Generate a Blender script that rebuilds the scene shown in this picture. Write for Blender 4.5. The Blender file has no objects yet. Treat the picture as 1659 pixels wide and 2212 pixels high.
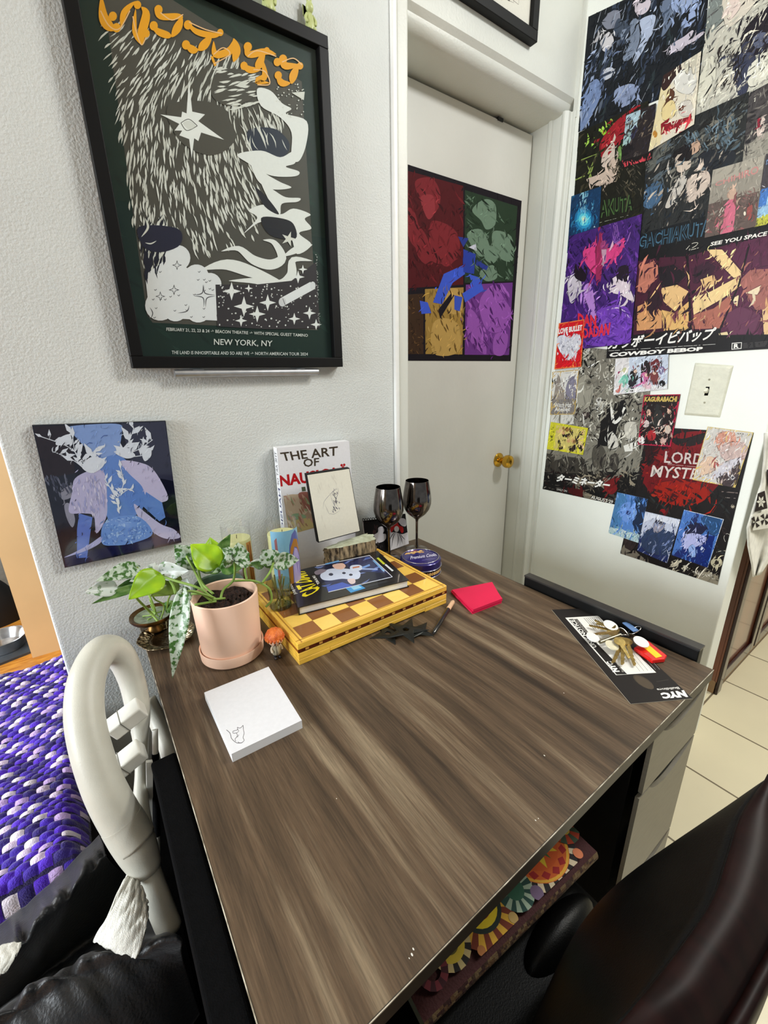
import bpy, bmesh, math, random
from mathutils import Vector, Matrix
random.seed(7)
S = bpy.context.scene
COL = S.collection
PI = math.pi
# ------------------------------------------------------------------ camera
F_PX, CX, CY = 916.2, 829.5, 1106.0
YAW, PITCH, ROLL = math.radians(54.785), math.radians(17.889), math.radians(1.1366)
fw = Vector((math.cos(YAW)*math.cos(PITCH), math.sin(YAW)*math.cos(PITCH), -math.sin(PITCH)))
rt0 = Vector((math.sin(YAW), -math.cos(YAW), 0)); dn0 = fw.cross(rt0)
rt = rt0*math.cos(ROLL) + dn0*math.sin(ROLL); dn = -rt0*math.sin(ROLL) + dn0*math.cos(ROLL)
EYE = Vector((0, 0, 1.30))
cd = bpy.data.cameras.new('camera'); cam = bpy.data.objects.new('camera', cd); COL.objects.link(cam)
cam.matrix_world = Matrix(((rt.x, -dn.x, -fw.x, EYE.x), (rt.y, -dn.y, -fw.y, EYE.y), (rt.z, -dn.z, -fw.z, EYE.z), (0, 0, 0, 1)))
cd.sensor_fit = 'HORIZONTAL'; cd.sensor_width = 36; cd.lens = F_PX/1659*36; cd.clip_start = 0.01
S.camera = cam
# ------------------------------------------------------------------ world, lights, exposure
S.view_settings.view_transform = 'Standard'; S.view_settings.look = 'None'
S.view_settings.gamma = 1; S.view_settings.use_curve_mapping = False
S.view_settings.exposure = 0.25
wd = bpy.data.worlds.new('world'); S.world = wd; wd.use_nodes = True
wd.node_tree.nodes['Background'].inputs[0].default_value = (0.87, 0.95, 1.0, 1)
wd.node_tree.nodes['Background'].inputs[1].default_value = 0.24
def area(name, loc, aim, sx, sy, power, col):
    d = bpy.data.lights.new(name, 'AREA'); d.shape = 'RECTANGLE'; d.size = sx; d.size_y = sy; d.energy = power; d.color = col
    o = bpy.data.objects.new(name, d); COL.objects.link(o); o.location = loc
    o.rotation_euler = (Vector(aim)-Vector(loc)).to_track_quat('-Z', 'Y').to_euler()
    return o
area('window_daylight', (-3.6, 0.30, 1.75), (1.6, 0.6, 1.2), 1.3, 1.5, 138, (0.86, 0.94, 1.0))
area('kitchen_ceiling_light', (2.5, -0.5, 2.6), (1.6, 0.3, 0.0), 0.5, 0.5, 32, (1.0, 0.965, 0.86))
area('room_ceiling_light', (1.57, -0.2, 2.7), (0.95, 0.7, 0.8), 0.28, 0.28, 20, (0.97, 0.99, 1.0))
area('next_room_window', (-2.4, 1.75, 1.8), (-0.35, 2.6, 0.6), 1.2, 1.2, 60, (0.95, 0.98, 1.0))
# ------------------------------------------------------------------ pixel rays used to read positions off the photo
def ray(x, y): return rt*((x-CX)/F_PX) + dn*((y-CY)/F_PX) + fw
def hit(x, y, ax, val):
    d = ray(x, y); return EYE + d*((val-EYE[ax])/d[ax])
YW, XR, ZT = 1.085, 1.60, 0.75
def B(x, y, Y=YW): return hit(x, y, 1, Y)
def W(x, y, X=XR): return hit(x, y, 0, X)
def T(x, y, z=ZT): return hit(x, y, 2, z)
def mpp(P): return (Vector(P)-EYE).dot(fw)/F_PX        # metres per pixel at a point
# ------------------------------------------------------------------ materials
def lin(c):
    r = []
    for v in c[:3]:
        v = v/255.0
        r.append(v/12.92 if v <= 0.04045 else ((v+0.055)/1.055)**2.4)
    return r
MATS = {}
def mat(name, c, rough=0.5, metal=0.0, noise=0.06, nscale=40.0, bump=0.0, bscale=200.0, stretch=None, spec=None, trans=0.0, c2=None, detail=3.0, coat=0.0, sheen=0.0):
    if name in MATS: return MATS[name]
    m = bpy.data.materials.new(name); m.use_nodes = True; nt = m.node_tree; N = nt.nodes; L = nt.links
    b = N['Principled BSDF']; b.inputs['Roughness'].default_value = rough; b.inputs['Metallic'].default_value = metal
    if spec is not None: b.inputs['Specular IOR Level'].default_value = spec
    if trans: b.inputs['Transmission Weight'].default_value = trans
    if coat: b.inputs['Coat Weight'].default_value = coat; b.inputs['Coat Roughness'].default_value = 0.08
    if sheen: b.inputs['Sheen Weight'].default_value = sheen
    a = lin(c); d = lin(c2) if c2 else [v*(1-2*noise) for v in a]
    if not c2: a = [min(1, v*(1+noise)) for v in a]
    tc = N.new('ShaderNodeTexCoord'); mp = N.new('ShaderNodeMapping'); L.new(tc.outputs['Object'], mp.inputs['Vector'])
    if stretch: mp.inputs['Scale'].default_value = stretch
    nz = N.new('ShaderNodeTexNoise'); nz.inputs['Scale'].default_value = nscale; nz.inputs['Detail'].default_value = detail
    L.new(mp.outputs['Vector'], nz.inputs['Vector'])
    rp = N.new('ShaderNodeValToRGB'); rp.color_ramp.elements[0].position = 0.35; rp.color_ramp.elements[1].position = 0.65
    rp.color_ramp.elements[0].color = (*d, 1); rp.color_ramp.elements[1].color = (*a, 1)
    L.new(nz.outputs['Fac'], rp.inputs['Fac']); L.new(rp.outputs['Color'], b.inputs['Base Color'])
    if bump:
        n2 = N.new('ShaderNodeTexNoise'); n2.inputs['Scale'].default_value = bscale; n2.inputs['Detail'].default_value = 4
        L.new(mp.outputs['Vector'], n2.inputs['Vector'])
        bp = N.new('ShaderNodeBump'); bp.inputs['Strength'].default_value = bump; bp.inputs['Distance'].default_value = 0.004
        L.new(n2.outputs['Fac'], bp.inputs['Height']); L.new(bp.outputs['Normal'], b.inputs['Normal'])
    MATS[name] = m; return m
def vmat(name, rough=0.5, bump=0.0, bscale=300, coat=0.0, spec=0.5, sheen=0.0):
    """pigment from the mesh's own face colours with a little grain"""
    if name in MATS: return MATS[name]
    m = bpy.data.materials.new(name); m.use_nodes = True; nt = m.node_tree; N = nt.nodes; L = nt.links
    b = N['Principled BSDF']; b.inputs['Roughness'].default_value = rough; b.inputs['Specular IOR Level'].default_value = spec
    if coat: b.inputs['Coat Weight'].default_value = coat; b.inputs['Coat Roughness'].default_value = 0.05
    if sheen: b.inputs['Sheen Weight'].default_value = sheen
    at = N.new('ShaderNodeAttribute'); at.attribute_name = 'pigment'
    tc = N.new('ShaderNodeTexCoord'); nz = N.new('ShaderNodeTexNoise'); nz.inputs['Scale'].default_value = 160
    L.new(tc.outputs['Object'], nz.inputs['Vector'])
    mx = N.new('ShaderNodeMix'); mx.data_type = 'RGBA'; mx.blend_type = 'MULTIPLY'; mx.inputs['Factor'].default_value = 0.10
    L.new(at.outputs['Color'], mx.inputs['A']); L.new(nz.outputs['Fac'], mx.inputs['B']); L.new(mx.outputs['Result'], b.inputs['Base Color'])
    if bump:
        n2 = N.new('ShaderNodeTexNoise'); n2.inputs['Scale'].default_value = bscale; L.new(tc.outputs['Object'], n2.inputs['Vector'])
        bp = N.new('ShaderNodeBump'); bp.inputs['Strength'].default_value = bump; bp.inputs['Distance'].default_value = 0.003
        L.new(n2.outputs['Fac'], bp.inputs['Height']); L.new(bp.outputs['Normal'], b.inputs['Normal'])
    MATS[name] = m; return m
def glassmat(name, tint=(255, 255, 255), refl=0.12, rough=0.02, edge=0.5):
    if name in MATS: return MATS[name]
    m = bpy.data.materials.new(name); m.use_nodes = True; nt = m.node_tree; N = nt.nodes; L = nt.links
    for n in list(N):
        if n.type == 'BSDF_PRINCIPLED': N.remove(n)
    out = [n for n in N if n.type == 'OUTPUT_MATERIAL'][0]
    t = N.new('ShaderNodeBsdfTransparent'); t.inputs[0].default_value = (*lin(tint), 1)
    g = N.new('ShaderNodeBsdfGlossy'); g.inputs['Roughness'].default_value = rough
    lw = N.new('ShaderNodeLayerWeight'); lw.inputs[0].default_value = 0.5
    pw = N.new('ShaderNodeMath'); pw.operation = 'POWER'; pw.inputs[1].default_value = 4.0; L.new(lw.outputs['Facing'], pw.inputs[0])
    mt = N.new('ShaderNodeMath'); mt.operation = 'MULTIPLY_ADD'; mt.inputs[1].default_value = edge; mt.inputs[2].default_value = refl*0.3; mt.use_clamp = True
    L.new(pw.outputs[0], mt.inputs[0])
    mx = N.new('ShaderNodeMixShader'); L.new(mt.outputs[0], mx.inputs[0]); L.new(t.outputs[0], mx.inputs[1]); L.new(g.outputs[0], mx.inputs[2])
    L.new(mx.outputs[0], out.inputs['Surface']); MATS[name] = m; return m
PAPER = vmat('printed_paper', 0.45, spec=0.18); MATTE = vmat('printed_matte', 0.7, spec=0.15); GLOSSY = vmat('printed_gloss', 0.25, coat=0.3)
BLACKF = mat('black_frame_wood', (9, 8, 8), 0.5, spec=0.2)
# ------------------------------------------------------------------ mesh builder
def wloc(o):
    v = Vector((0, 0, 0))
    while o is not None: v += o.location; o = o.parent
    return v
class M:
    def __init__(s): s.v = []; s.f = []; s.c = []; s.m = []
    def add(s, vs, fs, c=None, mi=0):
        k = len(s.v); s.v += [Vector(p) for p in vs]
        for f in fs: s.f.append([i+k for i in f]); s.c.append(c); s.m.append(mi)
        return s
    def box(s, lo, hi, c=None, mi=0, R=None, piv=None):
        x0, y0, z0 = lo; x1, y1, z1 = hi
        vs = [Vector(p) for p in ((x0,y0,z0),(x1,y0,z0),(x1,y1,z0),(x0,y1,z0),(x0,y0,z1),(x1,y0,z1),(x1,y1,z1),(x0,y1,z1))]
        if R is not None:
            pv = Vector(piv) if piv is not None else (vs[0]+vs[6])/2
            vs = [R @ (p-pv) + pv for p in vs]
        return s.add(vs, [(0,3,2,1),(4,5,6,7),(0,1,5,4),(1,2,6,5),(2,3,7,6),(3,0,4,7)], c, mi)
    def hexa(s, bot, top, c=None, mi=0):
        return s.add(list(bot)+list(top), [(3,2,1,0),(4,5,6,7),(0,1,5,4),(1,2,6,5),(2,3,7,6),(3,0,4,7)], c, mi)
    def prism(s, pts, d, c=None, mi=0):
        n = len(pts); d = Vector(d); a = [Vector(p) for p in pts]
        return s.add(a+[p+d for p in a], [list(range(n))[::-1], list(range(n, 2*n))]+[(i, (i+1) % n, (i+1) % n+n, i+n) for i in range(n)], c, mi)
    def lathe(s, prof, ctr, seg=40, c=None, mi=0, sx=1, sy=1, R=None, a0=0.0):
        ctr = Vector(ctr); vs = []; n = len(prof)
        for i in range(seg):
            a = a0+2*PI*i/seg
            for r, z in prof:
                p = Vector((r*math.cos(a)*sx, r*math.sin(a)*sy, z)); vs.append(ctr + (R @ p if R is not None else p))
        fs = []
        for i in range(seg):
            j = (i+1) % seg
            for k in range(n-1): fs.append((i*n+k, j*n+k, j*n+k+1, i*n+k+1))
        s.add(vs, fs, c, mi)
        return s
    def tube(s, pts, rad, seg=10, c=None, mi=0, cap=True, flat=1.0):
        P = [Vector(p) for p in pts]; n = len(P); vs = []
        up = None
        for i in range(n):
            t = (P[min(i+1, n-1)]-P[max(i-1, 0)]).normalized()
            if up is None:
                up = Vector((0, 0, 1)) if abs(t.z) < 0.9 else Vector((1, 0, 0))
            u = (up - t*up.dot(t)).normalized(); w = t.cross(u); up = u
            r = rad[i] if isinstance(rad, (list, tuple)) else rad
            for k in range(seg):
                a = 2*PI*k/seg; vs.append(P[i] + u*(r*math.cos(a)*flat) + w*(r*math.sin(a)))
        fs = [(i*seg+k, i*seg+(k+1) % seg, (i+1)*seg+(k+1) % seg, (i+1)*seg+k) for i in range(n-1) for k in range(seg)]
        if cap: fs += [list(range(seg))[::-1], list(range((n-1)*seg, n*seg))]
        return s.add(vs, fs, c, mi)
    def ball(s, ctr, r, seg=16, ring=10, c=None, mi=0):
        if not isinstance(r, (tuple, list)): r = (r, r, r)
        prof = [(math.sin(PI*k/ring), -math.cos(PI*k/ring)) for k in range(ring+1)]
        vs = []; fs = []
        for i in range(seg):
            a = 2*PI*i/seg
            for q, z in prof: vs.append(Vector(ctr)+Vector((q*math.cos(a)*r[0], q*math.sin(a)*r[1], z*r[2])))
        n = ring+1
        for i in range(seg):
            j = (i+1) % seg
            for k in range(ring): fs.append((i*n+k, j*n+k, j*n+k+1, i*n+k+1))
        return s.add(vs, fs, c, mi)
    def grid(s, fn, nu, nv, c=None, mi=0, cf=None):
        vs = [fn(i/nu, j/nv) for i in range(nu+1) for j in range(nv+1)]
        k = len(s.v); s.v += [Vector(p) for p in vs]; n = nv+1
        for i in range(nu):
            for j in range(nv):
                s.f.append([k+i*n+j, k+(i+1)*n+j, k+(i+1)*n+j+1, k+i*n+j+1]); s.c.append(cf(i, j) if cf else c); s.m.append(mi)
        return s
    def build(s, name, mats, parent=None, smooth=None, bevel=0.0, sub=0, solid=0.0, label=None, weld=False):
        me = bpy.data.meshes.new(name); off = wloc(parent)
        me.from_pydata([p-off for p in s.v], [], s.f)
        if not isinstance(mats, (list, tuple)): mats = [mats]
        for m in mats: me.materials.append(m)
        if len(mats) > 1: me.polygons.foreach_set('material_index', s.m)
        if any(c is not None for c in s.c):
            at = me.color_attributes.new('pigment', 'FLOAT_COLOR', 'CORNER'); dat = []
            for f, c in zip(s.f, s.c):
                q = lin(c or (128, 128, 128)); dat += [q[0], q[1], q[2], 1.0]*len(f)
            at.data.foreach_set('color', dat)
        if weld:
            bm = bmesh.new(); bm.from_mesh(me); bmesh.ops.remove_doubles(bm, verts=bm.verts, dist=1e-5)
            bmesh.ops.recalc_face_normals(bm, faces=bm.faces); bm.to_mesh(me); bm.free()
        me.update()
        if smooth is not None:
            me.shade_smooth()
            if smooth > 0: me.set_sharp_from_angle(angle=math.radians(smooth))
        o = bpy.data.objects.new(name, me); COL.objects.link(o)
        if parent is not None: o.parent = parent
        if solid:
            q = o.modifiers.new('solid', 'SOLIDIFY'); q.thickness = solid; q.offset = 0
        if bevel:
            q = o.modifiers.new('bevel', 'BEVEL'); q.width = bevel; q.segments = 3; q.limit_method = 'ANGLE'; q.angle_limit = math.radians(40)
        if sub:
            q = o.modifiers.new('sub', 'SUBSURF'); q.levels = sub; q.render_levels = sub
        if label: o['label'] = label
        return o
def tag(o, label, cat, group=None):
    o['label'] = label; o['category'] = cat
    if group: o['group'] = group
    return o
def thing(name, label, cat, loc, group=None):
    o = bpy.data.objects.new(name, None); COL.objects.link(o); o.location = loc; o.empty_display_size = 0.05
    return tag(o, label, cat, group)
def struct(o): o['kind'] = 'structure'; return o
def smoothpts(pts, n=8, closed=False):
    P = [Vector(p) for p in pts]; out = []; m = len(P)
    rng = range(m) if closed else range(m-1)
    for i in rng:
        if closed: a, b, c, d = P[(i-1) % m], P[i], P[(i+1) % m], P[(i+2) % m]
        else: a, b, c, d = P[max(i-1, 0)], P[i], P[i+1], P[min(i+2, m-1)]
        for k in range(n):
            t = k/n
            out.append(0.5*((2*b)+(c-a)*t+(2*a-5*b+4*c-d)*t*t+(3*b-a-3*c+d)*t**3))
    if not closed: out.append(P[-1])
    return out
# ------------------------------------------------------------------ printed artwork: flat inked shapes on a thin sheet
def inpoly(p, poly):
    x, y = p[0], p[1]; r = False; n = len(poly)
    for i in range(n):
        a, b = poly[i], poly[(i+1) % n]
        if (a[1] > y) != (b[1] > y) and x < (b[0]-a[0])*(y-a[1])/(b[1]-a[1])+a[0]: r = not r
    return r
def area2(p): return sum(p[i][0]*p[(i+1) % len(p)][1]-p[(i+1) % len(p)][0]*p[i][1] for i in range(len(p)))
def clip(sub, win):
    sgn = 1 if area2(win) > 0 else -1; out = [tuple(p[:2]) for p in sub]
    for i in range(len(win)):
        a, b = win[i], win[(i+1) % len(win)]; src = out; out = []
        def side(p): return sgn*((b[0]-a[0])*(p[1]-a[1])-(b[1]-a[1])*(p[0]-a[0]))
        for k in range(len(src)):
            p, q = src[k], src[(k+1) % len(src)]; sp, sq = side(p), side(q)
            if sp >= 0: out.append(p)
            if (sp >= 0) != (sq >= 0):
                t = sp/(sp-sq); out.append((p[0]+(q[0]-p[0])*t, p[1]+(q[1]-p[1])*t))
        if len(out) < 3: return []
    return out
TEXTS = {}
def text_faces(s, bold=0.0, shear=0.0):
    key = (s, bold, shear)
    if key in TEXTS: return TEXTS[key]
    cu = bpy.data.curves.new('t', 'FONT'); cu.body = s; cu.size = 1; cu.resolution_u = 2; cu.offset = bold; cu.shear = shear
    o = bpy.data.objects.new('t', cu); COL.objects.link(o)
    dg = bpy.context.evaluated_depsgraph_get(); dg.update()
    me = bpy.data.meshes.new_from_object(o.evaluated_get(dg))
    vs = [(v.co.x, v.co.y) for v in me.vertices]; fs = [list(p.vertices) for p in me.polygons]
    bpy.data.objects.remove(o); bpy.data.curves.remove(cu); bpy.data.meshes.remove(me)
    if vs:
        x0 = min(v[0] for v in vs); x1 = max(v[0] for v in vs); y0 = min(v[1] for v in vs); y1 = max(v[1] for v in vs)
        vs = [((v[0]-x0)/max(x1-x0, 1e-6), (v[1]-y0)/max(y1-y0, 1e-6)) for v in vs]
    TEXTS[key] = (vs, fs); return TEXTS[key]
class Art:
    """fn(x, y) -> point on the sheet; nrm lifts each ink layer a hair"""
    def __init__(s, win, fn, nrm, base, thick=0.0006, edge=None, tr=None):
        s.tr = tr or (lambda x, y: (x, y)); s.win = [s.tr(*p) for p in win]; s.fn = fn; s.n = Vector(nrm); s.m = M(); s.k = 0; s.ink = None; s.rec = []; s.later = []; s.base = base
        a = [fn(*p) for p in s.win]; n = len(a); bk = [p-s.n*thick for p in a]
        s.m.add(a, [list(range(n))], base)
        s.m.add(a+bk, [(i, (i+1) % n, (i+1) % n+n, i+n) for i in range(n)], edge or base); s.m.add(bk, [list(range(n))[::-1]], (225, 225, 220))
    def raw(s, p, c):
        if len(p) < 3: return
        s.k += 1; o = s.n*(2e-5+1.6e-6*s.k)
        s.m.add([s.fn(*q)+o for q in p], [list(range(len(p)))], c)
    def poly(s, pts, c, local=False):
        p = clip(pts if local else [s.tr(*q) for q in pts], s.win)
        if len(p) >= 3: s.rec.append((p, c, min(q[0] for q in p), max(q[0] for q in p), min(q[1] for q in p), max(q[1] for q in p)))
        s.raw(p, c)
    def blob(s, pts, c, n=5):
        P = [(v.x, v.y) for v in smoothpts([(p[0], p[1], 0) for p in pts], n, True)]
        s.poly(P, c)
        if s.ink:
            k = 0; R = random.Random(int(P[0][0]*7+P[0][1]))
            while k < len(P)-3:
                l = R.randint(4, 9); s.line((P+P)[k:k+l], R.uniform(2, 5), s.ink, taper=True, sm=False); k += l+R.randint(-1, 2)
    def ell(s, cx, cy, rx, ry, c, n=14, rot=0.0):
        s.poly([(cx+rx*math.cos(a)*math.cos(rot)-ry*math.sin(a)*math.sin(rot), cy+rx*math.cos(a)*math.sin(rot)+ry*math.sin(a)*math.cos(rot)) for a in [2*PI*i/n for i in range(n)]], c)
    def star(s, cx, cy, r, c, pts=4, inner=0.28, rot=0.0):
        s.poly([(cx+(r if i % 2 == 0 else r*inner)*math.cos(rot+PI*i/pts), cy+(r if i % 2 == 0 else r*inner)*math.sin(rot+PI*i/pts)) for i in range(2*pts)], c)
    def line(s, pts, w, c, taper=False, sm=True):
        P = smoothpts([(p[0], p[1], 0) for p in pts], 5) if sm and len(pts) > 2 else [Vector((p[0], p[1], 0)) for p in pts]
        n = len(P); L = []; Rr = []
        for i in range(n):
            t = P[min(i+1, n-1)]-P[max(i-1, 0)]
            if t.length < 1e-9: t = Vector((1, 0, 0))
            t.normalize(); q = Vector((-t.y, t.x, 0)); h = w/2*(math.sin(PI*(i+0.15)/(n-0.7)) if taper else 1)
            L.append(P[i]+q*h); Rr.append(P[i]-q*h)
        for i in range(n-1):
            if i == 0: s.k += 1
            pl = clip([s.tr(v.x, v.y) for v in (L[i], L[i+1], Rr[i+1], Rr[i])], s.win)
            if len(pl) >= 3: s.m.add([s.fn(*q)+s.n*(2e-5+1.6e-6*s.k) for q in pl], [list(range(len(pl)))], c)
    def strokes(s, n, region, ang, ln, wd, cols, jit=12, bend=0.12, seed=None):
        R = random.Random(seed if seed is not None else n)
        xs = [p[0] for p in region]; ys = [p[1] for p in region]; done = 0; tries = 0
        while done < n and tries < n*20:
            tries += 1; x, y = R.uniform(min(xs), max(xs)), R.uniform(min(ys), max(ys))
            if not inpoly((x, y), region): continue
            a = math.radians((ang(x, y) if callable(ang) else ang)+R.uniform(-jit, jit)); l = R.uniform(*ln); w = R.uniform(*wd)
            dx, dy = math.cos(a), math.sin(a); nx, ny = -dy, dx; bd = R.uniform(-bend, bend)*l
            pts = [(-.5, 0), (-.2, .5), (.15, .5), (.5, 0), (.15, -.5), (-.2, -.5)]
            s.poly([(x+dx*l*u+nx*(w*v+bd*(1-4*u*u)), y+dy*l*u+ny*(w*v+bd*(1-4*u*u))) for u, v in pts], R.choice(cols)); done += 1
    def brush(s, n, sz, seed=1, jit=0.22, base_ang=115):
        """loose brushwork: short strokes that carry a nearby shape's pigment across its edge"""
        R = random.Random(seed); xs = [p[0] for p in s.win]; ys = [p[1] for p in s.win]; rec = list(s.rec)
        for _ in range(n):
            x, y = R.uniform(min(xs), max(xs)), R.uniform(min(ys), max(ys))
            if not inpoly((x, y), s.win): continue
            qx, qy = x+R.gauss(0, sz*.8), y+R.gauss(0, sz*.8); c = s.base
            for p, cc, a0, a1, b0, b1 in reversed(rec):
                if a0 <= qx <= a1 and b0 <= qy <= b1 and inpoly((qx, qy), p): c = cc; break
            f = 1+R.uniform(-jit, jit*1.2); c = tuple(max(0, min(255, v*f)) for v in c)
            a = math.radians(base_ang+R.uniform(-40, 40)); l = sz*R.uniform(.7, 2.8); w = sz*R.uniform(.12, .34); dx, dy = math.cos(a), math.sin(a); bd = R.uniform(-.25, .25)*l
            s.raw(clip([(x+dx*l*u-dy*(w*v+bd*(1-4*u*u)), y+dy*l*u+dx*(w*v+bd*(1-4*u*u))) for u, v in ((-.5, 0), (-.2, .5), (.15, .5), (.5, 0), (.15, -.5), (-.2, -.5))], s.win), c)
    def text(s, t, tl, tr, br, bl, c, bold=0.012, shear=0.0, noclip=False, now=False):
        if not now: s.later.append((t, tl, tr, br, bl, c, bold, shear, noclip)); return
        vs, fs = text_faces(t, bold, shear); s.k += 1; q = [Vector((*s.tr(*p), 0)) for p in (tl, tr, br, bl)]
        P = []
        for u, v in vs:
            top = q[0].lerp(q[1], u); bot = q[3].lerp(q[2], u); P.append(bot.lerp(top, v))
        o = s.n*(5e-5+1.6e-6*s.k)
        for f in fs:
            pl = [(P[i].x, P[i].y) for i in f]
            if not noclip: pl = clip(pl, s.win)
            if len(pl) >= 3: s.m.add([s.fn(*p)+o for p in pl], [list(range(len(pl)))], c)
    def build(s, name, m=None, parent=None, label=None):
        for q in s.later: s.text(*q, now=True)
        return s.m.build(name, m or PAPER, parent, label=label)
# ================================================================== SETTING
PLASTER = mat('painted_plaster', (208, 211, 208), 0.55, noise=0.02, nscale=6, bump=0.42, bscale=210)
PLAIN = mat('white_paint', (214, 215, 206), 0.42, noise=0.015, nscale=5, bump=0.15, bscale=160)
SMOOTHW = mat('smooth_wall_paint', (236, 238, 230), 0.5, noise=0.012, nscale=5, bump=0.12, bscale=220)
# tile floor
tm = bpy.data.materials.new('floor_tile'); tm.use_nodes = True; nt = tm.node_tree
bt = nt.nodes.new('ShaderNodeTexBrick'); bt.offset = 0; bt.inputs['Scale'].default_value = 1
bt.inputs['Brick Width'].default_value = 0.305; bt.inputs['Row Height'].default_value = 0.305; bt.inputs['Mortar Size'].default_value = 0.0035
bt.inputs['Color1'].default_value = (*lin((226, 216, 186)), 1); bt.inputs['Color2'].default_value = (*lin((218, 207, 176)), 1); bt.inputs['Mortar'].default_value = (*lin((120, 108, 88)), 1)
tc = nt.nodes.new('ShaderNodeTexCoord'); mp = nt.nodes.new('ShaderNodeMapping'); mp.inputs['Location'].default_value = (-(1.783-0.305*6), -(0.40-0.305*2), 0)
nt.links.new(tc.outputs['Object'], mp.inputs['Vector']); nt.links.new(mp.outputs['Vector'], bt.inputs['Vector'])
nz = nt.nodes.new('ShaderNodeTexNoise'); nz.inputs['Scale'].default_value = 9; nz.inputs['Detail'].default_value = 5
mx = nt.nodes.new('ShaderNodeMix'); mx.data_type = 'RGBA'; mx.blend_type = 'MULTIPLY'; mx.inputs['Factor'].default_value = 0.25
nt.links.new(bt.outputs['Color'], mx.inputs['A']); nt.links.new(nz.outputs['Fac'], mx.inputs['B'])
nt.links.new(mx.outputs['Result'], nt.nodes['Principled BSDF'].inputs['Base Color']); nt.nodes['Principled BSDF'].inputs['Roughness'].default_value = 0.35
struct(M().box((0.0, -2.6, -0.1), (4.6, 1.2, 0.0)).build('floor', tm))
HARD = mat('honey_hardwood', (214, 150, 62), 0.35, noise=0.2, nscale=4, stretch=(3, 14, 1), c2=(176, 108, 34), detail=6)
struct(M().box((-4.2, -2.6, -0.1), (0.0, 6.0, 0.0)).build('floor', HARD))
struct(M().box((-4.2, -2.6, 2.75), (4.6, 6.0, 2.85)).build('ceiling', PLAIN))
# back wall: left of the doorway, and the header over it (rounded lower edge)
wb = M().box((-0.128, YW, 0), (0.83, YW+0.115, 2.75))
struct(wb.build('wall_back', PLASTER, bevel=0.006))
hd = [(0.0, 2.75), (0.0, 2.185)] + [(0.012+0.03*(1-math.cos(a)), 2.185-0.012-0.030*math.sin(a)) for a in [i*PI/12 for i in range(0, 7)]] + [(0.16, 2.139), (0.16, 2.75)]
struct(M().prism([(0.83, YW+a, b) for a, b in hd], (1.66-0.83, 0, 0)).build('wall_back_header', PLAIN, smooth=35))
struct(M().box((0.826, YW-0.006, 0), (0.866, YW+0.20, 2.74)).build('trim_1', PLAIN, bevel=0.006))
struct(M().box((0.812, YW-0.009, 0), (0.829, YW+0.02, 2.74)).build('trim_2', mat('bead_highlight_white', (236, 236, 232), 0.3, noise=0.01), bevel=0.005))  # corner bead with its highlight painted in as a lighter white
# right jamb with its stepped moulding
pr = [(1.572, 1.255), (1.572, 1.165), (1.566, 1.158), (1.566, 1.148), (1.573, 1.142), (1.573, 1.112), (1.565, 1.104), (1.565, 1.096), (1.577, 1.088), (1.592, 1.088), (1.592, 1.075), (1.605, 1.075), (1.66, 1.075), (1.66, 1.255)]
struct(M().prism([(x, y, 0) for x, y in pr], (0, 0, 2.15)).build('trim_3', PLAIN, bevel=0.002))
struct(M().box((1.594, 1.072, 2.13), (1.66, 1.085, 2.74)).build('trim_4', PLAIN))
# door
d1 = bpy.data.objects.new('door_1', None); COL.objects.link(d1); d1.location = (1.18, 1.225, 0); struct(d1)
M().box((0.80, 1.225, 0.01), (1.568, 1.262, 2.128)).build('door_panel', mat('door_paint', (214, 212, 202), 0.45, noise=0.02, nscale=4, bump=0.1, bscale=60), d1, bevel=0.003)
BRASS = mat('polished_brass', (205, 160, 60), 0.16, 1.0, noise=0.04)
kx, kz = 1.492, 0.932
Rk = Matrix.Rotation(PI/2, 3, 'X')
kb = M().lathe([(0.0, 0), (0.031, 0), (0.031, 0.004), (0.024, 0.010), (0.013, 0.014), (0.012, 0.026), (0.016, 0.032), (0.026, 0.040), (0.029, 0.052), (0.026, 0.064), (0.016, 0.071), (0, 0.073)], (kx, 1.225, kz), 32, R=Rk)
kb.build('knob', BRASS, d1, smooth=40, label='brass round doorknob')
struct(M().box((0.83, 1.30, 0), (1.66, 1.33, 2.74)).build('wall_behind_door', PLAIN))
# right wall
struct(M().box((XR, 0.362, 0), (XR+0.085, 1.086, 2.75)).build('wall_right', SMOOTHW, bevel=0.004))
struct(M().box((XR+0.07, 1.2, 0), (4.6, 1.3, 2.75)).build('wall_kitchen', PLAIN))
struct(M().box((4.5, -2.6, 0), (4.6, 1.3, 2.75)).build('wall_kitchen_far', PLAIN))
struct(M().box((XR+0.02, 0.44, 0.0), (4.5, 0.54, 2.75)).build('wall_kitchen_front', PLAIN))
struct(M().box((-4.2, 5.0, 0), (0.9, 5.1, 2.75)).build('wall_far_room', mat('far_room_white', (232, 234, 236), 0.6, noise=0.01)))
struct(M().box((-4.3, -2.6, 0), (-4.2, 5.1, 2.75)).build('wall_left', PLAIN))
p = B(80, 1415, 2.49)
struct(M().box((-0.402, 2.47, 0), (-0.10, 2.53, 2.3)).build('trim_5', mat('tan_painted_jamb', (214, 180, 132), 0.5, noise=0.03, nscale=4)))

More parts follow.
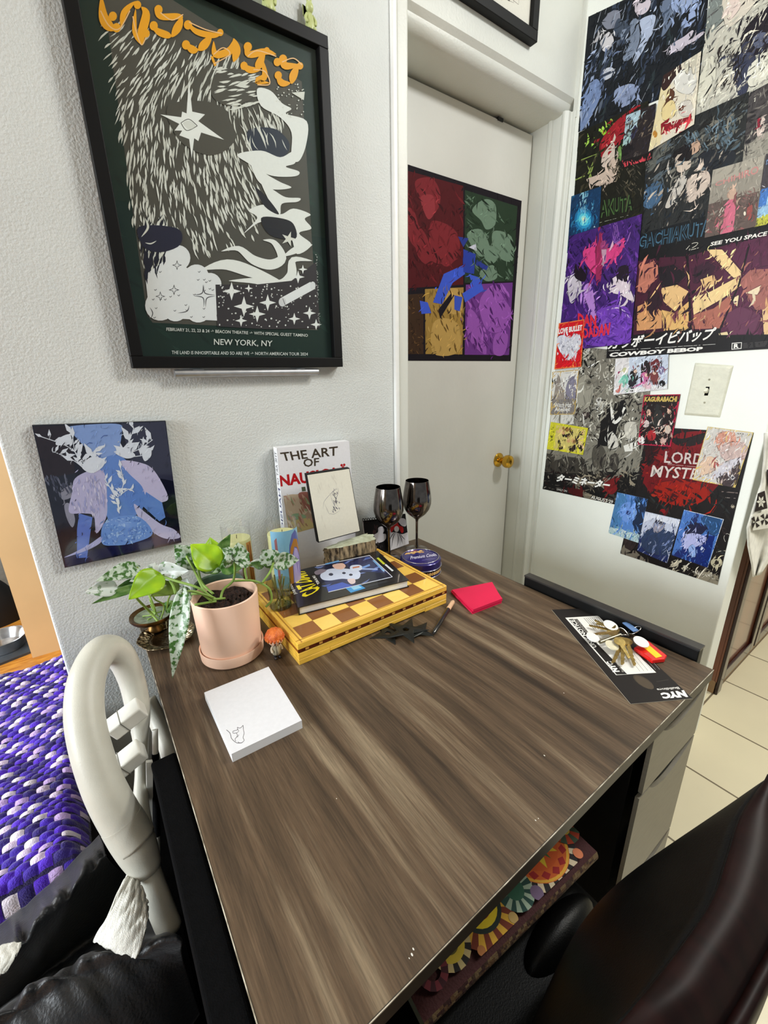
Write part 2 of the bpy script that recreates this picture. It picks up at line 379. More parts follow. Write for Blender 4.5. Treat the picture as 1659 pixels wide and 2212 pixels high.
# ================================================================== KITCHEN EDGE
RED = mat('dark_red_wood', (42, 5, 4), 0.22, noise=0.25, nscale=12, stretch=(1, 1, 0.12), coat=0.3)
REDP = mat('red_brown_panel', (120, 66, 40), 0.2, noise=0.2, nscale=10, stretch=(1, 1, 0.15), coat=0.5)
kc = thing('kitchen_cabinet', 'dark red wooden cabinet with framed panels beyond the white wall end', 'cabinet', (2.4, 0.42, 0))
M().box((1.955, 0.405, 0.06), (3.2, 0.437, 0.90)).build('body', REDP, kc)
for i, (x0, x1) in enumerate(((1.955, 2.36), (2.385, 2.80), (2.815, 3.2))):
    dr = M().box((x0, 0.397, 0.055), (x1, 0.405, 0.88)).build('door', REDP, kc, bevel=0.002)
    fr = M()
    fr.box((x0, 0.386, 0.0 if i == 0 else 0.055), (x0+0.045, 0.397, 0.88)); fr.box((x1-0.045, 0.386, 0.055), (x1, 0.397, 0.88))
    fr.box((x0+0.045, 0.386, 0.825), (x1-0.045, 0.397, 0.88)); fr.box((x0+0.045, 0.386, 0.055), (x1-0.045, 0.397, 0.105))
    fr.build('door_frame', RED, dr, bevel=0.003)
M().box((1.955, 0.40, 0.0), (3.2, 0.437, 0.06)).build('plinth', mat('cabinet_plinth', (150, 118, 84), 0.4), kc)
M().box((1.94, 0.36, 0.90), (3.2, 0.437, 0.935)).build('countertop', PLAIN, kc, bevel=0.004)
# towel
tw = thing('dish_towel', 'white dish towel with dark geometric print hanging by the cabinet', 'towel', B(1650, 1100, 0.36))
outl_l = [(1652, 935), (1650, 990), (1643, 1045), (1626, 1100), (1614, 1140), (1616, 1180), (1624, 1220), (1627, 1246)]
outl_r = [(1690, 930), (1700, 990), (1705, 1045), (1705, 1100), (1700, 1130), (1688, 1165), (1665, 1205), (1643, 1240)]
def twf(u, v, k=0.0):
    q = v*(len(outl_l)-1); i = min(int(q), len(outl_l)-2); t = q-i
    a = (outl_l[i][0]*(1-t)+outl_l[i+1][0]*t, outl_l[i][1]*(1-t)+outl_l[i+1][1]*t); b = (outl_r[i][0]*(1-t)+outl_r[i+1][0]*t, outl_r[i][1]*(1-t)+outl_r[i+1][1]*t)
    x, y = a[0]*(1-u)+b[0]*u, a[1]*(1-u)+b[1]*u
    return B(x, y, 0.345-0.008*math.sin(u*9+v*2)-k)
M().grid(lambda u, v: twf(u, v), 24, 28).build('cloth', mat('white_cotton', (226, 224, 212), 0.85, bump=0.3, bscale=400, sheen=0.2), tw, smooth=0, solid=0.004)
pt = M()
def tpoly(pts, c, k):
    pt.add([B(x, y, 0.333-k) for x, y in pts], [list(range(len(pts)))], c)
DK, WH = (34, 22, 22), (222, 220, 208)
tpoly([(1630, 1106), (1637, 1066), (1652, 1060), (1658, 1098)], DK, 0); tpoly([(1626, 1146), (1628, 1112), (1690, 1094), (1690, 1136)], WH, 0.0005)
tpoly([(1656, 1015), (1690, 1010), (1690, 1060), (1659, 1052)], DK, 0)
for a in range(6):
    cx_, cy_ = 1644, 1084; an = a*PI/3; tpoly([(cx_, cy_), (cx_+6*math.cos(an-0.4), cy_+8*math.sin(an-0.4)), (cx_+10*math.cos(an), cy_+14*math.sin(an)), (cx_+6*math.cos(an+0.4), cy_+8*math.sin(an+0.4))], WH, 0.001)
for cx_, cy_ in ((1632, 1128), (1652, 1122), (1672, 1117)):
    for a in range(4):
        an = a*PI/2+0.5; tpoly([(cx_, cy_), (cx_+11*math.cos(an), cy_+15*math.sin(an)), (cx_+9*math.cos(an+0.8), cy_+13*math.sin(an+0.8))], DK, 0.001)
pt.build('printed_band', MATTE, tw, label='dark brown geometric print')
# ================================================================== NEXT ROOM (far left)
bl = thing('pet_bowl', 'shiny steel bowl on the dark mat in the next room', 'bowl', T(14, 1398, 0.012))
c0 = T(10, 1396, 0.02)
M().lathe([(0, 0.012), (0.075, 0.012), (0.098, 0.06), (0.104, 0.062), (0.10, 0.055), (0.082, 0.004), (0.082, 0), (0, 0)], (c0.x, c0.y, 0.014), 36).build('bowl_shell', mat('brushed_steel', (220, 222, 226), 0.18, 1.0), bl, smooth=40)
mt = M(); mt.prism([T(x, y, 0.0) for x, y in ((-60, 1462), (78, 1407), (76, 1372), (-60, 1420))], (0, 0, 0.012), None)
tag(mt.build('floor_mat', mat('dark_grey_mat', (58, 64, 70), 0.5)), 'dark mat under the steel bowl on the wooden floor', 'mat')
bg = thing('black_bag', 'black soft bag standing behind the steel bowl at left edge', 'bag', (-0.75, 3.15, 0))
M().grid(lambda u, v: Vector((-0.84+0.38*math.cos(2*PI*u)*(1-0.22*v**3), 3.02+0.14*math.sin(2*PI*u)*(1-0.4*v**2), 0.27*v)), 28, 10).build('body', mat('black_nylon', (14, 14, 16), 0.6), bg, smooth=0)
M().box((-1.1, 2.95, 0.25), (-0.58, 3.09, 0.29)).build('flap', mat('black_nylon'  , (14, 14, 16), 0.6), bg, bevel=0.02)
bx = thing('cardboard_box', 'low grey box behind the black bag in the next room', 'box', (-0.7, 3.6, 0))
M().box((-1.2, 3.45, 0), (-0.45, 3.75, 0.42)).build('box_body', mat('grey_card', (120, 118, 110), 0.7), bx, bevel=0.004)
M().box((-1.21, 3.44, 0.42), (-0.44, 3.76, 0.44)).build('box_lid', mat('grey_card_lid', (150, 148, 138), 0.7), bx, bevel=0.003)
# purple crochet blanket over the couch
cz = 0.55
co = thing('couch', 'low couch under the purple crocheted blanket', 'couch', (-0.8, 1.05, 0))
M().box((-1.5, 0.74, 0.10), (-0.15, 1.36, 0.515)).build('seat', mat('couch_navy', (34, 30, 54), 0.8), co, bevel=0.03)
for x in (-1.44, -0.21):
    for y in (0.76, 1.30): M().box((x-0.025, y-0.025, 0), (x+0.025, y+0.025, 0.10)).build('leg', mat('couch_leg_wood', (60, 40, 26), 0.5), co)
NU, NV = 420, 240; x0, x1, y0, y1 = -1.25, -0.128, 0.70, 1.405
cell, rowh = 0.0200, 0.0130
def blz(u, v):
    x, y = x0+(x1-x0)*u, y0+(y1-y0)*v
    row = math.floor(y/rowh); fx = (x/cell+0.5*(row % 2)) % 1; fy = (y/rowh) % 1
    h = 0.0075*(math.sin(PI*fx)**0.6)*(math.sin(PI*fy)**0.7) + 0.004*math.sin(x*37+y*19)+0.003*math.sin(y*61-x*11)
    z = cz+h
    e = min(v/0.05, (1-u)/0.03, (1-v)/0.05, 1)
    if e < 1: z -= 0.05*(1-e)**2
    return Vector((x, y, z))
BC = {}
def blc(i, j):
    x, y = x0+(x1-x0)*(i+.5)/NU, y0+(y1-y0)*(j+.5)/NV
    row = math.floor(y/rowh); k = math.floor(x/cell+0.5*(row % 2)); key = (row, k)
    if key not in BC:
        r = random.Random(row*977+k*131); h = (k+row*2) % 3
        BC[key] = r.choice([(62, 14, 176), (50, 10, 150), (76, 20, 192), (36, 8, 110)]) if (h or r.random() < .15) else r.choice([(226, 208, 236), (236, 226, 240), (196, 166, 224)])
    fx = (x/cell+0.5*(row % 2)) % 1; fy = (y/rowh) % 1
    if fy < 0.14 or fx < 0.08: return (26, 8, 70)
    return BC[key]
bk = M().grid(blz, NU, NV, cf=blc)
tag(bk.build('crochet_blanket', vmat('chunky_yarn', 0.9, bump=0.6, bscale=420, sheen=0.3), smooth=0, solid=0.006), 'purple and white crocheted blanket spread over the couch', 'blanket')
# ================================================================== DESK
WOOD = bpy.data.materials.new('dark_oak_laminate'); WOOD.use_nodes = True; nt = WOOD.node_tree; N = nt.nodes; L = nt.links
tc = N.new('ShaderNodeTexCoord'); mp = N.new('ShaderNodeMapping'); mp.inputs['Scale'].default_value = (22, 1.1, 1); L.new(tc.outputs['Object'], mp.inputs['Vector'])
n0 = N.new('ShaderNodeTexNoise'); n0.inputs['Scale'].default_value = 1.6; n0.inputs['Detail'].default_value = 2; L.new(tc.outputs['Object'], n0.inputs['Vector'])
va = N.new('ShaderNodeVectorMath'); va.operation = 'MULTIPLY_ADD'; va.inputs[1].default_value = (1.6, 0, 0)
L.new(n0.outputs['Color'], va.inputs[0]); L.new(mp.outputs['Vector'], va.inputs[2])
n1 = N.new('ShaderNodeTexNoise'); n1.inputs['Scale'].default_value = 1.5; n1.inputs['Detail'].default_value = 9; n1.inputs['Roughness'].default_value = 0.62; L.new(va.outputs[0], n1.inputs['Vector'])
m2 = N.new('ShaderNodeMapping'); m2.inputs['Scale'].default_value = (480, 16, 1); L.new(tc.outputs['Object'], m2.inputs['Vector'])
n2 = N.new('ShaderNodeTexNoise'); n2.inputs['Scale'].default_value = 1; n2.inputs['Detail'].default_value = 5; n2.inputs['Roughness'].default_value = 0.7; L.new(m2.outputs['Vector'], n2.inputs['Vector'])
rp = N.new('ShaderNodeValToRGB'); e = rp.color_ramp.elements; e[0].position = 0.30; e[0].color = (*lin((48, 38, 28)), 1); e[1].position = 0.80; e[1].color = (*lin((146, 130, 106)), 1)
e2 = rp.color_ramp.elements.new(0.52); e2.color = (*lin((88, 71, 54)), 1)
L.new(n1.outputs['Fac'], rp.inputs['Fac'])
mx = N.new('ShaderNodeMix'); mx.data_type = 'RGBA'; mx.blend_type = 'OVERLAY'; mx.inputs['Factor'].default_value = 0.9
L.new(rp.outputs['Color'], mx.inputs['A']); L.new(n2.outputs['Fac'], mx.inputs['B']); L.new(mx.outputs['Result'], N['Principled BSDF'].inputs['Base Color'])
N['Principled BSDF'].inputs['Roughness'].default_value = 0.42; N['Principled BSDF'].inputs['Specular IOR Level'].default_value = 0.32
bp = N.new('ShaderNodeBump'); bp.inputs['Strength'].default_value = 0.12; bp.inputs['Distance'].default_value = 0.002; L.new(n2.outputs['Fac'], bp.inputs['Height']); L.new(bp.outputs['Normal'], N['Principled BSDF'].inputs['Normal'])
GREYD = mat('grey_drawer_laminate', (112, 106, 92), 0.42, noise=0.05, nscale=30, stretch=(1, 1, 6))
DARKD = mat('dark_carcass', (10, 9, 8), 0.8, spec=0.1)  # shade under the desk is put into this near-black colour
TX0, TX1, TY0, TY1 = 0.027, 0.903, 0.192, 1.072
dk = thing('desk', 'dark wood-grain desk with grey drawers pushed into the corner', 'desk', ((TX0+TX1)/2, (TY0+TY1)/2, 0))
M().box((TX0+0.0015, TY0+0.0015, ZT-0.024), (TX1-0.0015, TY1-0.001, ZT)).build('tabletop', WOOD, dk)
eb = M(); eb.box((TX0, TY0, ZT-0.024), (TX0+0.0015, TY1, ZT-0.0003)); eb.box((TX1-0.0015, TY0, ZT-0.024), (TX1, TY1, ZT-0.0003)); eb.box((TX0+0.0015, TY0, ZT-0.024), (TX1-0.0015, TY0+0.0015, ZT-0.0003))
el = M(); el.box((TX0-0.0002, TY0-0.0002, ZT-0.0016), (TX1, TY0+0.0006, ZT+0.0001)); el.box((TX0-0.0002, TY0, ZT-0.0022), (TX0+0.0008, TY1, ZT+0.0001)); el.build('edge_highlight', mat('edge_highlight_pale', (206, 198, 180), 0.4, c2=(120, 108, 88), nscale=60), dk, label='pale line painted as edge highlight')  # pale strips paint the highlight along the front and left desk edges
eb.build('edge_band', mat('edge_band_grey', (62, 55, 45), 0.5), dk)
for x_, y_, w_ in ((1176, 1632, 5), (1157, 1772, 4), (1163, 1768, 3), (893, 2050, 5), (890, 2062, 6), (884, 2070, 3), (600, 1480, 3), (1218, 1497, 4), (727, 1725, 3)):
    p_ = T(x_, y_); M().ball((p_.x, p_.y, ZT), (w_*.00016, w_*.00028, .0003), 8, 5).build('paint_speck', mat('white_specks', (226, 222, 212), 0.6), dk, smooth=0, label='tiny white speck')
M().box((0.668, 0.216, 0.05), (0.672, 1.0, 0.726)).build('side_panel', DARKD, dk)
M().box((0.899, 0.2, 0.0), (0.903, 1.0, 0.726)).build('side_panel', mat('pale_side_laminate', (176, 170, 150), 0.4), dk)
M().box((0.672, 0.998, 0.05), (0.899, 1.002, 0.726)).build('back_panel', DARKD, dk)
M().box((0.672, 0.3, 0.05), (0.899, 0.998, 0.07)).build('bottom_panel', DARKD, dk)
M().box((0.03, 0.24, 0.0), (0.05, 0.34, 0.726)).build('leg', DARKD, dk); M().box((0.10, 1.03, 0.28), (0.66, 1.045, 0.726)).build('modesty_panel', DARKD, dk)
M().box((0.64, 1.0, 0.0), (0.668, 1.045, 0.726)).build('leg', DARKD, dk)
def drawer(z0, z1, xl):
    top = [(xl, z1)]
    for i in range(25):
        t = i/24; top.append((0.705+0.185*t, z1-0.036*math.sin(PI*t)**0.8*(1-0.35*t)))
    top.append((0.898, z1)); pts = [(x, 0.195, z) for x, z in top]+[(0.898, 0.195, z0), (xl, 0.195, z0)]
    M().prism(pts[::-1], (0, 0.007, 0)).build('drawer', GREYD, dk)
drawer(0.597, 0.722, 0.675); drawer(0.335, 0.592, 0.667); drawer(0.06, 0.330, 0.667)
M().box((0.676, 0.255, 0.08), (0.895, 0.27, 0.72)).build('drawer_shadow_board', DARKD, dk)  # added near-black board stands in for the shade behind the notches
# black panel standing behind the desk's right edge
bp_ = thing('black_board', 'black slim board standing between the desk and the white wall', 'board', (0.925, 0.43, 0))
M().box((0.909, 0.222, 0.0), (0.932, 0.632, 0.772)).build('panel', mat('black_satin', (7, 7, 7), 0.45, spec=0.2), bp_, bevel=0.002)
M().box((0.909, 0.221, 0.772), (0.932, 0.633, 0.776)).build('top_edge', mat('black_edge', (44, 42, 40), 0.35), bp_)
# ================================================================== ON THE DESK
ZB = 0.80   # top of the chess box
# chess box
YEL, BRN, BRN2 = (246, 196, 76), (142, 88, 40), (118, 70, 30)
cb = thing('chess_box', 'yellow wooden folding chess box lying on the desk under the books', 'chess board', (0.47, 0.835, ZT))
X0, X1, Y0, Y1 = 0.269, 0.670, 0.685, 0.986
PINE = mat('yellow_pine', YEL, 0.35, noise=0.08, nscale=14, stretch=(1, 6, 6), coat=0.2)
b = M()
for lo, hi in (((X0, Y0, ZT), (X0+0.07, Y1, ZT+0.012)), ((X1-0.07, Y0, ZT), (X1, Y1, ZT+0.012))): b.box(lo, hi)
b.box((X0+0.07, Y0+0.0, ZT+0.003), (X1-0.07, Y1, ZT+0.012)); b.box((X0, Y0, ZT+0.012), (X1, Y1, ZT+0.027))
b.build('box_base', PINE, cb, bevel=0.0012)
M().box((X0+0.001, Y0+0.001, ZT+0.027), (X1-0.001, Y1-0.001, ZT+0.028)).build('seam', mat('seam_brown', (110, 66, 20), 0.6), cb)
M().box((X0, Y0, ZT+0.028), (X1, Y1, ZB-0.0008)).build('lid', PINE, cb, bevel=0.0012)
ib = M(); n = 52
for i in range(n):
    xa = X0+(X1-X0)*i/n; xb = X0+(X1-X0)*(i+1)/n; c = [(92, 36, 16), (70, 26, 12), (206, 150, 70), (92, 36, 16)][i % 4]
    ib.box((xa, Y0-0.0006, ZT+0.030), (xb, Y0+0.001, ZT+0.0355), c)
ib.box((X0-0.0005, Y0-0.0008, ZT+0.0292), (X1+0.0005, Y0+0.001, ZT+0.0302), (90, 46, 16)); ib.box((X0-0.0005, Y0-0.0008, ZT+0.0353), (X1+0.0005, Y0+0.001, ZT+0.0362), (90, 46, 16))
ib.box((X0-0.0006, Y0, ZT+0.030), (X0+0.001, Y1, ZT+0.0355), (150, 92, 30))
ib.build('inlay_band', PAPER, cb, label='dark red and pale inlaid strip')
bs = 0.0462; sq = M(); bx0 = (X0+X1)/2-4*bs
sq.add([(X0+0.001, Y0+0.001, ZB), (X1-0.001, Y0+0.001, ZB), (X1-0.001, Y1-0.001, ZB), (X0+0.001, Y1-0.001, ZB)], [(0, 1, 2, 3)], (244, 194, 80))
for i in range(8):
    for j in range(6):
        xa, ya = bx0+i*bs, Y0+0.0125+j*bs; d = (i+j) % 2 == 0
        c = random.choice([BRN, (150, 96, 46), (132, 80, 36)]) if d else random.choice([(250, 208, 98), (246, 200, 88), (252, 214, 110)])
        sq.add([(xa, ya, ZB+2e-4), (xa+bs, ya, ZB+2e-4), (xa+bs, ya+bs, ZB+2e-4), (xa, ya+bs, ZB+2e-4)], [(0, 1, 2, 3)], c)
for a in (0.009, 0.0105):
    for q in (((X0, Y0+a-.0005), (X1, Y0+a+.0004)),): sq.add([(q[0][0], q[0][1], ZB+3e-4), (q[1][0], q[0][1], ZB+3e-4), (q[1][0], q[1][1], ZB+3e-4), (q[0][0], q[1][1], ZB+3e-4)], [(0, 1, 2, 3)], (190, 136, 50))
    for xx in (X0+a, X1-a): sq.add([(xx-.0005, Y0, ZB+3e-4), (xx+.0005, Y0, ZB+3e-4), (xx+.0005, Y1, ZB+3e-4), (xx-.0005, Y1, ZB+3e-4)], [(0, 1, 2, 3)], (190, 136, 50))
sq.build('playing_field', vmat('varnished_inlay', 0.28, coat=0.2), cb, label='brown and yellow chequered squares')

def flatbook(name, label, quad, z0, z1, cover, pagec, art, cat='book', ct=0.0018):
    """quad: four pixel corners of the cover top (tl, tr, br, bl as seen), lying at height z1"""
    P = [T(x, y, z1) for x, y in quad]; cx_ = sum((p for p in P), Vector())/4
    t = thing(name, label, cat, (cx_.x, cx_.y, z0))
    ctr = Vector((cx_.x, cx_.y, 0))
    def ins(p, k): d = Vector((p.x, p.y, 0))-ctr; l = d.length; return ctr+d*(1-k/l)
    def lvl(k, z): return [Vector((ins(p, k).x, ins(p, k).y, z)) for p in P]
    b = M(); b.hexa(lvl(0, z0)[::-1], lvl(0, z0+ct)[::-1], cover); b.hexa(lvl(0, z1-ct)[::-1], lvl(0, z1)[::-1], cover)
    s0, s1 = P[0], P[3]; din = (P[1]-P[0]).normalized()*0.003
    b.hexa([Vector((p.x, p.y, z0+ct)) for p in (s0+din, s0, s1, s1+din)], [Vector((p.x, p.y, z1-ct)) for p in (s0+din, s0, s1, s1+din)], cover)
    b.build('cover', GLOSSY, t)
    M().hexa(lvl(0.004, z0+ct)[::-1], lvl(0.004, z1-ct)[::-1], pagec).build('pages', MATTE, t)
    return t, P
# comic book on the chess box
Zc = lambda x, y: (500+.3737*x, 1140+.3737*y)
cq = [Zc(318, 262), Zc(845, 133), Zc(1026, 302), Zc(385, 462)]
tcb, P = flatbook('comic_book', 'black and blue hardcover comic with yellow lettering lying on the chess box', cq, ZB+0.0006, ZB+0.020, (14, 15, 22), (232, 230, 224), None)
a = Art([Zc(318, 262), Zc(845, 133), Zc(1026, 302), Zc(385, 462)], lambda x, y: T(x, y, ZB+0.0208), (0, 0, 1), (14, 15, 20), tr=None, thick=0.0006)
def zpoly(art, f, pts, c): art.poly([f(*p) for p in pts], c)
zpoly(a, Zc, [(490, 222), (798, 160), (930, 284), (560, 372)], (36, 46, 92))
zpoly(a, Zc, [(495, 226), (640, 195), (690, 240), (540, 290)], (22, 30, 60)); zpoly(a, Zc, [(700, 250), (900, 262), (925, 282), (720, 330)], (24, 28, 48))
zpoly(a, Zc, [(535, 345), (640, 315), (700, 335), (562, 370)], (64, 92, 190)); zpoly(a, Zc, [(480, 240), (530, 290), (560, 370), (545, 372)], (20, 26, 50))
a.strokes(26, [Zc(500, 225), Zc(795, 165), Zc(925, 284), Zc(565, 368)], -20, (10, 26), (2, 4), [(70, 96, 170), (28, 34, 70), (110, 130, 190)], seed=4)
a.blob([Zc(*q) for q in ((515, 270), (560, 240), (640, 235), (735, 250), (740, 290), (700, 300), (640, 295), (570, 305), (525, 298))], (206, 216, 240))
a.blob([Zc(*q) for q in ((585, 215), (640, 205), (660, 222), (640, 240), (600, 236))], (230, 190, 175)); a.blob([Zc(*q) for q in ((690, 220), (740, 215), (760, 235), (730, 250), (690, 245))], (214, 224, 246))
a.blob([Zc(*q) for q in ((480, 255), (515, 240), (550, 245), (520, 265), (490, 272))], (128, 116, 130)); a.blob([Zc(*q) for q in ((670, 300), (710, 295), (715, 318), (690, 325))], (226, 205, 205))
for e in ((575, 270, 5), (650, 262, 4), (690, 272, 4)): a.ell(*Zc(e[0], e[1]), e[2], e[2]*.6, (40, 44, 70))
a.line([Zc(755, 232), Zc(800, 215)], 4, (120, 160, 226)); a.line([Zc(755, 238), Zc(845, 240)], 3, (160, 180, 226)); a.line([Zc(700, 232), Zc(740, 225)], 3, (200, 120, 80))
for s_ in (((490, 222), (798, 160)), ((798, 160), (930, 284)), ((930, 284), (560, 372))): a.line([Zc(*s_[0]), Zc(*s_[1])], 1.2, (228, 232, 244))
a.text('CAT', Zc(418, 412), Zc(372, 336), Zc(470, 318), Zc(520, 352), (246, 226, 30), bold=0.03)
a.text('DIARY', Zc(374, 320), Zc(330, 248), Zc(420, 246), Zc(468, 312), (246, 226, 30), bold=0.03)
a.text('JUNJI ITO\'S', Zc(362, 388), Zc(336, 328), Zc(352, 324), Zc(382, 380), (236, 236, 230), bold=0.02)
a.text('YON & MU', Zc(498, 330), Zc(466, 280), Zc(482, 276), Zc(512, 322), (236, 236, 230), bold=0.03)
zpoly(a, Zc, [(838, 176), (850, 172), (890, 208), (878, 213)], (206, 214, 60)); zpoly(a, Zc, [(884, 214), (894, 210), (938, 248), (928, 252)], (224, 228, 230))
zpoly(a, Zc, [(815, 190), (826, 186), (888, 250), (878, 254)], (120, 170, 220))
zpoly(a, Zc, [(660, 350), (745, 330), (775, 350), (690, 376)], (60, 150, 214)); zpoly(a, Zc, [(690, 345), (735, 334), (755, 346), (708, 360)], (150, 206, 236))
zpoly(a, Zc, [(530, 200), (618, 182), (625, 196), (545, 214)], (110, 170, 226)); zpoly(a, Zc, [(765, 338), (900, 305), (910, 312), (775, 346)], (40, 42, 48))
a.build('front_print', GLOSSY, tcb, label='blue cover picture with pale shapes and yellow title')
# log slice on the chess box
BARK = mat('rough_bark', (176, 154, 120), 0.95, c2=(36, 26, 18), nscale=120, stretch=(1, 1, 0.3), bump=1.0, bscale=120, detail=6)
lg = thing('log_slice', 'short bark-covered log slice standing on the back of the chess box', 'log', (0.59, 0.955, ZB))
LX0, LX1, LY, LR = 0.486, 0.640, 0.963, 0.023
R_ = random.Random(5)
nz_ = [[R_.uniform(-1, 1) for _ in range(40)] for _ in range(8)]
def logf(u, v):
    a_ = 2*PI*u; k = int(u*39.99); r = 1+0.06*nz_[int(v*7.99)][k]+0.05*math.sin(a_*9)
    return Vector(((LX0+LX1)/2+(LX1-LX0)/2*math.copysign(abs(math.cos(a_))**0.55, math.cos(a_))*r, LY+LR*math.copysign(abs(math.sin(a_))**0.55, math.sin(a_))*r, ZB+0.0005+0.054*v+0.004*math.sin(a_*2)*v))
M().grid(logf, 80, 8).build('bark', BARK, lg, smooth=0)
top = [logf(i/80, 1) for i in range(80)]
M().add(top+[Vector(((LX0+LX1)/2, LY, ZB+0.056))], [(i, (i+1) % 80, 80) for i in range(80)]).build('cut_face', mat('pale_green_wood', (196, 202, 178), 0.7, c2=(164, 166, 138), nscale=60), lg, label='pale greenish cut face')
# white sketch panel on the log
Zi = lambda x, y: (420+.3496*x, 920+.3496*y)
YS = 0.955
def tilt(Y0_, z0_, k): return lambda x, y: (lambda d: EYE+d*((Y0_+k*(EYE.z-z0_)-EYE.y)/(d.y-k*d.z)))(ray(x, y))
skf = tilt(YS, ZB+0.057, 0.12)
sq_ = [Zi(692, 300), Zi(958, 260), Zi(1025, 652), Zi(765, 722)]
cv = thing('sketch_canvas', 'small white canvas with a grey pencil sketch leaning on the log slice', 'canvas', skf(*Zi(890, 690)))
Q = [skf(*q) for q in sq_]; bk_ = Vector((0, 0.012, 0.0014))
M().hexa([p+bk_ for p in Q], Q).build('stretcher', BLACKF, cv, label='black canvas edge')
a = Art([Zi(697, 304), Zi(955, 265), Zi(1021, 648), Zi(770, 715)], lambda x, y: skf(x, y)-Vector((0, 0.0006, 0)), (0, -1, 0.12), (226, 223, 208))
for pts, w in (([(795, 520), (800, 470), (840, 420), (870, 390), (890, 385)], 3), ([(840, 420), (850, 460), (870, 500), (880, 510), (915, 505)], 3.5), ([(890, 385), (885, 420), (870, 470), (890, 500)], 4), ([(835, 540), (860, 545), (900, 520)], 2.5), ([(800, 470), (830, 540), (850, 535)], 2), ([(845, 430), (860, 400), (888, 392)], 3)):
    a.line([Zi(*p) for p in pts], w*.3, (150, 148, 152), taper=True)
a.strokes(30, [Zi(845, 400), Zi(890, 385), Zi(885, 450), Zi(910, 505), Zi(850, 535), Zi(855, 470)], 65, (4, 9), (1, 2.2), [(120, 118, 124), (160, 158, 160), (90, 88, 96)], seed=3)
a.strokes(14, [Zi(740, 330), Zi(900, 300), Zi(950, 560), Zi(800, 640)], 70, (8, 20), (1, 2), [(216, 212, 198)], seed=9)
a.build('drawing', MATTE, cv, label='off-white sheet with pencil strokes')
# art book standing behind
ab = thing('art_book', 'tall white softcover art book with black and red title leaning on the wall', 'book', (0.51, 1.02, ZT))
abf = tilt(1.035, ZB, 0.06)
aq = [Zi(510, 137), Zi(955, 93), Zi(1000, 760), Zi(575, 838)]
Q = [abf(*q) for q in aq]; bk_ = Vector((0.0, 0.024, 0.001))
for i, j in ((0, 3), (1, 2)): Q[j] = Q[i]+(Q[j]-Q[i])*((Q[i].z-ZT-0.002)/(Q[i].z-Q[j].z))
M().hexa([p+bk_ for p in Q], Q).build('book_block', mat('white_cover_card', (226, 225, 228), 0.35, noise=0.01), ab, bevel=0.001)
a = Art(aq, lambda x, y: abf(x, y)-Vector((0, 0.0008, 0)), (0, -1, 0.06), (226, 225, 228))
a.text('THE ART', Zi(527, 165), Zi(885, 125), Zi(884, 182), Zi(545, 218), (66, 56, 44), bold=0.02)
a.text('OF', Zi(668, 204), Zi(770, 196), Zi(768, 246), Zi(676, 256), (66, 56, 44), bold=0.02)
a.text('NAUSICA\u00c4', Zi(520, 292), Zi(950, 228), Zi(958, 318), Zi(530, 376), (176, 26, 32), bold=0.04)
a.poly([Zi(548, 432), Zi(735, 410), Zi(780, 620), Zi(585, 672)], (176, 148, 122))
a.blob([Zi(*q) for q in ((560, 440), (640, 425), (700, 480), (690, 540), (620, 560), (570, 540))], (198, 176, 150)); a.blob([Zi(*q) for q in ((640, 420), (720, 415), (730, 500), (690, 520))], (150, 96, 84))
a.blob([Zi(*q) for q in ((600, 550), (650, 540), (690, 560), (650, 590), (610, 590))], (142, 168, 132)); a.blob([Zi(*q) for q in ((590, 600), (690, 570), (770, 600), (700, 640), (600, 660))], (196, 176, 120))
a.strokes(50, [Zi(555, 440), Zi(730, 415), Zi(775, 615), Zi(590, 665)], 60, (8, 26), (2, 5), [(160, 120, 96), (206, 190, 166), (130, 84, 66), (150, 160, 120), (190, 150, 130)], seed=11)
a.poly([Zi(660, 378), Zi(684, 375), Zi(688, 402), Zi(664, 405)], (84, 92, 70))
a.build('cover_print', PAPER, ab)
SP = M(); sa, sb = Q[0], Q[3]
spf = lambda u, v: (sa.lerp(sb, v))+bk_*u-Vector((0.0006, 0, 0))
aS = Art([(0, 0), (1, 0), (1, 1), (0, 1)], lambda x, y: spf(x, y), (-1, 0, 0), (232, 231, 232), thick=0.0004)
aS.text('THE ART OF', (0.78, 0.03), (0.78, 0.27), (0.25, 0.27), (0.25, 0.03), (84, 84, 90), noclip=True)
aS.text('NAUSICA\u00c4', (0.85, 0.29), (0.85, 0.72), (0.15, 0.72), (0.15, 0.29), (70, 74, 110), bold=0.03, noclip=True)
aS.build('spine_print', PAPER, ab)
# tall glass candles
def candle(name, label, ctr, z0, h, r, body, art):
    t = thing(name, label, 'candle', (ctr[0], ctr[1], z0), 'decorated glass candle jars')
    M().lathe([(0, z0+0.004), (r*0.95, z0+0.004), (r*.95, z0+h*0.80), (r*0.93, z0+h*0.81), (0, z0+h*0.805)], (ctr[0], ctr[1], 0), 40).build('wax', mat('wax_'+name, body, 0.5, noise=0.03, nscale=20), t, smooth=30)
    M().lathe([(0, z0), (r, z0), (r, z0+h), (r*0.96, z0+h), (r*0.96, z0+0.003), (0, z0+0.003)], (ctr[0], ctr[1], 0), 40).build('jar_glass', glassmat('clear_glass'), t, smooth=30)
    M().tube([(ctr[0], ctr[1], z0+h*0.8), (ctr[0]+0.001, ctr[1], z0+h*0.85)], 0.0008, 6).build('wick', DARKD, t)
    return t
def cylart(ctr, r, z0, z1, a0, a1, base):
    """sheet wrapped on a cylinder; x = 0..1 along the arc, y = 0 (top) .. 1"""
    n = 20
    class CA(Art): pass
    fn = lambda x, y: Vector((ctr[0]+r*math.cos(a0+(a1-a0)*x), ctr[1]+r*math.sin(a0+(a1-a0)*x), z1+(z0-z1)*y))
    return fn
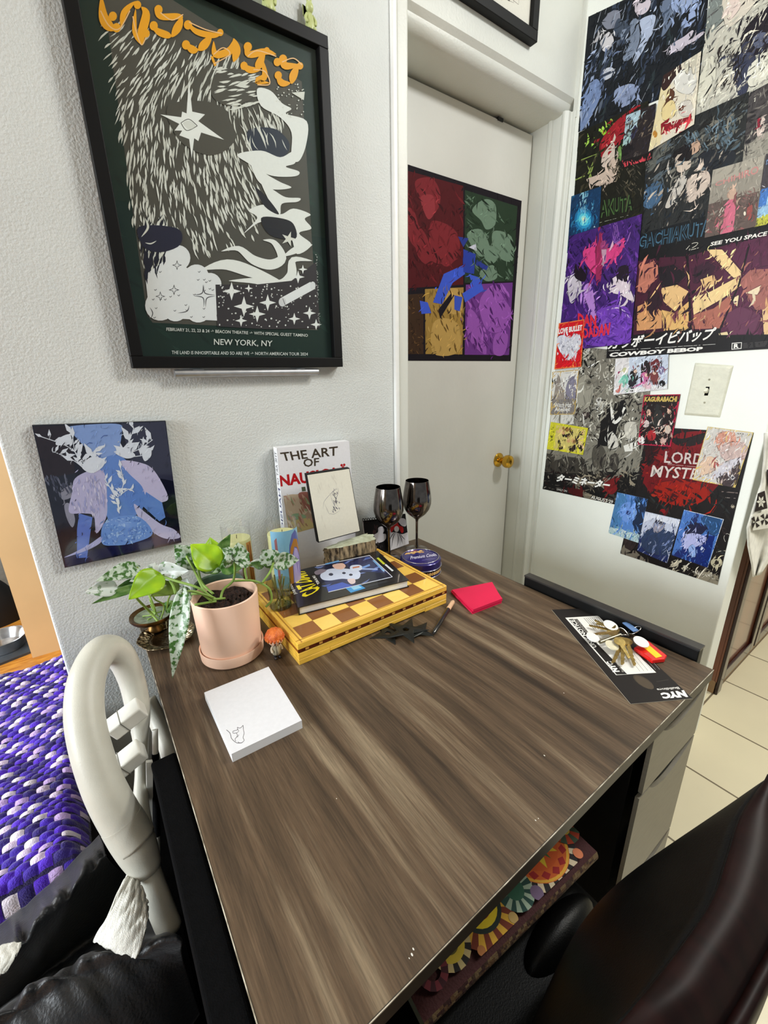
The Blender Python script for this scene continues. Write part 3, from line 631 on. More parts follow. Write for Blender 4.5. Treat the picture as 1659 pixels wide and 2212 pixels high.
def wrap(ctr, r, z0, z1, a0, a1, shapes, base, name, parent, label=None):
    fn = cylart(ctr, r, z0, z1, a0, a1, base); m = M(); k = 0
    for pts, c in [([(0, 0), (1, 0), (1, 1), (0, 1)], base)]+shapes:
        for i in range(24):     # slice in strips so that it follows the curve
            lo, hi = i/24, (i+1)/24; pl = clip(pts, [(lo, -1), (hi, -1), (hi, 2), (lo, 2)])
            if len(pl) >= 3:
                rr = 1+0.0015*k
                m.add([Vector((ctr[0]+(fn(*p).x-ctr[0])*rr, ctr[1]+(fn(*p).y-ctr[1])*rr, fn(*p).z)) for p in pl], [list(range(len(pl)))], c)
        k += 1
    return m.build(name, GLOSSY, parent, label=label)
def ellp(cx_, cy_, rx, ry, n=18): return [(cx_+rx*math.cos(2*PI*i/n), cy_+ry*math.sin(2*PI*i/n)) for i in range(n)]
c1 = (0.272, 1.033); k1 = candle('glass_candle', 'tall clear glass candle with pale yellow wax and gilt picture', c1, ZT, 0.205, 0.0355, (196, 196, 140), None)
wrap(c1, 0.0358, ZT+0.04, ZT+0.16, -2.6, -0.75, [([(0.42, 0.12), (0.5, 0.05), (0.6, 0.05), (0.66, 0.14), (0.66, 1), (0.36, 1), (0.36, 0.2)], (206, 200, 214)), ([(0.46, 0.28), (0.52, 0.2), (0.56, 0.35), (0.58, 0.6), (0.58, 1), (0.5, 1), (0.48, 0.5)], (112, 70, 34)), ([(0.64, 0.05), (0.68, 0.05), (0.68, 1), (0.64, 1)], (196, 168, 120)), ([(0.74, 0), (1, 0), (1, 0.9), (0.76, 1)], (176, 122, 62)), ([(0.80, 0.05), (0.84, 0.05), (0.84, 0.9), (0.80, 0.95)], (112, 66, 28)), ([(0.92, 0.03), (0.96, 0.03), (0.96, 0.9), (0.92, 0.92)], (112, 66, 28))], (188, 190, 140), 'picture_wrap', k1)
c2 = (0.352, 0.928); k2 = candle('glass_candle', 'tall glass candle with blue wax and a lilac arched picture', c2, ZB+0.0006, 0.176, 0.0365, (120, 166, 190), None)
wrap(c2, 0.0368, ZB+0.01, ZB+0.158, -2.75, -0.55, [([(0.12, 0.15), (0.2, 0.1), (0.22, 1), (0.14, 1)], (150, 96, 96)), ([(0.5, 0.5), (0.55, 0.25), (0.66, 0.08), (0.8, 0.02), (0.92, 0.1), (1, 0.3), (1, 1), (0.5, 1)], (84, 96, 160)), ([(0.5, 1), (0.5, 0.55), (0.58, 0.3), (0.72, 0.16), (0.88, 0.2), (0.96, 0.36), (0.96, 0.5), (0.84, 0.34), (0.72, 0.3), (0.62, 0.44), (0.58, 1)], (166, 112, 40)), ([(0.6, 1), (0.63, 0.5), (0.72, 0.32), (0.84, 0.36), (0.94, 0.52), (0.96, 1)], (168, 154, 200)), ([(0.46, 0.45), (0.5, 0.42), (0.5, 1), (0.46, 1)], (150, 96, 60)), ([(0.7, 0.5), (0.74, 0.46), (0.8, 0.6), (0.78, 0.8), (0.75, 0.62)], (120, 100, 160)), ([(0.84, 0.5), (0.86, 0.5), (0.9, 0.8), (0.88, 0.8)], (120, 100, 160))], (126, 176, 202), 'picture_wrap', k2)
# dark metal wine glasses
DM = mat('gunmetal_mirror', (120, 112, 106), 0.10, 1.0, noise=0.12, nscale=60)
wg = thing('wine_glass', 'gunmetal mirror wine glass at the far right corner of the desk', 'wine glass', (0, 0, 0), 'gunmetal wine glasses')
H = 0.234
prof_out = [(0.0, 0.0), (0.035, 0.0), (0.0355, 0.002), (0.022, 0.005), (0.007, 0.010), (0.0046, 0.018), (0.0040, 0.05), (0.0042, 0.098), (0.006, 0.106), (0.016, 0.114), (0.030, 0.126), (0.0405, 0.142), (0.0455, 0.160), (0.0455, 0.175), (0.0425, 0.200), (0.0385, 0.222), (0.0365, H)]
prof_in = [(0.0358, H), (0.0378, 0.222), (0.0417, 0.200), (0.0447, 0.175), (0.0447, 0.160), (0.0395, 0.143), (0.029, 0.128), (0.014, 0.117), (0, 0.113)]
M().lathe(prof_out[:8], (0, 0, 0), 36).build('stem', DM, wg, smooth=40)
M().lathe(prof_out[7:]+prof_in, (0, 0, 0), 48).build('bowl', DM, wg, smooth=50)
wg.location = (0.833, 0.997, ZT)
w2 = wg.copy(); COL.objects.link(w2)
for ch in list(wg.children):
    c = ch.copy(); COL.objects.link(c); c.parent = w2
w2.location = (0.7155, 0.990, ZT+0.0); w2['label'] = 'gunmetal mirror wine glass in front of the printed cards'
# spiral calendar and red-haired card behind the glasses
cf = tilt(1.045, ZT, 0.10)
Zg = lambda x, y: (780+.13864*x, 1000+.13864*y)
sc = thing('spiral_notebook', 'small black and white spiral notepad standing behind the wine glasses', 'notepad', cf(*Zg(300, 1300)))
a = Art([Zg(20, 900), Zg(400, 860), Zg(440, 1400), Zg(90, 1430)], cf, (0, -1, 0.1), (20, 18, 20), thick=0.004, edge=(230, 228, 222))
a.blob([Zg(*q) for q in ((185, 1130), (260, 1080), (270, 1010), (330, 990), (360, 1050), (340, 1100), (385, 1110), (385, 1180), (330, 1230), (220, 1250), (190, 1200))], (222, 218, 222)); a.ell(*Zg(325, 1045), 5, 5, (222, 218, 222))
a.line([Zg(30, 910), Zg(45, 1070), Zg(100, 1300)], 1.3, (206, 200, 200)); a.strokes(10, [Zg(180, 1000), Zg(260, 960), Zg(240, 1080), Zg(180, 1100)], 80, (6, 12), (1, 2), [(70, 44, 44)], seed=2)
a.strokes(6, [Zg(220, 1240), Zg(380, 1220), Zg(420, 1390), Zg(240, 1390)], 80, (6, 12), (1, 2), [(60, 54, 56)], seed=2)
a.build('pages', PAPER, sc)
sp = M()
for i in range(9):
    q = cf(*Zg(34+i*38, 893-i*3.6)); sp.tube([q+Vector((0, 0.006*math.cos(t)-0.002, 0.006*math.sin(t))) for t in [k*PI/5 for k in range(11)]], 0.0011, 6)
sp.build('wire_spiral', mat('black_wire', (30, 30, 32), 0.3, 0.8), sc, smooth=0)
cf2 = tilt(1.033, ZT, 0.08)
a = Art([Zg(395, 830), Zg(690, 790), Zg(745, 1260), Zg(440, 1370)], cf2, (0, -1, 0.1), (20, 18, 24), thick=0.0015, edge=(230, 228, 222))
a.blob([Zg(*q) for q in ((560, 890), (620, 860), (690, 880), (700, 980), (640, 980), (590, 930))], (222, 220, 226)); a.blob([Zg(*q) for q in ((400, 960), (470, 950), (480, 1060), (430, 1100), (400, 1080))], (222, 220, 226))
a.blob([Zg(*q) for q in ((440, 1120), (520, 1080), (640, 1110), (740, 1090), (745, 1270), (440, 1370))], (220, 218, 222))
a.blob([Zg(*q) for q in ((455, 990), (500, 960), (520, 910), (560, 900), (590, 970), (650, 1000), (660, 1070), (630, 1090), (590, 1020), (540, 990), (500, 1050), (465, 1080))], (186, 30, 28)); a.ell(*Zg(553, 1030), 5.2, 6.5, (224, 218, 214))
for pts in ([(540, 1080), (500, 1160), (470, 1340)], [(560, 1080), (580, 1180), (560, 1310)], [(575, 1080), (620, 1160), (650, 1270)], [(600, 1090), (640, 1150), (690, 1200)], [(535, 1070), (480, 1130), (450, 1200)]): a.line([Zg(*q) for q in pts], 1.5, (40, 34, 40), taper=True)
tag(a.build('art_card'), 'black and white card with a bright red patch behind the wine glass stem', 'card')
# cookie tin
tn = thing('cookie_tin', 'round blue cookie tin beside the chess box', 'tin', (0.738, 0.868, ZT))
tc_ = (0.7395, 0.868); tr_ = 0.0605
NAVY = mat('navy_tin', (40, 32, 106), 0.22, 0.35, noise=0.06, nscale=30, coat=0.5)
M().lathe([(0, 0), (tr_-0.002, 0), (tr_-0.0005, 0.002), (tr_-0.002, 0.004), (tr_-0.002, 0.024), (0, 0.024)], (*tc_, ZT), 56).build('tin_body', NAVY, tn, smooth=40)
M().lathe([(tr_-0.002, 0.022), (tr_, 0.0225), (tr_, 0.0255), (tr_-0.001, 0.0262), (tr_-0.001, 0.042), (tr_-0.005, 0.046), (tr_-0.008, 0.0465), (tr_-0.010, 0.0445), (0, 0.0445)], (*tc_, ZT), 56).build('lid', NAVY, tn, smooth=40)
SILV = mat('silver_rim', (206, 204, 206), 0.2, 0.9)
for i, (rr, zz) in enumerate(((tr_-0.0075, 0.0466), (tr_+0.0002, 0.0238), (tr_-0.0008, 0.002))):
    M().tube([(tc_[0]+rr*math.cos(t), tc_[1]+rr*math.sin(t), ZT+zz) for t in [2*PI*k/64 for k in range(65)]], 0.0011, 6, cap=False).build('rim', SILV, tn, smooth=0, label='thin silver rim')
a = Art([(tc_[0]+0.049*math.cos(2*PI*i/40), tc_[1]+0.049*math.sin(2*PI*i/40)) for i in range(40)], lambda x, y: Vector((x, y, ZT+0.0449)), (0, 0, 1), (42, 34, 108), thick=0.0003)
ZTN = lambda x, y: tuple(T(*Zg(x, y), ZT+0.0449))[:2]
a.blob([ZTN(*q) for q in ((700, 1340), (740, 1310), (830, 1300), (880, 1350), (840, 1380), (740, 1375))], (150, 70, 84))
for x, y in ((640, 1415), (690, 1405), (740, 1410), (790, 1400), (840, 1390), (890, 1385), (930, 1370), (980, 1350), (1030, 1335), (1075, 1325)): a.ell(*ZTN(x, y), 0.0058, 0.0052, (226, 176, 96)); a.ell(*ZTN(x, y-4), 0.0035, 0.003, (240, 200, 128))
for x, y in ((700, 1420), (820, 1410), (920, 1395), (960, 1390)): a.ell(*ZTN(x, y), 0.005, 0.0035, (216, 160, 80))
a.text('Premium Cookies', ZTN(760, 1455), ZTN(1215, 1395), ZTN(1222, 1440), ZTN(770, 1505), (230, 228, 240), bold=0.01, shear=0.3)
a.line([ZTN(950, 1516), ZTN(1150, 1487)], 0.0012, (150, 140, 200), sm=False)
a.build('lid_print', vmat('tin_print', 0.22, coat=0.5), tn)
wrap(tc_, tr_-0.0019, ZT+0.005, ZT+0.021, -2.6, 0.3, [(ellp(0.1+i*0.045, 0.5, 0.024, 0.34, 10), (206, 160, 90) if i % 2 else (224, 186, 116)) for i in range(19)], (24, 20, 56), 'side_print', tn)
# ================================================================== PLANTS AND LEFT OF THE DESK
POT = mat('peach_ceramic', (246, 206, 180), 0.38, noise=0.02, nscale=6)
PC = (0.176, 0.812)
pp = thing('potted_pothos', 'peach ceramic pot with saucer holding a trailing silver-leaved plant', 'potted plant', (PC[0], PC[1], ZT))
M().lathe([(0, 0.006), (0.0592, 0.006), (0.0638, 0.138), (0.0625, 0.1395), (0.0590, 0.138), (0.0575, 0.112), (0, 0.112)], (*PC, ZT), 64).build('pot', POT, pp, smooth=40)
M().lathe([(0, 0), (0.0590, 0), (0.0628, 0.004), (0.0640, 0.024), (0.0632, 0.026), (0.0612, 0.024), (0.0605, 0.005), (0, 0.005)], (*PC, ZT), 64).build('saucer', POT, pp, smooth=40)
R_ = random.Random(3); sl = M()
sl.grid(lambda u, v: Vector((PC[0]+0.058*v*math.cos(2*PI*u), PC[1]+0.058*v*math.sin(2*PI*u), ZT+0.120+0.004*math.sin(u*31+v*17)+0.003*math.sin(v*43-u*11)+R_.uniform(-.0015, .0015))), 40, 14)
sl.build('soil', mat('dark_potting_soil', (64, 40, 30), 0.95, c2=(20, 12, 9), nscale=160, bump=1, bscale=260), pp, smooth=0)
def leafmat(name, a, c2, lo, hi, sc_):
    m = bpy.data.materials.new(name); m.use_nodes = True; nt = m.node_tree; N = nt.nodes; L = nt.links; b = N['Principled BSDF']
    tc = N.new('ShaderNodeTexCoord'); nz = N.new('ShaderNodeTexNoise'); nz.inputs['Scale'].default_value = sc_; nz.inputs['Detail'].default_value = 3
    L.new(tc.outputs['Object'], nz.inputs['Vector']); rp = N.new('ShaderNodeValToRGB'); e = rp.color_ramp.elements
    e[0].position = lo; e[0].color = (*lin(a), 1); e[1].position = hi; e[1].color = (*lin(c2), 1)
    L.new(nz.outputs['Fac'], rp.inputs['Fac']); L.new(rp.outputs['Color'], b.inputs['Base Color']); b.inputs['Roughness'].default_value = 0.35
    b.inputs['Subsurface Weight'].default_value = 0.0
    tr_ = N.new('ShaderNodeBsdfTranslucent'); L.new(rp.outputs['Color'], tr_.inputs['Color'])
    mx = N.new('ShaderNodeMixShader'); mx.inputs[0].default_value = 0.25; L.new(b.outputs[0], mx.inputs[1]); L.new(tr_.outputs[0], mx.inputs[2])
    out = [n for n in N if n.type == 'OUTPUT_MATERIAL'][0]; L.new(mx.outputs[0], out.inputs['Surface']); return m
LIME = leafmat('lime_leaf', (176, 212, 30), (150, 196, 34), 0.4, 0.6, 30)
SILVER = leafmat('silver_variegated_leaf', (74, 120, 52), (206, 220, 204), 0.44, 0.52, 110)
WHITEL = leafmat('white_variegated_leaf', (110, 146, 96), (226, 232, 228), 0.36, 0.44, 90)
GREENL = leafmat('green_leaf', (64, 112, 40), (120, 156, 84), 0.4, 0.62, 60)
OLIVE = leafmat('olive_leaf', (96, 118, 40), (124, 142, 56), 0.4, 0.6, 40)
STEM = mat('plant_stem', (126, 156, 66), 0.5, noise=0.1, nscale=60)
Zp = lambda x, y: (160+.3134*x, 1120+.3134*y)
def leaf(parent, bz, tz, hw, Yb, Yt, m, droop=0.012, cup=0.35, label=None, tw_=0.25):
    """heart-shaped leaf from stalk point bz to tip tz (photo points), hw half width"""
    P0, P1 = B(*Zp(*bz), Yb), B(*Zp(*tz), Yt); mid = (P0+P1)/2; h = hw*1.6*.3134*mpp(mid); ax = P1-P0; Ln = ax.length; ax.normalize()
    view = (mid-EYE).normalized(); side = ax.cross(view).normalized(); nrm = side.cross(ax).normalized()
    if nrm.z < 0 and abs(nrm.z) > 0.2: nrm = -nrm
    side = (side+nrm*tw_).normalized()
    g = M(); nu, nv = 18, 10
    def fn(u, v):
        s_ = v*2-1; wv = (math.sin(PI*min(1, u**0.62))**0.85)*(1-0.25*u) if u < 1 else 0
        back = -0.10*Ln*abs(s_)**1.5*max(0, 1-u*5)
        wav = 0.0012*math.sin(u*16+s_*3)*abs(s_)
        return P0+ax*(Ln*u+back)+side*(h*s_*wv)+nrm*(abs(s_)*h*cup*wv-abs(0)+wav)-Vector((0, 0, 1))*(droop*(u*u))
    g.grid(fn, nu, nv)
    o = g.build('leaf', m, parent, smooth=0, solid=0.0006)
    if label: o['label'] = label
    return o
def stem(parent, pts, r=0.0022, m=None):
    P = [B(*Zp(x, y), Y) for x, y, Y in pts]
    return M().tube(smoothpts(P, 6), r, 7).build('stem', m or STEM, parent, smooth=0)
for bz, tz, hw, Yb, Yt, m, lb in (
    ((985, 315), (800, 165), 70, 0.83, 0.86, LIME, 'bright lime green leaf'), ((975, 300), (935, 118), 52, 0.87, 0.90, LIME, 'bright lime green leaf'), ((985, 290), (1075, 95), 34, 0.86, 0.87, GREENL, None),
    ((850, 320), (690, 170), 62, 0.86, 0.87, SILVER, None), ((900, 330), (690, 300), 26, 0.88, 0.9, GREENL, None), ((960, 345), (800, 290), 34, 0.89, 0.9, GREENL, None),
    ((1108, 285), (1205, 225), 62, 0.80, 0.83, SILVER, None), ((1100, 285), (1020, 285), 40, 0.80, 0.79, SILVER, None), ((1100, 285), (1110, 190), 55, 0.80, 0.84, SILVER, None),
    ((1375, 305), (1295, 205), 52, 0.84, 0.85, SILVER, None), ((1375, 305), (1550, 275), 42, 0.84, 0.86, SILVER, None), ((1300, 308), (1180, 312), 22, 0.88, 0.88, WHITEL, None),
    ((430, 335), (145, 420), 42, 0.88, 0.84, SILVER, None), ((280, 470), (68, 500), 42, 0.86, 0.84, WHITEL, 'nearly white leaf'), ((450, 462), (118, 575), 22, 0.86, 0.84, GREENL, None), ((440, 440), (270, 480), 26, 0.88, 0.86, GREENL, None),
    ((545, 385), (380, 420), 36, 0.90, 0.86, WHITEL, 'nearly white leaf'), ((548, 385), (552, 292), 34, 0.90, 0.92, WHITEL, 'nearly white leaf'),
    ((575, 388), (372, 545), 66, 0.80, 0.77, LIME, 'bright lime green leaf'), ((690, 430), (525, 525), 56, 0.86, 0.84, OLIVE, None), ((640, 400), (760, 470), 40, 0.88, 0.87, OLIVE, None),
    ((600, 365), (790, 348), 46, 0.87, 0.83, WHITEL, 'nearly white leaf'), ((735, 450), (812, 520), 38, 0.86, 0.82, WHITEL, 'nearly white leaf'),
    ((800, 520), (690, 540), 40, 0.80, 0.80, SILVER, None), ((748, 520), (676, 1088), 44, 0.775, 0.735, SILVER, 'long silver-speckled leaf hanging over the desk')):
    leaf(pp, bz, tz, hw, Yb, Yt, m, label=lb, droop=0.004)
for pts in ([(1010, 560, .80), (1030, 490, .81), (1100, 420, .81), (1108, 285, .80)], [(985, 560, .79), (900, 500, .80), (840, 380, .83), (775, 260, .86)], [(960, 560, .78), (860, 480, .79), (700, 430, .82), (600, 395, .84), (575, 388, .80)],
            [(950, 570, .78), (880, 520, .78), (800, 500, .78), (748, 520, .775)], [(1100, 430, .81), (1240, 430, .80), (1340, 480, .79), (1360, 560, .785), (1320, 610, .785)], [(1300, 440, .79), (1350, 370, .80), (1375, 305, .84)],
            [(850, 320, .86), (880, 440, .83), (960, 520, .80)], [(940, 560, .78), (1040, 550, .79)], [(830, 595, .785), (920, 580, .78), (980, 570, .78)], [(1190, 420, .83), (1180, 340, .86), (1250, 312, .88)], [(700, 520, .82), (680, 460, .84), (640, 400, .87)], [(810, 520, .79), (880, 520, .78), (960, 545, .78)],
            [(430, 335, .88), (500, 400, .87), (600, 395, .85)], [(440, 465, .86), (520, 430, .86), (600, 400, .85)]):
    stem(pp, pts, 0.0024)
# dark green planter behind
PB = (0.196, 0.948)
pl = thing('green_planter', 'dark green glazed bowl planter behind the peach pot', 'planter', (PB[0], PB[1], ZT))
M().lathe([(0, 0), (0.036, 0), (0.044, 0.006), (0.054, 0.06), (0.056, 0.098), (0.0545, 0.100), (0.051, 0.097), (0.049, 0.08), (0, 0.08)], (*PB, ZT), 48).build('bowl', mat('dark_green_glaze', (66, 88, 70), 0.3, noise=0.15, nscale=30), pl, smooth=40)
M().lathe([(0, 0.084), (0.0485, 0.082)], (*PB, ZT), 32).build('soil', MATS['dark_potting_soil'], pl)
for bz, tz, hw, Yb, Yt, m in (((1010, 345), (860, 250), 46, 0.95, 0.97, GREENL), ((1020, 345), (1160, 330), 34, 0.94, 0.93, GREENL), ((960, 340), (1040, 200), 44, 0.96, 0.98, GREENL)): leaf(pl, bz, tz, hw, Yb, Yt, m, droop=0.004)
# ribbed glass jar of cuttings on the chess box
JC = (0.300, 0.842); RG = glassmat('ribbed_glass', (226, 229, 214), 0.3)
jr = thing('glass_jar', 'small ribbed glass jar of cuttings on the corner of the chess box', 'jar', (JC[0], JC[1], ZB+0.0006))
jf = lambda r0, k: (lambda u, v: Vector((JC[0]+(r0+0.0011*math.cos(u*2*PI*22+v*6)*k)*(1+0.35*v*v-0.2*v)*math.cos(2*PI*u), JC[1]+(r0+0.0011*math.cos(u*2*PI*22+v*6)*k)*(1+0.35*v*v-0.2*v)*math.sin(2*PI*u), ZB+0.0012+0.062*v)))
M().grid(jf(0.0235, 1), 176, 12).build('jar_wall', RG, jr, smooth=0)
M().lathe([(0, 0), (0.0235, 0), (0.0235, 0.003), (0, 0.003)], (JC[0], JC[1], ZB+0.0006), 40).build('jar_base', RG, jr)
M().lathe([(0, 0.03), (0.0208, 0.03)], (JC[0], JC[1], ZB), 32).build('water', glassmat('jar_water', (206, 206, 160), 0.3), jr)
for k in range(5):
    an = k*1.3; M().tube(smoothpts([(JC[0]+0.012*math.cos(an), JC[1]+0.012*math.sin(an), ZB+0.008), (JC[0]+0.006*math.cos(an+1), JC[1]+0.006*math.sin(an+1), ZB+0.03), (JC[0]+0.014*math.cos(an+.5), JC[1]+0.014*math.sin(an+.5), ZB+0.075)], 5), 0.0018, 6).build('cutting', mat('olive_cutting', (110, 112, 56), 0.5), jr, smooth=0)
leaf(jr, (1300, 330), (1215, 300), 20, 0.86, 0.87, GREENL, droop=0.002); leaf(jr, (1320, 320), (1420, 300), 20, 0.86, 0.87, GREENL, droop=0.002)
# silver tray and green dish
TRC = (0.072, 0.950); SIL = mat('antique_silver', (172, 158, 130), 0.28, 1.0, c2=(112, 98, 74), nscale=30, bump=0.4, bscale=160)
ty = thing('silver_tray', 'small ornate antique silver tray under the trailing plant', 'tray', (TRC[0], TRC[1], ZT))
def rimf(u, v):
    a_ = 2*PI*u; sc = 1+0.045*math.cos(a_*8)+0.02*math.cos(a_*24); r = 0.036+0.022*v*sc
    return Vector((TRC[0]+r*math.cos(a_), TRC[1]+r*1.05*math.sin(a_), ZT+0.002+0.010*v**0.7+0.0022*math.sin(a_*40)*math.sin(PI*v)+0.0014*math.sin(a_*17+v*9)*math.sin(PI*v)))
M().grid(rimf, 240, 10).build('ornate_rim', SIL, ty, smooth=0, solid=0.0015)
M().lathe([(0, 0.0012), (0.030, 0.0012), (0.037, 0.003)], (TRC[0], TRC[1], ZT), 48, sy=1.05).build('well', SIL, ty, smooth=0, solid=0.0015)
DC = (0.056, 0.998)
ds = thing('glass_dish', 'brass-rimmed green glass dish of rooted cuttings standing behind the silver tray', 'dish', (DC[0], DC[1], ZT+0.006))
AB = mat('aged_brass', (120, 92, 52), 0.35, 1.0, c2=(60, 42, 24), nscale=40)
M().lathe([(0, 0.006), (0.020, 0.006), (0.020, 0.010), (0.013, 0.020), (0.026, 0.030), (0.043, 0.036), (0.047, 0.042), (0.046, 0.047), (0.041, 0.045), (0.028, 0.036), (0, 0.034)], (*DC, ZT), 48).build('stand', AB, ds, smooth=50)
M().lathe([(0, 0.0385), (0.038, 0.0425)], (*DC, ZT), 40).build('green_water', mat('cloudy_green_glass', (132, 146, 120), 0.12, c2=(84, 98, 70), nscale=60, coat=0.6), ds, smooth=0)
for k in range(5):
    an = k*1.25+.3; M().tube(smoothpts([(DC[0]+0.02*math.cos(an), DC[1]+0.02*math.sin(an), ZT+0.042), (DC[0]+0.006, DC[1]-0.012, ZT+0.052), (DC[0]+0.0, DC[1]-0.004, ZT+0.07+0.012*k)], 5), 0.0016, 6).build('root_stem', STEM, ds, smooth=0)
for bz, tz, hw, Yb, Yt, m in (((560, 700), (430, 560), 14, 0.96, 0.98, STEM), ): stem(ds, [(580, 712, .955), (520, 640, .97), (440, 560, .93), (420, 520, .90)], 0.0026)
stem(ds, [(600, 690, .97), (620, 600, .97), (560, 560, .95), (540, 530, .93)], 0.0018); stem(ds, [(640, 650, .98), (650, 560, .95), (700, 470, .92)], 0.0018)
leaf(ds, (640, 640), (690, 560), 30, 0.97, 0.95, GREENL, droop=0.002)
# orange-haired figurine
FC = (0.2435, 0.738)
fg = thing('toy_figurine', 'tiny toy figurine with fluffy orange hair beside the peach pot', 'figurine', (FC[0], FC[1], ZT))
SKIN = mat('vinyl_skin', (232, 190, 164), 0.5, noise=0.02); ORA = mat('orange_vinyl_hair', (226, 120, 44), 0.55, c2=(200, 86, 30), nscale=90, bump=0.6, bscale=200)
b = M()
b.lathe([(0, 0.008), (0.008, 0.009), (0.0095, 0.013), (0.0085, 0.026), (0.005, 0.032), (0, 0.033)], (*FC, ZT), 20)
b.build('body', vmat('x', .6) if False else mat('striped_cloth', (206, 196, 170), 0.7, c2=(110, 100, 80), nscale=260, stretch=(1, 1, 0.05)), fg, smooth=0)
b = M()
for s in (-1, 1):
    M().tube([(FC[0]+s*0.004, FC[1], ZT+0.011), (FC[0]+s*0.0045, FC[1]-0.001, ZT+0.003)], 0.0032, 10).build('leg', mat('dark_trousers', (30, 28, 34), 0.7), fg, smooth=40)
    M().ball((FC[0]+s*0.0045, FC[1]-0.004, ZT+0.0028), (0.0036, 0.006, 0.0028)).build('shoe', mat('dark_shoe', (40, 36, 40), 0.4), fg, smooth=0)
    M().tube(smoothpts([(FC[0]+s*0.006, FC[1], ZT+0.029), (FC[0]+s*0.0105, FC[1]-0.002, ZT+0.024), (FC[0]+s*0.0105, FC[1]-0.006, ZT+0.018)], 5), [0.0024]*11, 8).build('arm', mat('cream_sleeve', (222, 208, 184), 0.7), fg, smooth=0)
M().ball((FC[0], FC[1]-0.0015, ZT+0.045), (0.0158, 0.0150, 0.0145), 24, 16).build('head', SKIN, fg, smooth=0)
hr = M(); R_ = random.Random(8)
hr.grid(lambda u, v: Vector((FC[0]+(0.0185+0.0006*math.sin(u*2*PI*13+v*9))*math.cos(2*PI*u)*math.sin(v*1.75), FC[1]+0.002+(0.0185+0.0006*math.sin(u*2*PI*13+v*9))*math.sin(2*PI*u)*math.sin(v*1.75), ZT+0.050+0.0165*math.cos(v*1.75)+0.0014*math.sin(u*2*PI*9)*v)), 64, 14)
for k in range(16):
    an = 2*PI*k/16; c_ = Vector((FC[0]+0.0175*math.cos(an), FC[1]+0.002+0.0175*math.sin(an), ZT+0.046)); hr.tube([c_+Vector((0, 0, 0.004)), c_, c_-Vector((0.002*math.cos(an)*-0.4, 0.002*math.sin(an)*-0.4, 0.0045))], [0.0034, 0.003, 0.0004], 7)
hr.build('hair', ORA, fg, smooth=0)
for s in (-1, 1): M().ball((FC[0]+s*0.0048-0.002, FC[1]-0.0158, ZT+0.0405), (0.0016, 0.0009, 0.0020), 10, 6).build('eye', mat('ink_black', (24, 18, 20), 0.3), fg, smooth=0)
# throwing stars
IRON = mat('blackened_iron', (46, 48, 46), 0.42, 0.7, noise=0.1, nscale=60)
def shuriken(name, ctr, z, r, rot, npt, label):
    t = thing(name, label, 'throwing star', (ctr.x, ctr.y, z), 'black metal throwing stars')
    m_ = M(); n = npt*2; hole = 0.0075
    ring = []
    for i in range(n):
        a_ = rot+PI*i/npt; rr = r if i % 2 == 0 else r*0.40; ring.append((ctr.x+rr*math.cos(a_), ctr.y+rr*math.sin(a_), rr))
    mid = [(ctr.x+0.34*r*math.cos(rot+PI*i/npt), ctr.y+0.34*r*math.sin(rot+PI*i/npt)) for i in range(n)]
    hh = [(ctr.x+hole*math.cos(rot+PI*i/npt), ctr.y+hole*math.sin(rot+PI*i/npt)) for i in range(n)]
    vs = [(x, y, z+0.0012) for x, y, q in ring]+[(x, y, z+0.0032) for x, y in mid]+[(x, y, z+0.0032) for x, y in hh]+[(x, y, z) for x, y, q in ring]+[(x, y, z) for x, y in hh]
    fs = []
    for i in range(n):
        j = (i+1) % n; fs += [(i, j, n+j, n+i), (n+i, n+j, 2*n+j, 2*n+i), (2*n+i, 2*n+j, 4*n+j, 4*n+i), (3*n+j, 3*n+i, 4*n+i, 4*n+j), (i, 3*n+i, 3*n+j, j)]
    m_.add(vs, fs); m_.build('blade', IRON, t, bevel=0.0004); return t
shuriken('throwing_star', T(838, 1370, ZT), ZT+0.0004, 0.044, 2.9, 4, 'black metal throwing star half hidden under the front edge of the chess box')
shuriken('throwing_star', T(904, 1366, ZT), ZT+0.0040, 0.040, 0.35, 4, 'black metal throwing star nearest the pen')
shuriken('throwing_star', T(877, 1363, ZT+0.006), ZT+0.0076, 0.052, 0.62, 5, 'black metal throwing star on top of the other two with a round hole')
# pen
pn = thing('marker_pen', 'black marker pen with a beige cap end lying by the chess box', 'pen', T(955, 1335, ZT))
pa, pb_ = T(936, 1368, ZT+0.0055), T(979, 1299, ZT+0.0055); q = lambda t: pa.lerp(pb_, t)
M().tube([q(0), q(0.03), q(0.5), q(0.72)], [0.003, 0.0052, 0.0054, 0.0054], 16).build('barrel', mat('black_gloss', (24, 20, 20), 0.18, coat=0.5), pn, smooth=40)
M().tube([q(0.72), q(0.75), q(0.97), q(1.0)], [0.0052, 0.0055, 0.0053, 0.0038], 16).build('cap', mat('beige_cap', (226, 186, 148), 0.4), pn, smooth=40, label='beige cap')
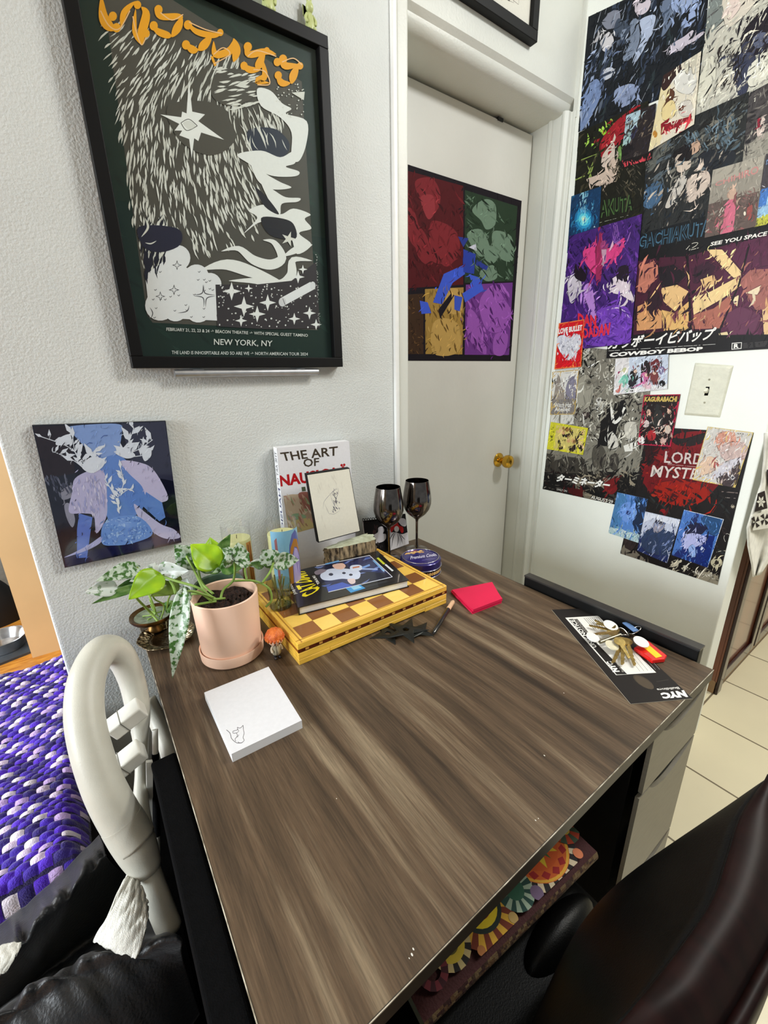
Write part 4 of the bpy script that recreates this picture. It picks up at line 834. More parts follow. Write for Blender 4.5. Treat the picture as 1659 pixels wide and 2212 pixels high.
# pink sticky pad
st = thing('sticky_pad', 'hot pink sticky note pad right of the chess box', 'sticky notes', T(1030, 1288, ZT))
PKM = mat('hot_pink_paper', (214, 14, 70), 0.6, noise=0.03, nscale=10)
SQ = [(975, 1274), (1062, 1257), (1084, 1296), (1021, 1320)]
for k in range(3):
    jx = [(0, 0), (-0.0012, 0.001), (0.001, -0.0008)][k]; z0 = ZT+0.0003+0.003*k
    P = [T(x, y, ZT+0.009)+Vector((jx[0], jx[1], 0)) for x, y in SQ]
    def sf(u, v): p_ = (P[3].lerp(P[2], u)).lerp(P[0].lerp(P[1], u), v); return Vector((p_.x, p_.y, z0+0.0028+(0.004*(1-v)**4*(1 if k == 2 else 0.2))))
    g = M().grid(sf, 8, 8); bs_ = [Vector((p.x, p.y, z0)) for p in (P[3], P[2], P[1], P[0])]
    n9 = 9; rim = [i*n9 for i in range(9)]+[8*n9+j for j in range(1, 9)]+[i*n9+8 for i in range(7, -1, -1)]+[j for j in range(7, 0, -1)]
    low = [Vector((g.v[i].x, g.v[i].y, z0)) for i in rim]; base = len(g.v); g.v += low
    for i in range(len(rim)): j = (i+1) % len(rim); g.f.append([rim[j], rim[i], base+i, base+j]); g.c.append(None); g.m.append(0)
    g.build('sheet_block', PKM, st, smooth=30)
# white memo pad with a doodle
Zn = lambda x, y: (160+.3134*x, 1120+.3134*y)
nq = [(441, 1496), (580, 1440), (652, 1556), (500, 1629)]
npd = thing('memo_pad', 'white memo pad with a small mouse doodle on the front of the desk', 'notepad', T(545, 1530, ZT))
P = [T(x, y, ZT+0.016) for x, y in nq]
M().hexa([Vector((p.x, p.y, ZT+0.0002)) for p in P][::-1], [Vector((p.x, p.y, ZT+0.0158)) for p in P][::-1]).build('sheets', mat('white_pad_paper', (222, 222, 224), 0.6, noise=0.01, nscale=4), npd)
a = Art(nq, lambda x, y: T(x, y, ZT+0.0161), (0, 0, 1), (222, 222, 226), thick=0.0003)
INK = (96, 92, 96)
for pts, w in (([(1050, 1457), (1075, 1480), (1085, 1515), (1110, 1540), (1130, 1548), (1160, 1545)], 6), ([(1165, 1425), (1168, 1460), (1172, 1480), (1165, 1510), (1172, 1530), (1150, 1548), (1128, 1540)], 5), ([(1165, 1425), (1145, 1445), (1125, 1440), (1128, 1455), (1110, 1462), (1095, 1468), (1098, 1480), (1120, 1478)], 5), ([(1120, 1478), (1135, 1466), (1125, 1452)], 4), ([(1120, 1478), (1125, 1500), (1110, 1520), (1115, 1535)], 5), ([(1135, 1490), (1128, 1505), (1120, 1502)], 4)):
    a.line([Zn(*q_) for q_ in pts], w*.3134*.7, INK)
a.build('top_sheet', MATTE, npd, label='top sheet with a grey line doodle')
# door hanger leaflet
Zk = lambda x, y: (1180+.1929*x, 1290+.1929*y)
lq = [Zk(60, 140), Zk(560, 118), Zk(1640, 1135), Zk(945, 1195)]
lf = Art(lq, lambda x, y: T(x, y, ZT+0.0012), (0, 0, 1), (34, 31, 30), thick=0.0008, edge=(190, 180, 160))
lf.poly([Zk(212, 230), Zk(580, 208), Zk(1232, 845), Zk(782, 872)], (226, 224, 218)); lf.poly([Zk(250, 246), Zk(300, 243), Zk(905, 862), Zk(788, 866)], (30, 28, 28))
lf.poly([Zk(305, 246), Zk(348, 243), Zk(470, 390), Zk(430, 404)], (52, 48, 46))
lf.text('UNIT NOTICE', Zk(525, 565), Zk(262, 256), Zk(310, 250), Zk(570, 560), (230, 228, 222), bold=0.03); lf.text('EXPANDED', Zk(440, 392), Zk(308, 250), Zk(344, 246), Zk(468, 388), (150, 146, 140), bold=0.01)
lf.text('NYC', Zk(745, 840), Zk(670, 722), Zk(730, 716), Zk(826, 834), (232, 230, 226), bold=0.06); lf.text('Buildings', Zk(850, 840), Zk(760, 716), Zk(780, 714), Zk(880, 838), (150, 146, 140))
for i in range(8):
    x0_, y0_ = 420+i*22, 232-i*1.5; lf.line([Zk(x0_, y0_), Zk(x0_+120, y0_+130)], 0.9, (90, 88, 86), sm=False)
    x0_, y0_ = 900+i*40, 640-i*10+i*6; lf.line([Zk(x0_, y0_), Zk(x0_+150+i*4, y0_+190)], 0.8, (140, 138, 134), sm=False)
lf.ell(*Zk(1090, 950), 26, 9.5, (66, 58, 48), rot=0.55); lf.ell(*Zk(1098, 958), 24, 8, (78, 68, 56), rot=0.55)
lf.text('NYC', Zk(1590, 1118), Zk(1310, 1138), Zk(1275, 1072), Zk(1540, 1040), (236, 234, 230), bold=0.07)
lf.text('Buildings', Zk(1500, 1028), Zk(1250, 1048), Zk(1228, 1018), Zk(1470, 996), (206, 204, 200), bold=0.03)
lf.line([Zk(1235, 945), Zk(1370, 925)], 0.8, (70, 66, 62)); 
tag(lf.build('door_hanger_leaflet'), 'black and white printed leaflet lying under the keys at the desk edge', 'leaflet')
# key ring
KZ = ZT+0.0022; kr = thing('key_bunch', 'bunch of brass keys and tags on the black leaflet', 'keys', T(1330, 1375, KZ))
KEYM = mat('worn_key_brass', (176, 152, 92), 0.3, 0.85, noise=0.15, nscale=90); NICK = mat('nickel_ring', (206, 204, 198), 0.18, 1.0)
kp = lambda x, y, z=0.006: T(*Zk(x, y), KZ+z)
rc = kp(850, 400, 0.012)
M().tube([rc+Vector((0.013*math.cos(t), 0.013*math.sin(t), 0.004*math.sin(2*t))) for t in [2*PI*k/32 for k in range(33)]], 0.0011, 7, cap=False).build('split_ring', NICK, kr, smooth=0)
rc2 = kp(990, 370, 0.014)
M().tube([rc2+Vector((0.012*math.cos(t), 0.010*math.sin(t), 0.008*math.cos(t+1))) for t in [2*PI*k/32 for k in range(33)]], 0.0009, 7, cap=False).build('split_ring', NICK, kr, smooth=0)
def key(bow, tip, z0, z1):
    A_, B_ = kp(*bow, z0), kp(*tip, z1); d = (B_-A_); Ln = d.length; d.normalize(); s_ = Vector((-d.y, d.x, 0)).normalized(); n_ = d.cross(s_).normalized()*0.0019
    m_ = M(); r = 0.0105; out = [A_+d*(r*math.cos(t))+s_*(r*1.05*math.sin(t)) for t in [0.45+2*PI*k/20*(2*PI-0.9)/(2*PI) for k in range(21)]]
    m_.prism(out, n_)
    bl_ = [(0.009, 0.0042), (Ln*0.5, 0.0042), (Ln*0.55, 0.0028), (Ln*0.62, 0.0042), (Ln*0.68, 0.0022), (Ln*0.76, 0.004), (Ln*0.84, 0.0024), (Ln*0.92, 0.0036), (Ln, 0.0006), (Ln, -0.0026), (0.009, -0.0042)]
    m_.prism([A_+d*u+s_*v for u, v in bl_], n_); return m_.build('key', KEYM, kr)
for bow, tip, z0, z1 in (((860, 490), (745, 740), 0.010, 0.003), ((860, 500), (850, 760), 0.013, 0.004), ((900, 500), (990, 770), 0.011, 0.003), ((820, 500), (930, 690), 0.016, 0.006), ((760, 380), (480, 320), 0.012, 0.004), ((740, 400), (500, 420), 0.015, 0.008), ((760, 370), (540, 260), 0.010, 0.004), ((720, 330), (560, 300), 0.017, 0.010)): key(bow, tip, z0, z1)
WT = mat('white_plastic_tag', (226, 224, 218), 0.3, noise=0.02)
def disc(ctr, r, z, m, name, lb=None, sx=1.0):
    c_ = kp(*ctr, z); return M().lathe([(0, 0), (r*0.96, 0), (r, 0.0008), (r, 0.0018), (r*0.96, 0.0026), (0, 0.0026)], c_, 32, R=Matrix.Rotation(0.25, 3, 'X'), sx=sx).build(name, m, kr, smooth=30, label=lb)
disc((735, 545), 0.0135, 0.010, mat('cream_disc', (222, 216, 190), 0.25, 0.3), 'tag_disc', 'cream round disc'); disc((520, 455), 0.0135, 0.008, WT, 'tag_disc', 'white round tag'); disc((720, 320), 0.0150, 0.019, WT, 'tag_disc', 'white round tag'); disc((1060, 505), 0.0150, 0.016, WT, 'tag_disc', 'white round tag')
M().tube([kp(600, 505, 0.012), kp(830, 420, 0.013)], 0.0038, 12).build('bar_fob', mat('pewter', (150, 144, 120), 0.3, 0.9), kr, smooth=40)
a_, b_ = kp(880, 290, 0.012), kp(1010, 390, 0.012); dd = (b_-a_).normalized(); sd = Vector((-dd.y, dd.x, 0))
M().prism([a_-sd*0.007, b_-sd*0.007, b_+sd*0.007, a_+sd*0.007], (0, 0, 0.003)).build('blue_fob', mat('blue_plastic', (92, 124, 170), 0.35), kr, bevel=0.001, label='blue plastic fob')
rq = [(980, 560), (1140, 482), (1355, 650), (1330, 690), (1190, 706)]
fq = [T(*Zk(x, y), KZ+0.007) for x, y in rq]
M().prism([Vector((p.x, p.y, KZ-0.0015)) for p in fq][::-1], (0, 0, 0.0085)).build('red_fob', mat('red_plastic', (206, 22, 20), 0.25, coat=0.4), kr, bevel=0.002, label='red plastic fob with a yellow stripe')
M().prism([T(*Zk(x, y), KZ+0.0072) for x, y in ((1095, 565), (1150, 538), (1298, 664), (1230, 682))][::-1], (0, 0, 0.0006)).build('yellow_stripe', mat('yellow_plastic', (244, 196, 36), 0.3), kr, label='yellow stripe')
# ================================================================== BACK WALL PICTURES
Z1 = lambda x, y: (100+.41*x, .41*y)
FX0, FX1, FZ0, FZ1 = 0.1165, 0.6195, 1.3235, 2.0185
fp = thing('framed_poster', 'large black-framed concert poster on the wall above the desk', 'framed poster', ((FX0+FX1)/2, YW-0.012, FZ0))
bw = 0.0235
for lo, hi in (((FX0, YW-0.028, FZ0), (FX1, YW-0.001, FZ0+bw)), ((FX0, YW-0.028, FZ1-bw), (FX1, YW-0.001, FZ1)), ((FX0, YW-0.028, FZ0+bw), (FX0+bw, YW-0.001, FZ1-bw)), ((FX1-bw, YW-0.028, FZ0+bw), (FX1, YW-0.001, FZ1-bw))):
    M().box(lo, hi).build('frame_rail', BLACKF, fp, bevel=0.0015)
M().box((FX0+0.004, YW-0.006, FZ0+0.004), (FX1-0.004, YW-0.0015, FZ1-0.004)).build('backing_board', DARKD, fp)
YP = YW-0.010
def zq(z, Y): 
    pass
def px(P): d = P-EYE; return (CX+F_PX*d.dot(rt)/d.dot(fw), CY+F_PX*d.dot(dn)/d.dot(fw))
corners = [Vector((x, YP, z)) for x, z in ((FX0+bw-.004, FZ1-bw+.004), (FX1-bw+.004, FZ1-bw+.004), (FX1-bw+.004, FZ0+bw-.004), (FX0+bw-.004, FZ0+bw-.004))]
DG = (28, 46, 38)
a = Art([px(c) for c in corners], lambda x, y: B(x, y, YP), (0, -1, 0), DG, thick=0.001)
zp = lambda pts, c: a.poly([Z1(*p) for p in pts], c)
zb_ = lambda pts, c: a.blob([Z1(*p) for p in pts], c)
GR, WT_ = (82, 78, 70), (226, 224, 214)
a.strokes(150, [Z1(160, -300), Z1(1420, 330), Z1(1490, 1880), Z1(470, 1900)], 40, (20, 60), (4, 10), [(32, 54, 44), (24, 38, 32), (36, 58, 48)], seed=21)
zp([(270, -250), (1345, 430), (1430, 1740), (560, 1700), (530, 1660)], GR)
fur = [(290, 110), (420, 130), (760, 260), (1000, 300), (1080, 420), (980, 520), (1060, 580), (1240, 640), (1270, 780), (1200, 830), (1000, 800), (1080, 880), (1090, 960), (1180, 1080), (1090, 1260), (900, 1330), (830, 1380), (700, 1300), (500, 1440), (430, 1050)]
hole = [(760, 640)]
def fang(x, y):
    X_, Y_ = (x-100)/.41, y/.41
    base = 118 if Y_ < 420 else 118-min(1, (Y_-420)/250)*30
    return base-(X_-700)/900*34-(max(0, Y_-800)/600)*14
def ring(R0): return [Z1(750+R0*math.cos(t), 650+R0*math.sin(t)) for t in [2*PI*i/20 for i in range(20)]]
a.strokes(760, [Z1(*p) for p in fur], fang, (16, 42), (2.2, 4.6), [WT_, (214, 212, 202), (232, 230, 222)], jit=9, bend=0.08, seed=22)
a.strokes(60, [Z1(*p) for p in [(500, 1150), (640, 1200), (620, 1400), (520, 1460)]], 100, (20, 50), (3, 6), [(40, 38, 48), WT_], seed=23)
zb_([(640, 560), (860, 540), (1000, 640), (980, 760), (860, 820), (700, 740)], GR); zb_([(900, 380), (1030, 370), (1110, 430), (1080, 520), (960, 560), (870, 500)], GR)
a.strokes(46, [Z1(*p) for p in [(900, 360), (1120, 400), (1120, 540), (1000, 590), (880, 560)]], 168, (14, 34), (2.5, 5), [WT_], seed=24)
zb_([(1060, 690), (1200, 680), (1280, 760), (1240, 830), (1100, 810)], (46, 52, 66)); a.strokes(34, [Z1(*p) for p in [(960, 600), (1240, 580), (1270, 800), (1040, 780)]], 74, (22, 44), (1.4, 3), [WT_], seed=25)
# radiant star
zp([(750, 425), (768, 590), (835, 605), (800, 640), (935, 738), (815, 700), (800, 745), (778, 730), (765, 835), (752, 735), (700, 715), (715, 690), (675, 690), (700, 655), (600, 605), (710, 620), (715, 590), (738, 600)], (244, 243, 238))
a.line([Z1(*q) for q in ((708, 650), (750, 630), (795, 665))], 1.6, (90, 86, 80)); a.line([Z1(*q) for q in ((708, 650), (740, 690), (795, 665))], 1.6, (90, 86, 80)); zb_([(720, 652), (752, 638), (785, 664), (752, 684)], (226, 224, 216))
# white flame shapes
zb_([(1110, 470), (1180, 480), (1240, 545), (1290, 575), (1262, 602), (1370, 640), (1368, 760), (1330, 850), (1290, 830), (1290, 700), (1230, 620), (1130, 560)], (238, 237, 232))
zp([(1290, 490), (1360, 485), (1355, 530)], WT_)
zb_([(1005, 815), (1130, 795), (1230, 830), (1300, 800), (1310, 860), (1260, 880), (1330, 905), (1310, 930), (1200, 930), (1120, 900), (1060, 860)], (238, 237, 232))
zb_([(1080, 860), (1160, 920), (1230, 960), (1290, 990), (1200, 1000), (1130, 970), (1095, 920)], (238, 237, 232)); zb_([(1130, 960), (1200, 1005), (1260, 1040), (1335, 1045), (1320, 1065), (1240, 1075), (1230, 1130), (1190, 1090)], (238, 237, 232))
zb_([(1065, 1110), (1150, 1080), (1230, 1130), (1300, 1100), (1390, 1130), (1360, 1155), (1395, 1205), (1330, 1230), (1395, 1290), (1320, 1340), (1290, 1260), (1230, 1200), (1130, 1170), (1040, 1230), (1110, 1150)], (238, 237, 232))
zb_([(1130, 1150), (1230, 1150), (1300, 1180), (1310, 1260), (1180, 1240)], (34, 32, 38)); zb_([(1100, 990), (1160, 1040), (1225, 1130), (1150, 1090)], (34, 32, 40)); a.star(*Z1(1275, 1260), 17, WT_, 5, .35)
for pts, w in (([(820, 1420), (950, 1395), (1100, 1440), (1260, 1500)], 26), ([(920, 1325), (1010, 1310), (1090, 1370), (1180, 1395), (1240, 1360), (1200, 1280), (1140, 1265)], 22), ([(960, 1480), (1100, 1480), (1230, 1500), (1290, 1450), (1300, 1370), (1400, 1375)], 22), ([(1250, 1350), (1330, 1310), (1400, 1290)], 16)): a.line([Z1(*q) for q in pts], w, (238, 237, 232), taper=True)
# white cloud mass with sparkles
for x, y, r in ((690, 1360, 68), (790, 1460, 66), (860, 1500, 62), (620, 1500, 90), (720, 1560, 110), (860, 1600, 70), (600, 1610, 80), (680, 1630, 64), (800, 1630, 70)): a.ell(*Z1(x, y), r*.41, r*.41, (234, 233, 234), 22)
zp([(520, 1450), (640, 1360), (870, 1480), (900, 1690), (545, 1672)], (234, 233, 234))
for x, y, r in ((688, 1398, 11), (600, 1562, 11), (672, 1528, 12)): a.star(*Z1(x, y), r, (60, 58, 62), 4, .34, PI/2); a.star(*Z1(x, y), r*.66, (234, 233, 234), 4, .34, PI/2)
for pts in ([(825, 1500), (820, 1545), (775, 1555)], [(828, 1500), (835, 1545), (890, 1555)], [(775, 1560), (825, 1570), (828, 1620)], [(890, 1560), (845, 1572), (838, 1620)], [(690, 1650), (740, 1640), (752, 1610)], [(545, 1620), (560, 1650), (550, 1680)]): a.line([Z1(*q) for q in pts], 2.2, (84, 82, 86), taper=True)
R_ = random.Random(26)
for i in range(26):
    x, y = R_.uniform(560, 880), R_.uniform(1420, 1680); a.line([Z1(x-6, y), Z1(x, y+5), Z1(x+6, y-2)], 1.3, (96, 94, 98))
a.strokes(22, [Z1(*p) for p in [(500, 1290), (640, 1300), (620, 1400), (530, 1470)]], 95, (20, 46), (3, 6), [(34, 32, 46)], seed=27)
zb_([(490, 1195), (690, 1205), (705, 1290), (600, 1330), (510, 1300)], (40, 38, 56)); a.line([Z1(520, 1150), Z1(535, 1200), Z1(500, 1250)], 5, WT_, taper=True); a.line([Z1(520, 1280), Z1(550, 1285), Z1(580, 1270)], 3, WT_, taper=True)
# starry dark foot
zp([(890, 1500), (1100, 1500), (1290, 1480), (1420, 1380), (1440, 1730), (1160, 1735), (900, 1720)], (58, 52, 54))
for x, y, r in ((975, 1535, 20), (1040, 1615, 22), (1110, 1655, 18), (1165, 1595, 18), (1025, 1690, 13), (1325, 1460, 14), (1385, 1650, 14), (1305, 1680, 13), (1420, 1710, 12), (1065, 1520, 9), (1350, 1420, 10)): a.star(*Z1(x, y), r, (240, 239, 236), 4, .32, PI/2)
for i in range(120):
    x, y = R_.uniform(900, 1425), R_.uniform(1500, 1725); a.ell(*Z1(x, y), R_.uniform(.8, 2.2), R_.uniform(.8, 2.2), (226, 224, 220), 7)
for i in range(50):
    x, y = R_.uniform(1210, 1360), R_.uniform(440, 620); a.ell(*Z1(x, y), R_.uniform(.8, 1.8), R_.uniform(.8, 1.8), WT_, 6)
a.line([Z1(1240, 1592), Z1(1400, 1505)], 18, (236, 235, 236), sm=False); a.ell(*Z1(1242, 1592), 8, 10, (216, 214, 216)); a.line([Z1(1244, 1574), Z1(1256, 1606)], 1.2, (70, 66, 70)); a.ell(*Z1(1402, 1506), 6, 9, (226, 225, 226))
# lettering
ORG, PCH = (246, 168, 30), (248, 196, 140)
lets = [('M', (205, -60), (330, 20), (430, 160), (270, 110)), ('I', (450, -20), (545, 40), (525, 250), (445, 200)), ('T', (555, 25), (735, 90), (680, 210), (560, 160)), ('S', (730, 105), (935, 185), (840, 285), (720, 235)), ('K', (860, 185), (1040, 225), (1010, 345), (860, 330)), ('I', (1040, 225), (1220, 285), (1180, 465), (1090, 440)), ('!', (1225, 300), (1350, 340), (1310, 455), (1200, 440))]
def dent(p): return Z1(*p)
# heavy drop-shaped strokes of the ornate lettering
for pts, w in (([(290, -20), (300, 90), (335, 145), (385, 150)], 20), ([(395, 150), (410, 70), (470, 10)], 12), ([(500, 40), (525, 80), (500, 190), (505, 240)], 17), ([(470, 50), (465, 170), (500, 240)], 9), ([(570, 45), (600, 90), (690, 90), (720, 95)], 13), ([(715, 95), (690, 150), (660, 200)], 16), ([(555, 135), (590, 170), (640, 190), (660, 190)], 14), ([(740, 120), (790, 170), (880, 190), (925, 175)], 12), ([(870, 190), (830, 240), (800, 270)], 17), ([(735, 235), (770, 265), (800, 265)], 15), ([(880, 220), (890, 290), (960, 270), (985, 215)], 14), ([(985, 205), (1000, 270), (985, 330)], 16), ([(870, 300), (890, 350)], 13), ([(1050, 240), (1065, 290), (1150, 275), (1210, 290)], 14), ([(1150, 270), (1120, 340), (1110, 370)], 15), ([(1030, 340), (1070, 370), (1130, 370)], 13), ([(1130, 300), (1150, 400), (1110, 430), (1175, 440)], 13), ([(1235, 320), (1260, 350), (1330, 345)], 14), ([(1325, 345), (1300, 400), (1290, 445)], 15), ([(1215, 400), (1240, 440), (1285, 440)], 13)):
    a.line([Z1(*q) for q in pts], w*1.15, ORG, taper=True)
for x, y, r in ((370, 150, 9), (480, 30, 8), (590, 55, 9), (565, 140, 9), (745, 135, 9), (735, 240, 9), (915, 175, 7), (960, 275, 8), (1060, 250, 9), (1040, 350, 8), (1160, 268, 6), (1215, 330, 8), (1245, 315, 9), (1220, 400, 8), (1335, 350, 7), (350, 90, 9), (525, 180, 8)): a.ell(*Z1(x, y), r, r*1.15, ORG, 12)
for pts in ([(285, 60), (330, 140), (385, 155), (440, 60)], [(455, 90), (470, 160), (500, 240), (525, 200)], [(600, 70), (660, 110), (720, 80)], [(750, 120), (840, 160), (925, 180)], [(880, 290), (930, 255), (965, 290), (880, 340)], [(1060, 300), (1110, 270), (1210, 300)], [(1090, 370), (1150, 380), (1175, 445), (1110, 450)], [(1240, 330), (1300, 310), (1345, 345)]): a.line([Z1(*q) for q in pts], 2.4, PCH)
TX = (222, 222, 216)
a.text('FEBRUARY 21, 22, 23 & 24 \u2192 BEACON THEATRE \u2192 WITH SPECIAL GUEST TAMINO', Z1(632, 1726), Z1(1376, 1760), Z1(1376, 1778), Z1(632, 1746), TX, bold=0.01)
a.text('NEW YORK, NY', Z1(882, 1785), Z1(1190, 1795), Z1(1188, 1830), Z1(882, 1822), TX, bold=0.008)
a.text('THE LAND IS INHOSPITABLE AND SO ARE WE \u2192 NORTH AMERICAN TOUR 2024', Z1(660, 1848), Z1(1376, 1858), Z1(1376, 1874), Z1(660, 1866), TX, bold=0.01)
a.strokes(60, [Z1(1416, 1330), Z1(1424, 1330), Z1(1442, 1720), Z1(1432, 1720)], 0, (2, 3.4), (.6, 1.2), [(190, 190, 184)], seed=180)
a.build('poster_print', PAPER, fp, label='dark green poster with white brush marks, a star and orange lettering')
pv = M().box((FX0+bw-.002, YW-0.0185, FZ0+bw-.002), (FX1-bw+.002, YW-0.0165, FZ1-bw+.002)); pv.build('glazing', glassmat('picture_glazing', (250, 252, 252), 0.05, 0.01, 0.15), fp)
# ledge bar under the poster
lb = thing('picture_ledge', 'slim silver metal bar on the wall just under the framed poster', 'ledge', (0.39, YW, 1.31))
q0, q1 = B(377, 800, 1.06), B(688, 800, 1.06)
M().tube([Vector((q0.x, 1.066, 1.3115)), Vector((q1.x, 1.066, 1.3115))], 0.0085, 14).build('bar', mat('satin_aluminium', (190, 190, 192), 0.3, 0.8), lb, smooth=40)
for x in (q0.x+0.05, q1.x-0.05): M().box((x-0.012, 1.062, 1.310), (x+0.012, YW, 1.3195)).build('bracket', mat('satin_aluminium', (190, 190, 192)), lb)
# two pale green figurines on top of the frame
JADE = mat('pale_green_resin', (188, 196, 132), 0.35, noise=0.05, nscale=40)
def greenfig(cpx, base_z, h, label, ears, turn):
    P = B(*cpx, YW-0.014); x, y = P.x, YW-0.014; k = h/0.075
    t = thing('green_figurine', label, 'figurine', (x, y, base_z), 'green figurines on the picture frame')
    M().lathe([(0, 0), (0.015*k, 0), (0.0165*k, 0.006*k), (0.014*k, 0.022*k), (0.0105*k, 0.036*k), (0.007*k, 0.045*k), (0, 0.047*k)], (x, y, base_z), 24, sy=0.72).build('body', JADE, t, smooth=0)
    M().ball((x, y-0.001, base_z+0.056*k), (0.0115*k, 0.0105*k, 0.0135*k), 20, 14).build('head', JADE, t, smooth=0)
    for s in (-1, 1):
        M().tube(smoothpts([(x+s*0.009*k, y, base_z+0.040*k), (x+s*0.016*k, y-0.003, base_z+0.028*k), (x+s*0.013*k, y-0.006, base_z+0.016*k)], 5), [0.0042*k]*10+[0.003*k], 8).build('arm', JADE, t, smooth=0)
        M().tube([(x+s*0.007*k, y-0.006, base_z+0.006*k), (x+s*0.011*k, y-0.010, base_z+0.004*k)], [0.0055*k, 0.004*k], 8).build('leg', JADE, t, smooth=0)
        if ears: M().tube(smoothpts([(x+s*0.004*k, y, base_z+0.066*k), (x+s*0.0055*k, y, base_z+0.074*k), (x+s*0.003*k, y, base_z+0.079*k)], 4), [0.0036*k, 0.0036*k, .0036*k, .0034*k, .003*k, .0026*k, .002*k, .0014*k, .0008*k], 8).build('ear', JADE, t, smooth=0)
    a_ = M()
    a_.grid(lambda u, v: Vector((x-0.020*k*math.sin(u*PI)*turn, y+0.004, base_z+(0.030+0.024*v)*k+0.006*k*math.sin(u*PI))), 6, 6); a_.build('wing', JADE, t, smooth=0, solid=0.003)
    return t
greenfig((671, 70), FZ1+0.0004, 0.056, 'pale green figurine with upright ears near the right corner of the picture frame', True, 1)
greenfig((581, 30), FZ1+0.0004, 0.066, 'taller pale green figurine cut by the photo top on the picture frame', False, -1)
# square blue picture
Zb = lambda x, y: (.2893*x, 860+.2893*y)
bq = [Zb(238, 203), Zb(1237, 170), Zb(1356, 1052), Zb(483, 1268)]
bq[2] = (392, 1172)
YB_ = YW-0.014
tl_ = thing('square_print', 'square dark blue glossy print with pale figure shapes on the wall', 'picture', B(240, 1070, YB_))
Q = [B(*q, YB_) for q in bq]
M().hexa([p+Vector((0, 0.0135, 0)) for p in Q], Q).build('panel', BLACKF, tl_)
a = Art(bq, lambda x, y: B(x, y, YB_-0.0004), (0, -1, 0), (14, 16, 34), thick=0.0003)
zp = lambda pts, c: a.poly([Zb(*p) for p in pts], c)
zb_ = lambda pts, c: a.blob([Zb(*p) for p in pts], c)
zp([(250, 210), (520, 205), (560, 560), (330, 600)], (32, 24, 34)); zp([(900, 190), (1230, 175), (1300, 620), (1000, 560)], (44, 46, 66)); zp([(330, 600), (560, 560), (600, 900), (400, 960)], (24, 28, 44))
zp([(480, 1180), (1330, 1000), (1350, 1060), (485, 1262)], (14, 18, 60))
zb_([(460, 690), (540, 650), (560, 720), (470, 760)], (128, 130, 146)); zb_([(480, 800), (520, 790), (560, 900), (540, 965), (500, 900)], (130, 132, 150))
a.strokes(40, [Zb(330, 600), Zb(520, 560), Zb(560, 700), Zb(400, 760)], 70, (8, 20), (2, 4), [(60, 64, 84), (90, 94, 112)], seed=31)
BLU, LIL, LBL = (92, 128, 196), (172, 170, 206), (128, 158, 212)
zb_([(510, 215), (700, 195), (890, 195), (910, 250), (880, 400), (800, 470), (700, 420), (600, 330), (540, 260)], (122, 150, 204))
zb_([(640, 480), (780, 440), (900, 430), (1020, 560), (1090, 700), (1060, 830), (960, 900), (820, 920), (770, 760), (700, 620)], BLU)
zb_([(560, 600), (680, 540), (780, 560), (800, 780), (790, 900), (720, 1010), (700, 880), (620, 860), (515, 850), (540, 700)], LIL)
zb_([(900, 470), (1040, 480), (1150, 540), (1255, 735), (1200, 780), (1110, 790), (1060, 660), (960, 560)], (184, 180, 212))
zp([(590, 860), (690, 890), (650, 1190), (575, 1195), (575, 980)], (84, 112, 190)); zp([(1090, 700), (1210, 780), (1235, 890), (1190, 920), (1060, 800)], BLU)
zb_([(1000, 790), (1080, 850), (1200, 940), (1300, 980), (1345, 1040), (1240, 1050), (1140, 1000), (1040, 900)], (178, 178, 212)); zb_([(670, 1090), (760, 1030), (750, 1080), (640, 1140), (480, 1190), (560, 1150)], (160, 164, 206))
zb_([(790, 920), (1020, 880), (1140, 1010), (1000, 1080), (860, 1100), (760, 1080)], (104, 142, 208))
a.strokes(120, [Zb(790, 910), Zb(1020, 880), Zb(1130, 1010), Zb(960, 1085), Zb(770, 1090)], 20, (4, 10), (1.5, 3.5), [(150, 182, 226), (84, 118, 190), (130, 164, 220)], jit=80, seed=32)
a.strokes(60, [Zb(560, 620), Zb(780, 560), Zb(800, 780), Zb(700, 880), Zb(540, 840)], 80, (8, 20), (2, 4), [(196, 194, 222), (150, 154, 200)], seed=33)
SPR = (206, 214, 226)
def sprig(pts, n, sz, seed):
    R = random.Random(seed); P = smoothpts([(*Zb(*p), 0) for p in pts], 8); a.line([(v.x, v.y) for v in P], 1.6, SPR, sm=False)
    for i in range(n):
        v = P[int((i+0.5)/n*(len(P)-1))]; an = math.radians(R.uniform(-160, -10)); l = sz*R.uniform(.7, 1.3)
        a.poly([(v.x, v.y), (v.x+l*.5*math.cos(an-.35), v.y+l*.5*math.sin(an-.35)), (v.x+l*math.cos(an), v.y+l*math.sin(an)), (v.x+l*.5*math.cos(an+.35), v.y+l*.5*math.sin(an+.35))], SPR)
sprig([(620, 500), (560, 400), (540, 260)], 9, 24, 1); sprig([(640, 500), (520, 370), (300, 285)], 11, 26, 2); sprig([(620, 520), (540, 460), (400, 400)], 8, 24, 3); sprig([(900, 420), (960, 330), (1000, 220)], 11, 26, 4); sprig([(910, 430), (1040, 380), (1140, 310)], 10, 26, 5); sprig([(930, 440), (1050, 430), (1120, 400)], 7, 22, 6)
sprig([(890, 860), (860, 740), (780, 600)], 10, 17, 7); sprig([(880, 740), (920, 640), (900, 520)], 10, 17, 8); sprig([(890, 730), (960, 680), (1000, 700)], 6, 14, 9); sprig([(700, 560), (700, 480), (690, 400)], 8, 30, 10)
zb_([(440, 300), (520, 270), (525, 340), (420, 350)], SPR); zb_([(610, 510), (680, 440), (780, 460), (760, 520), (680, 560)], SPR); zp([(862, 745), (885, 745), (893, 862)], (214, 222, 232)); zb_([(1060, 400), (1120, 370), (1128, 430), (1080, 470)], SPR)
zb_([(850, 400), (960, 390), (1010, 430), (940, 450)], SPR)
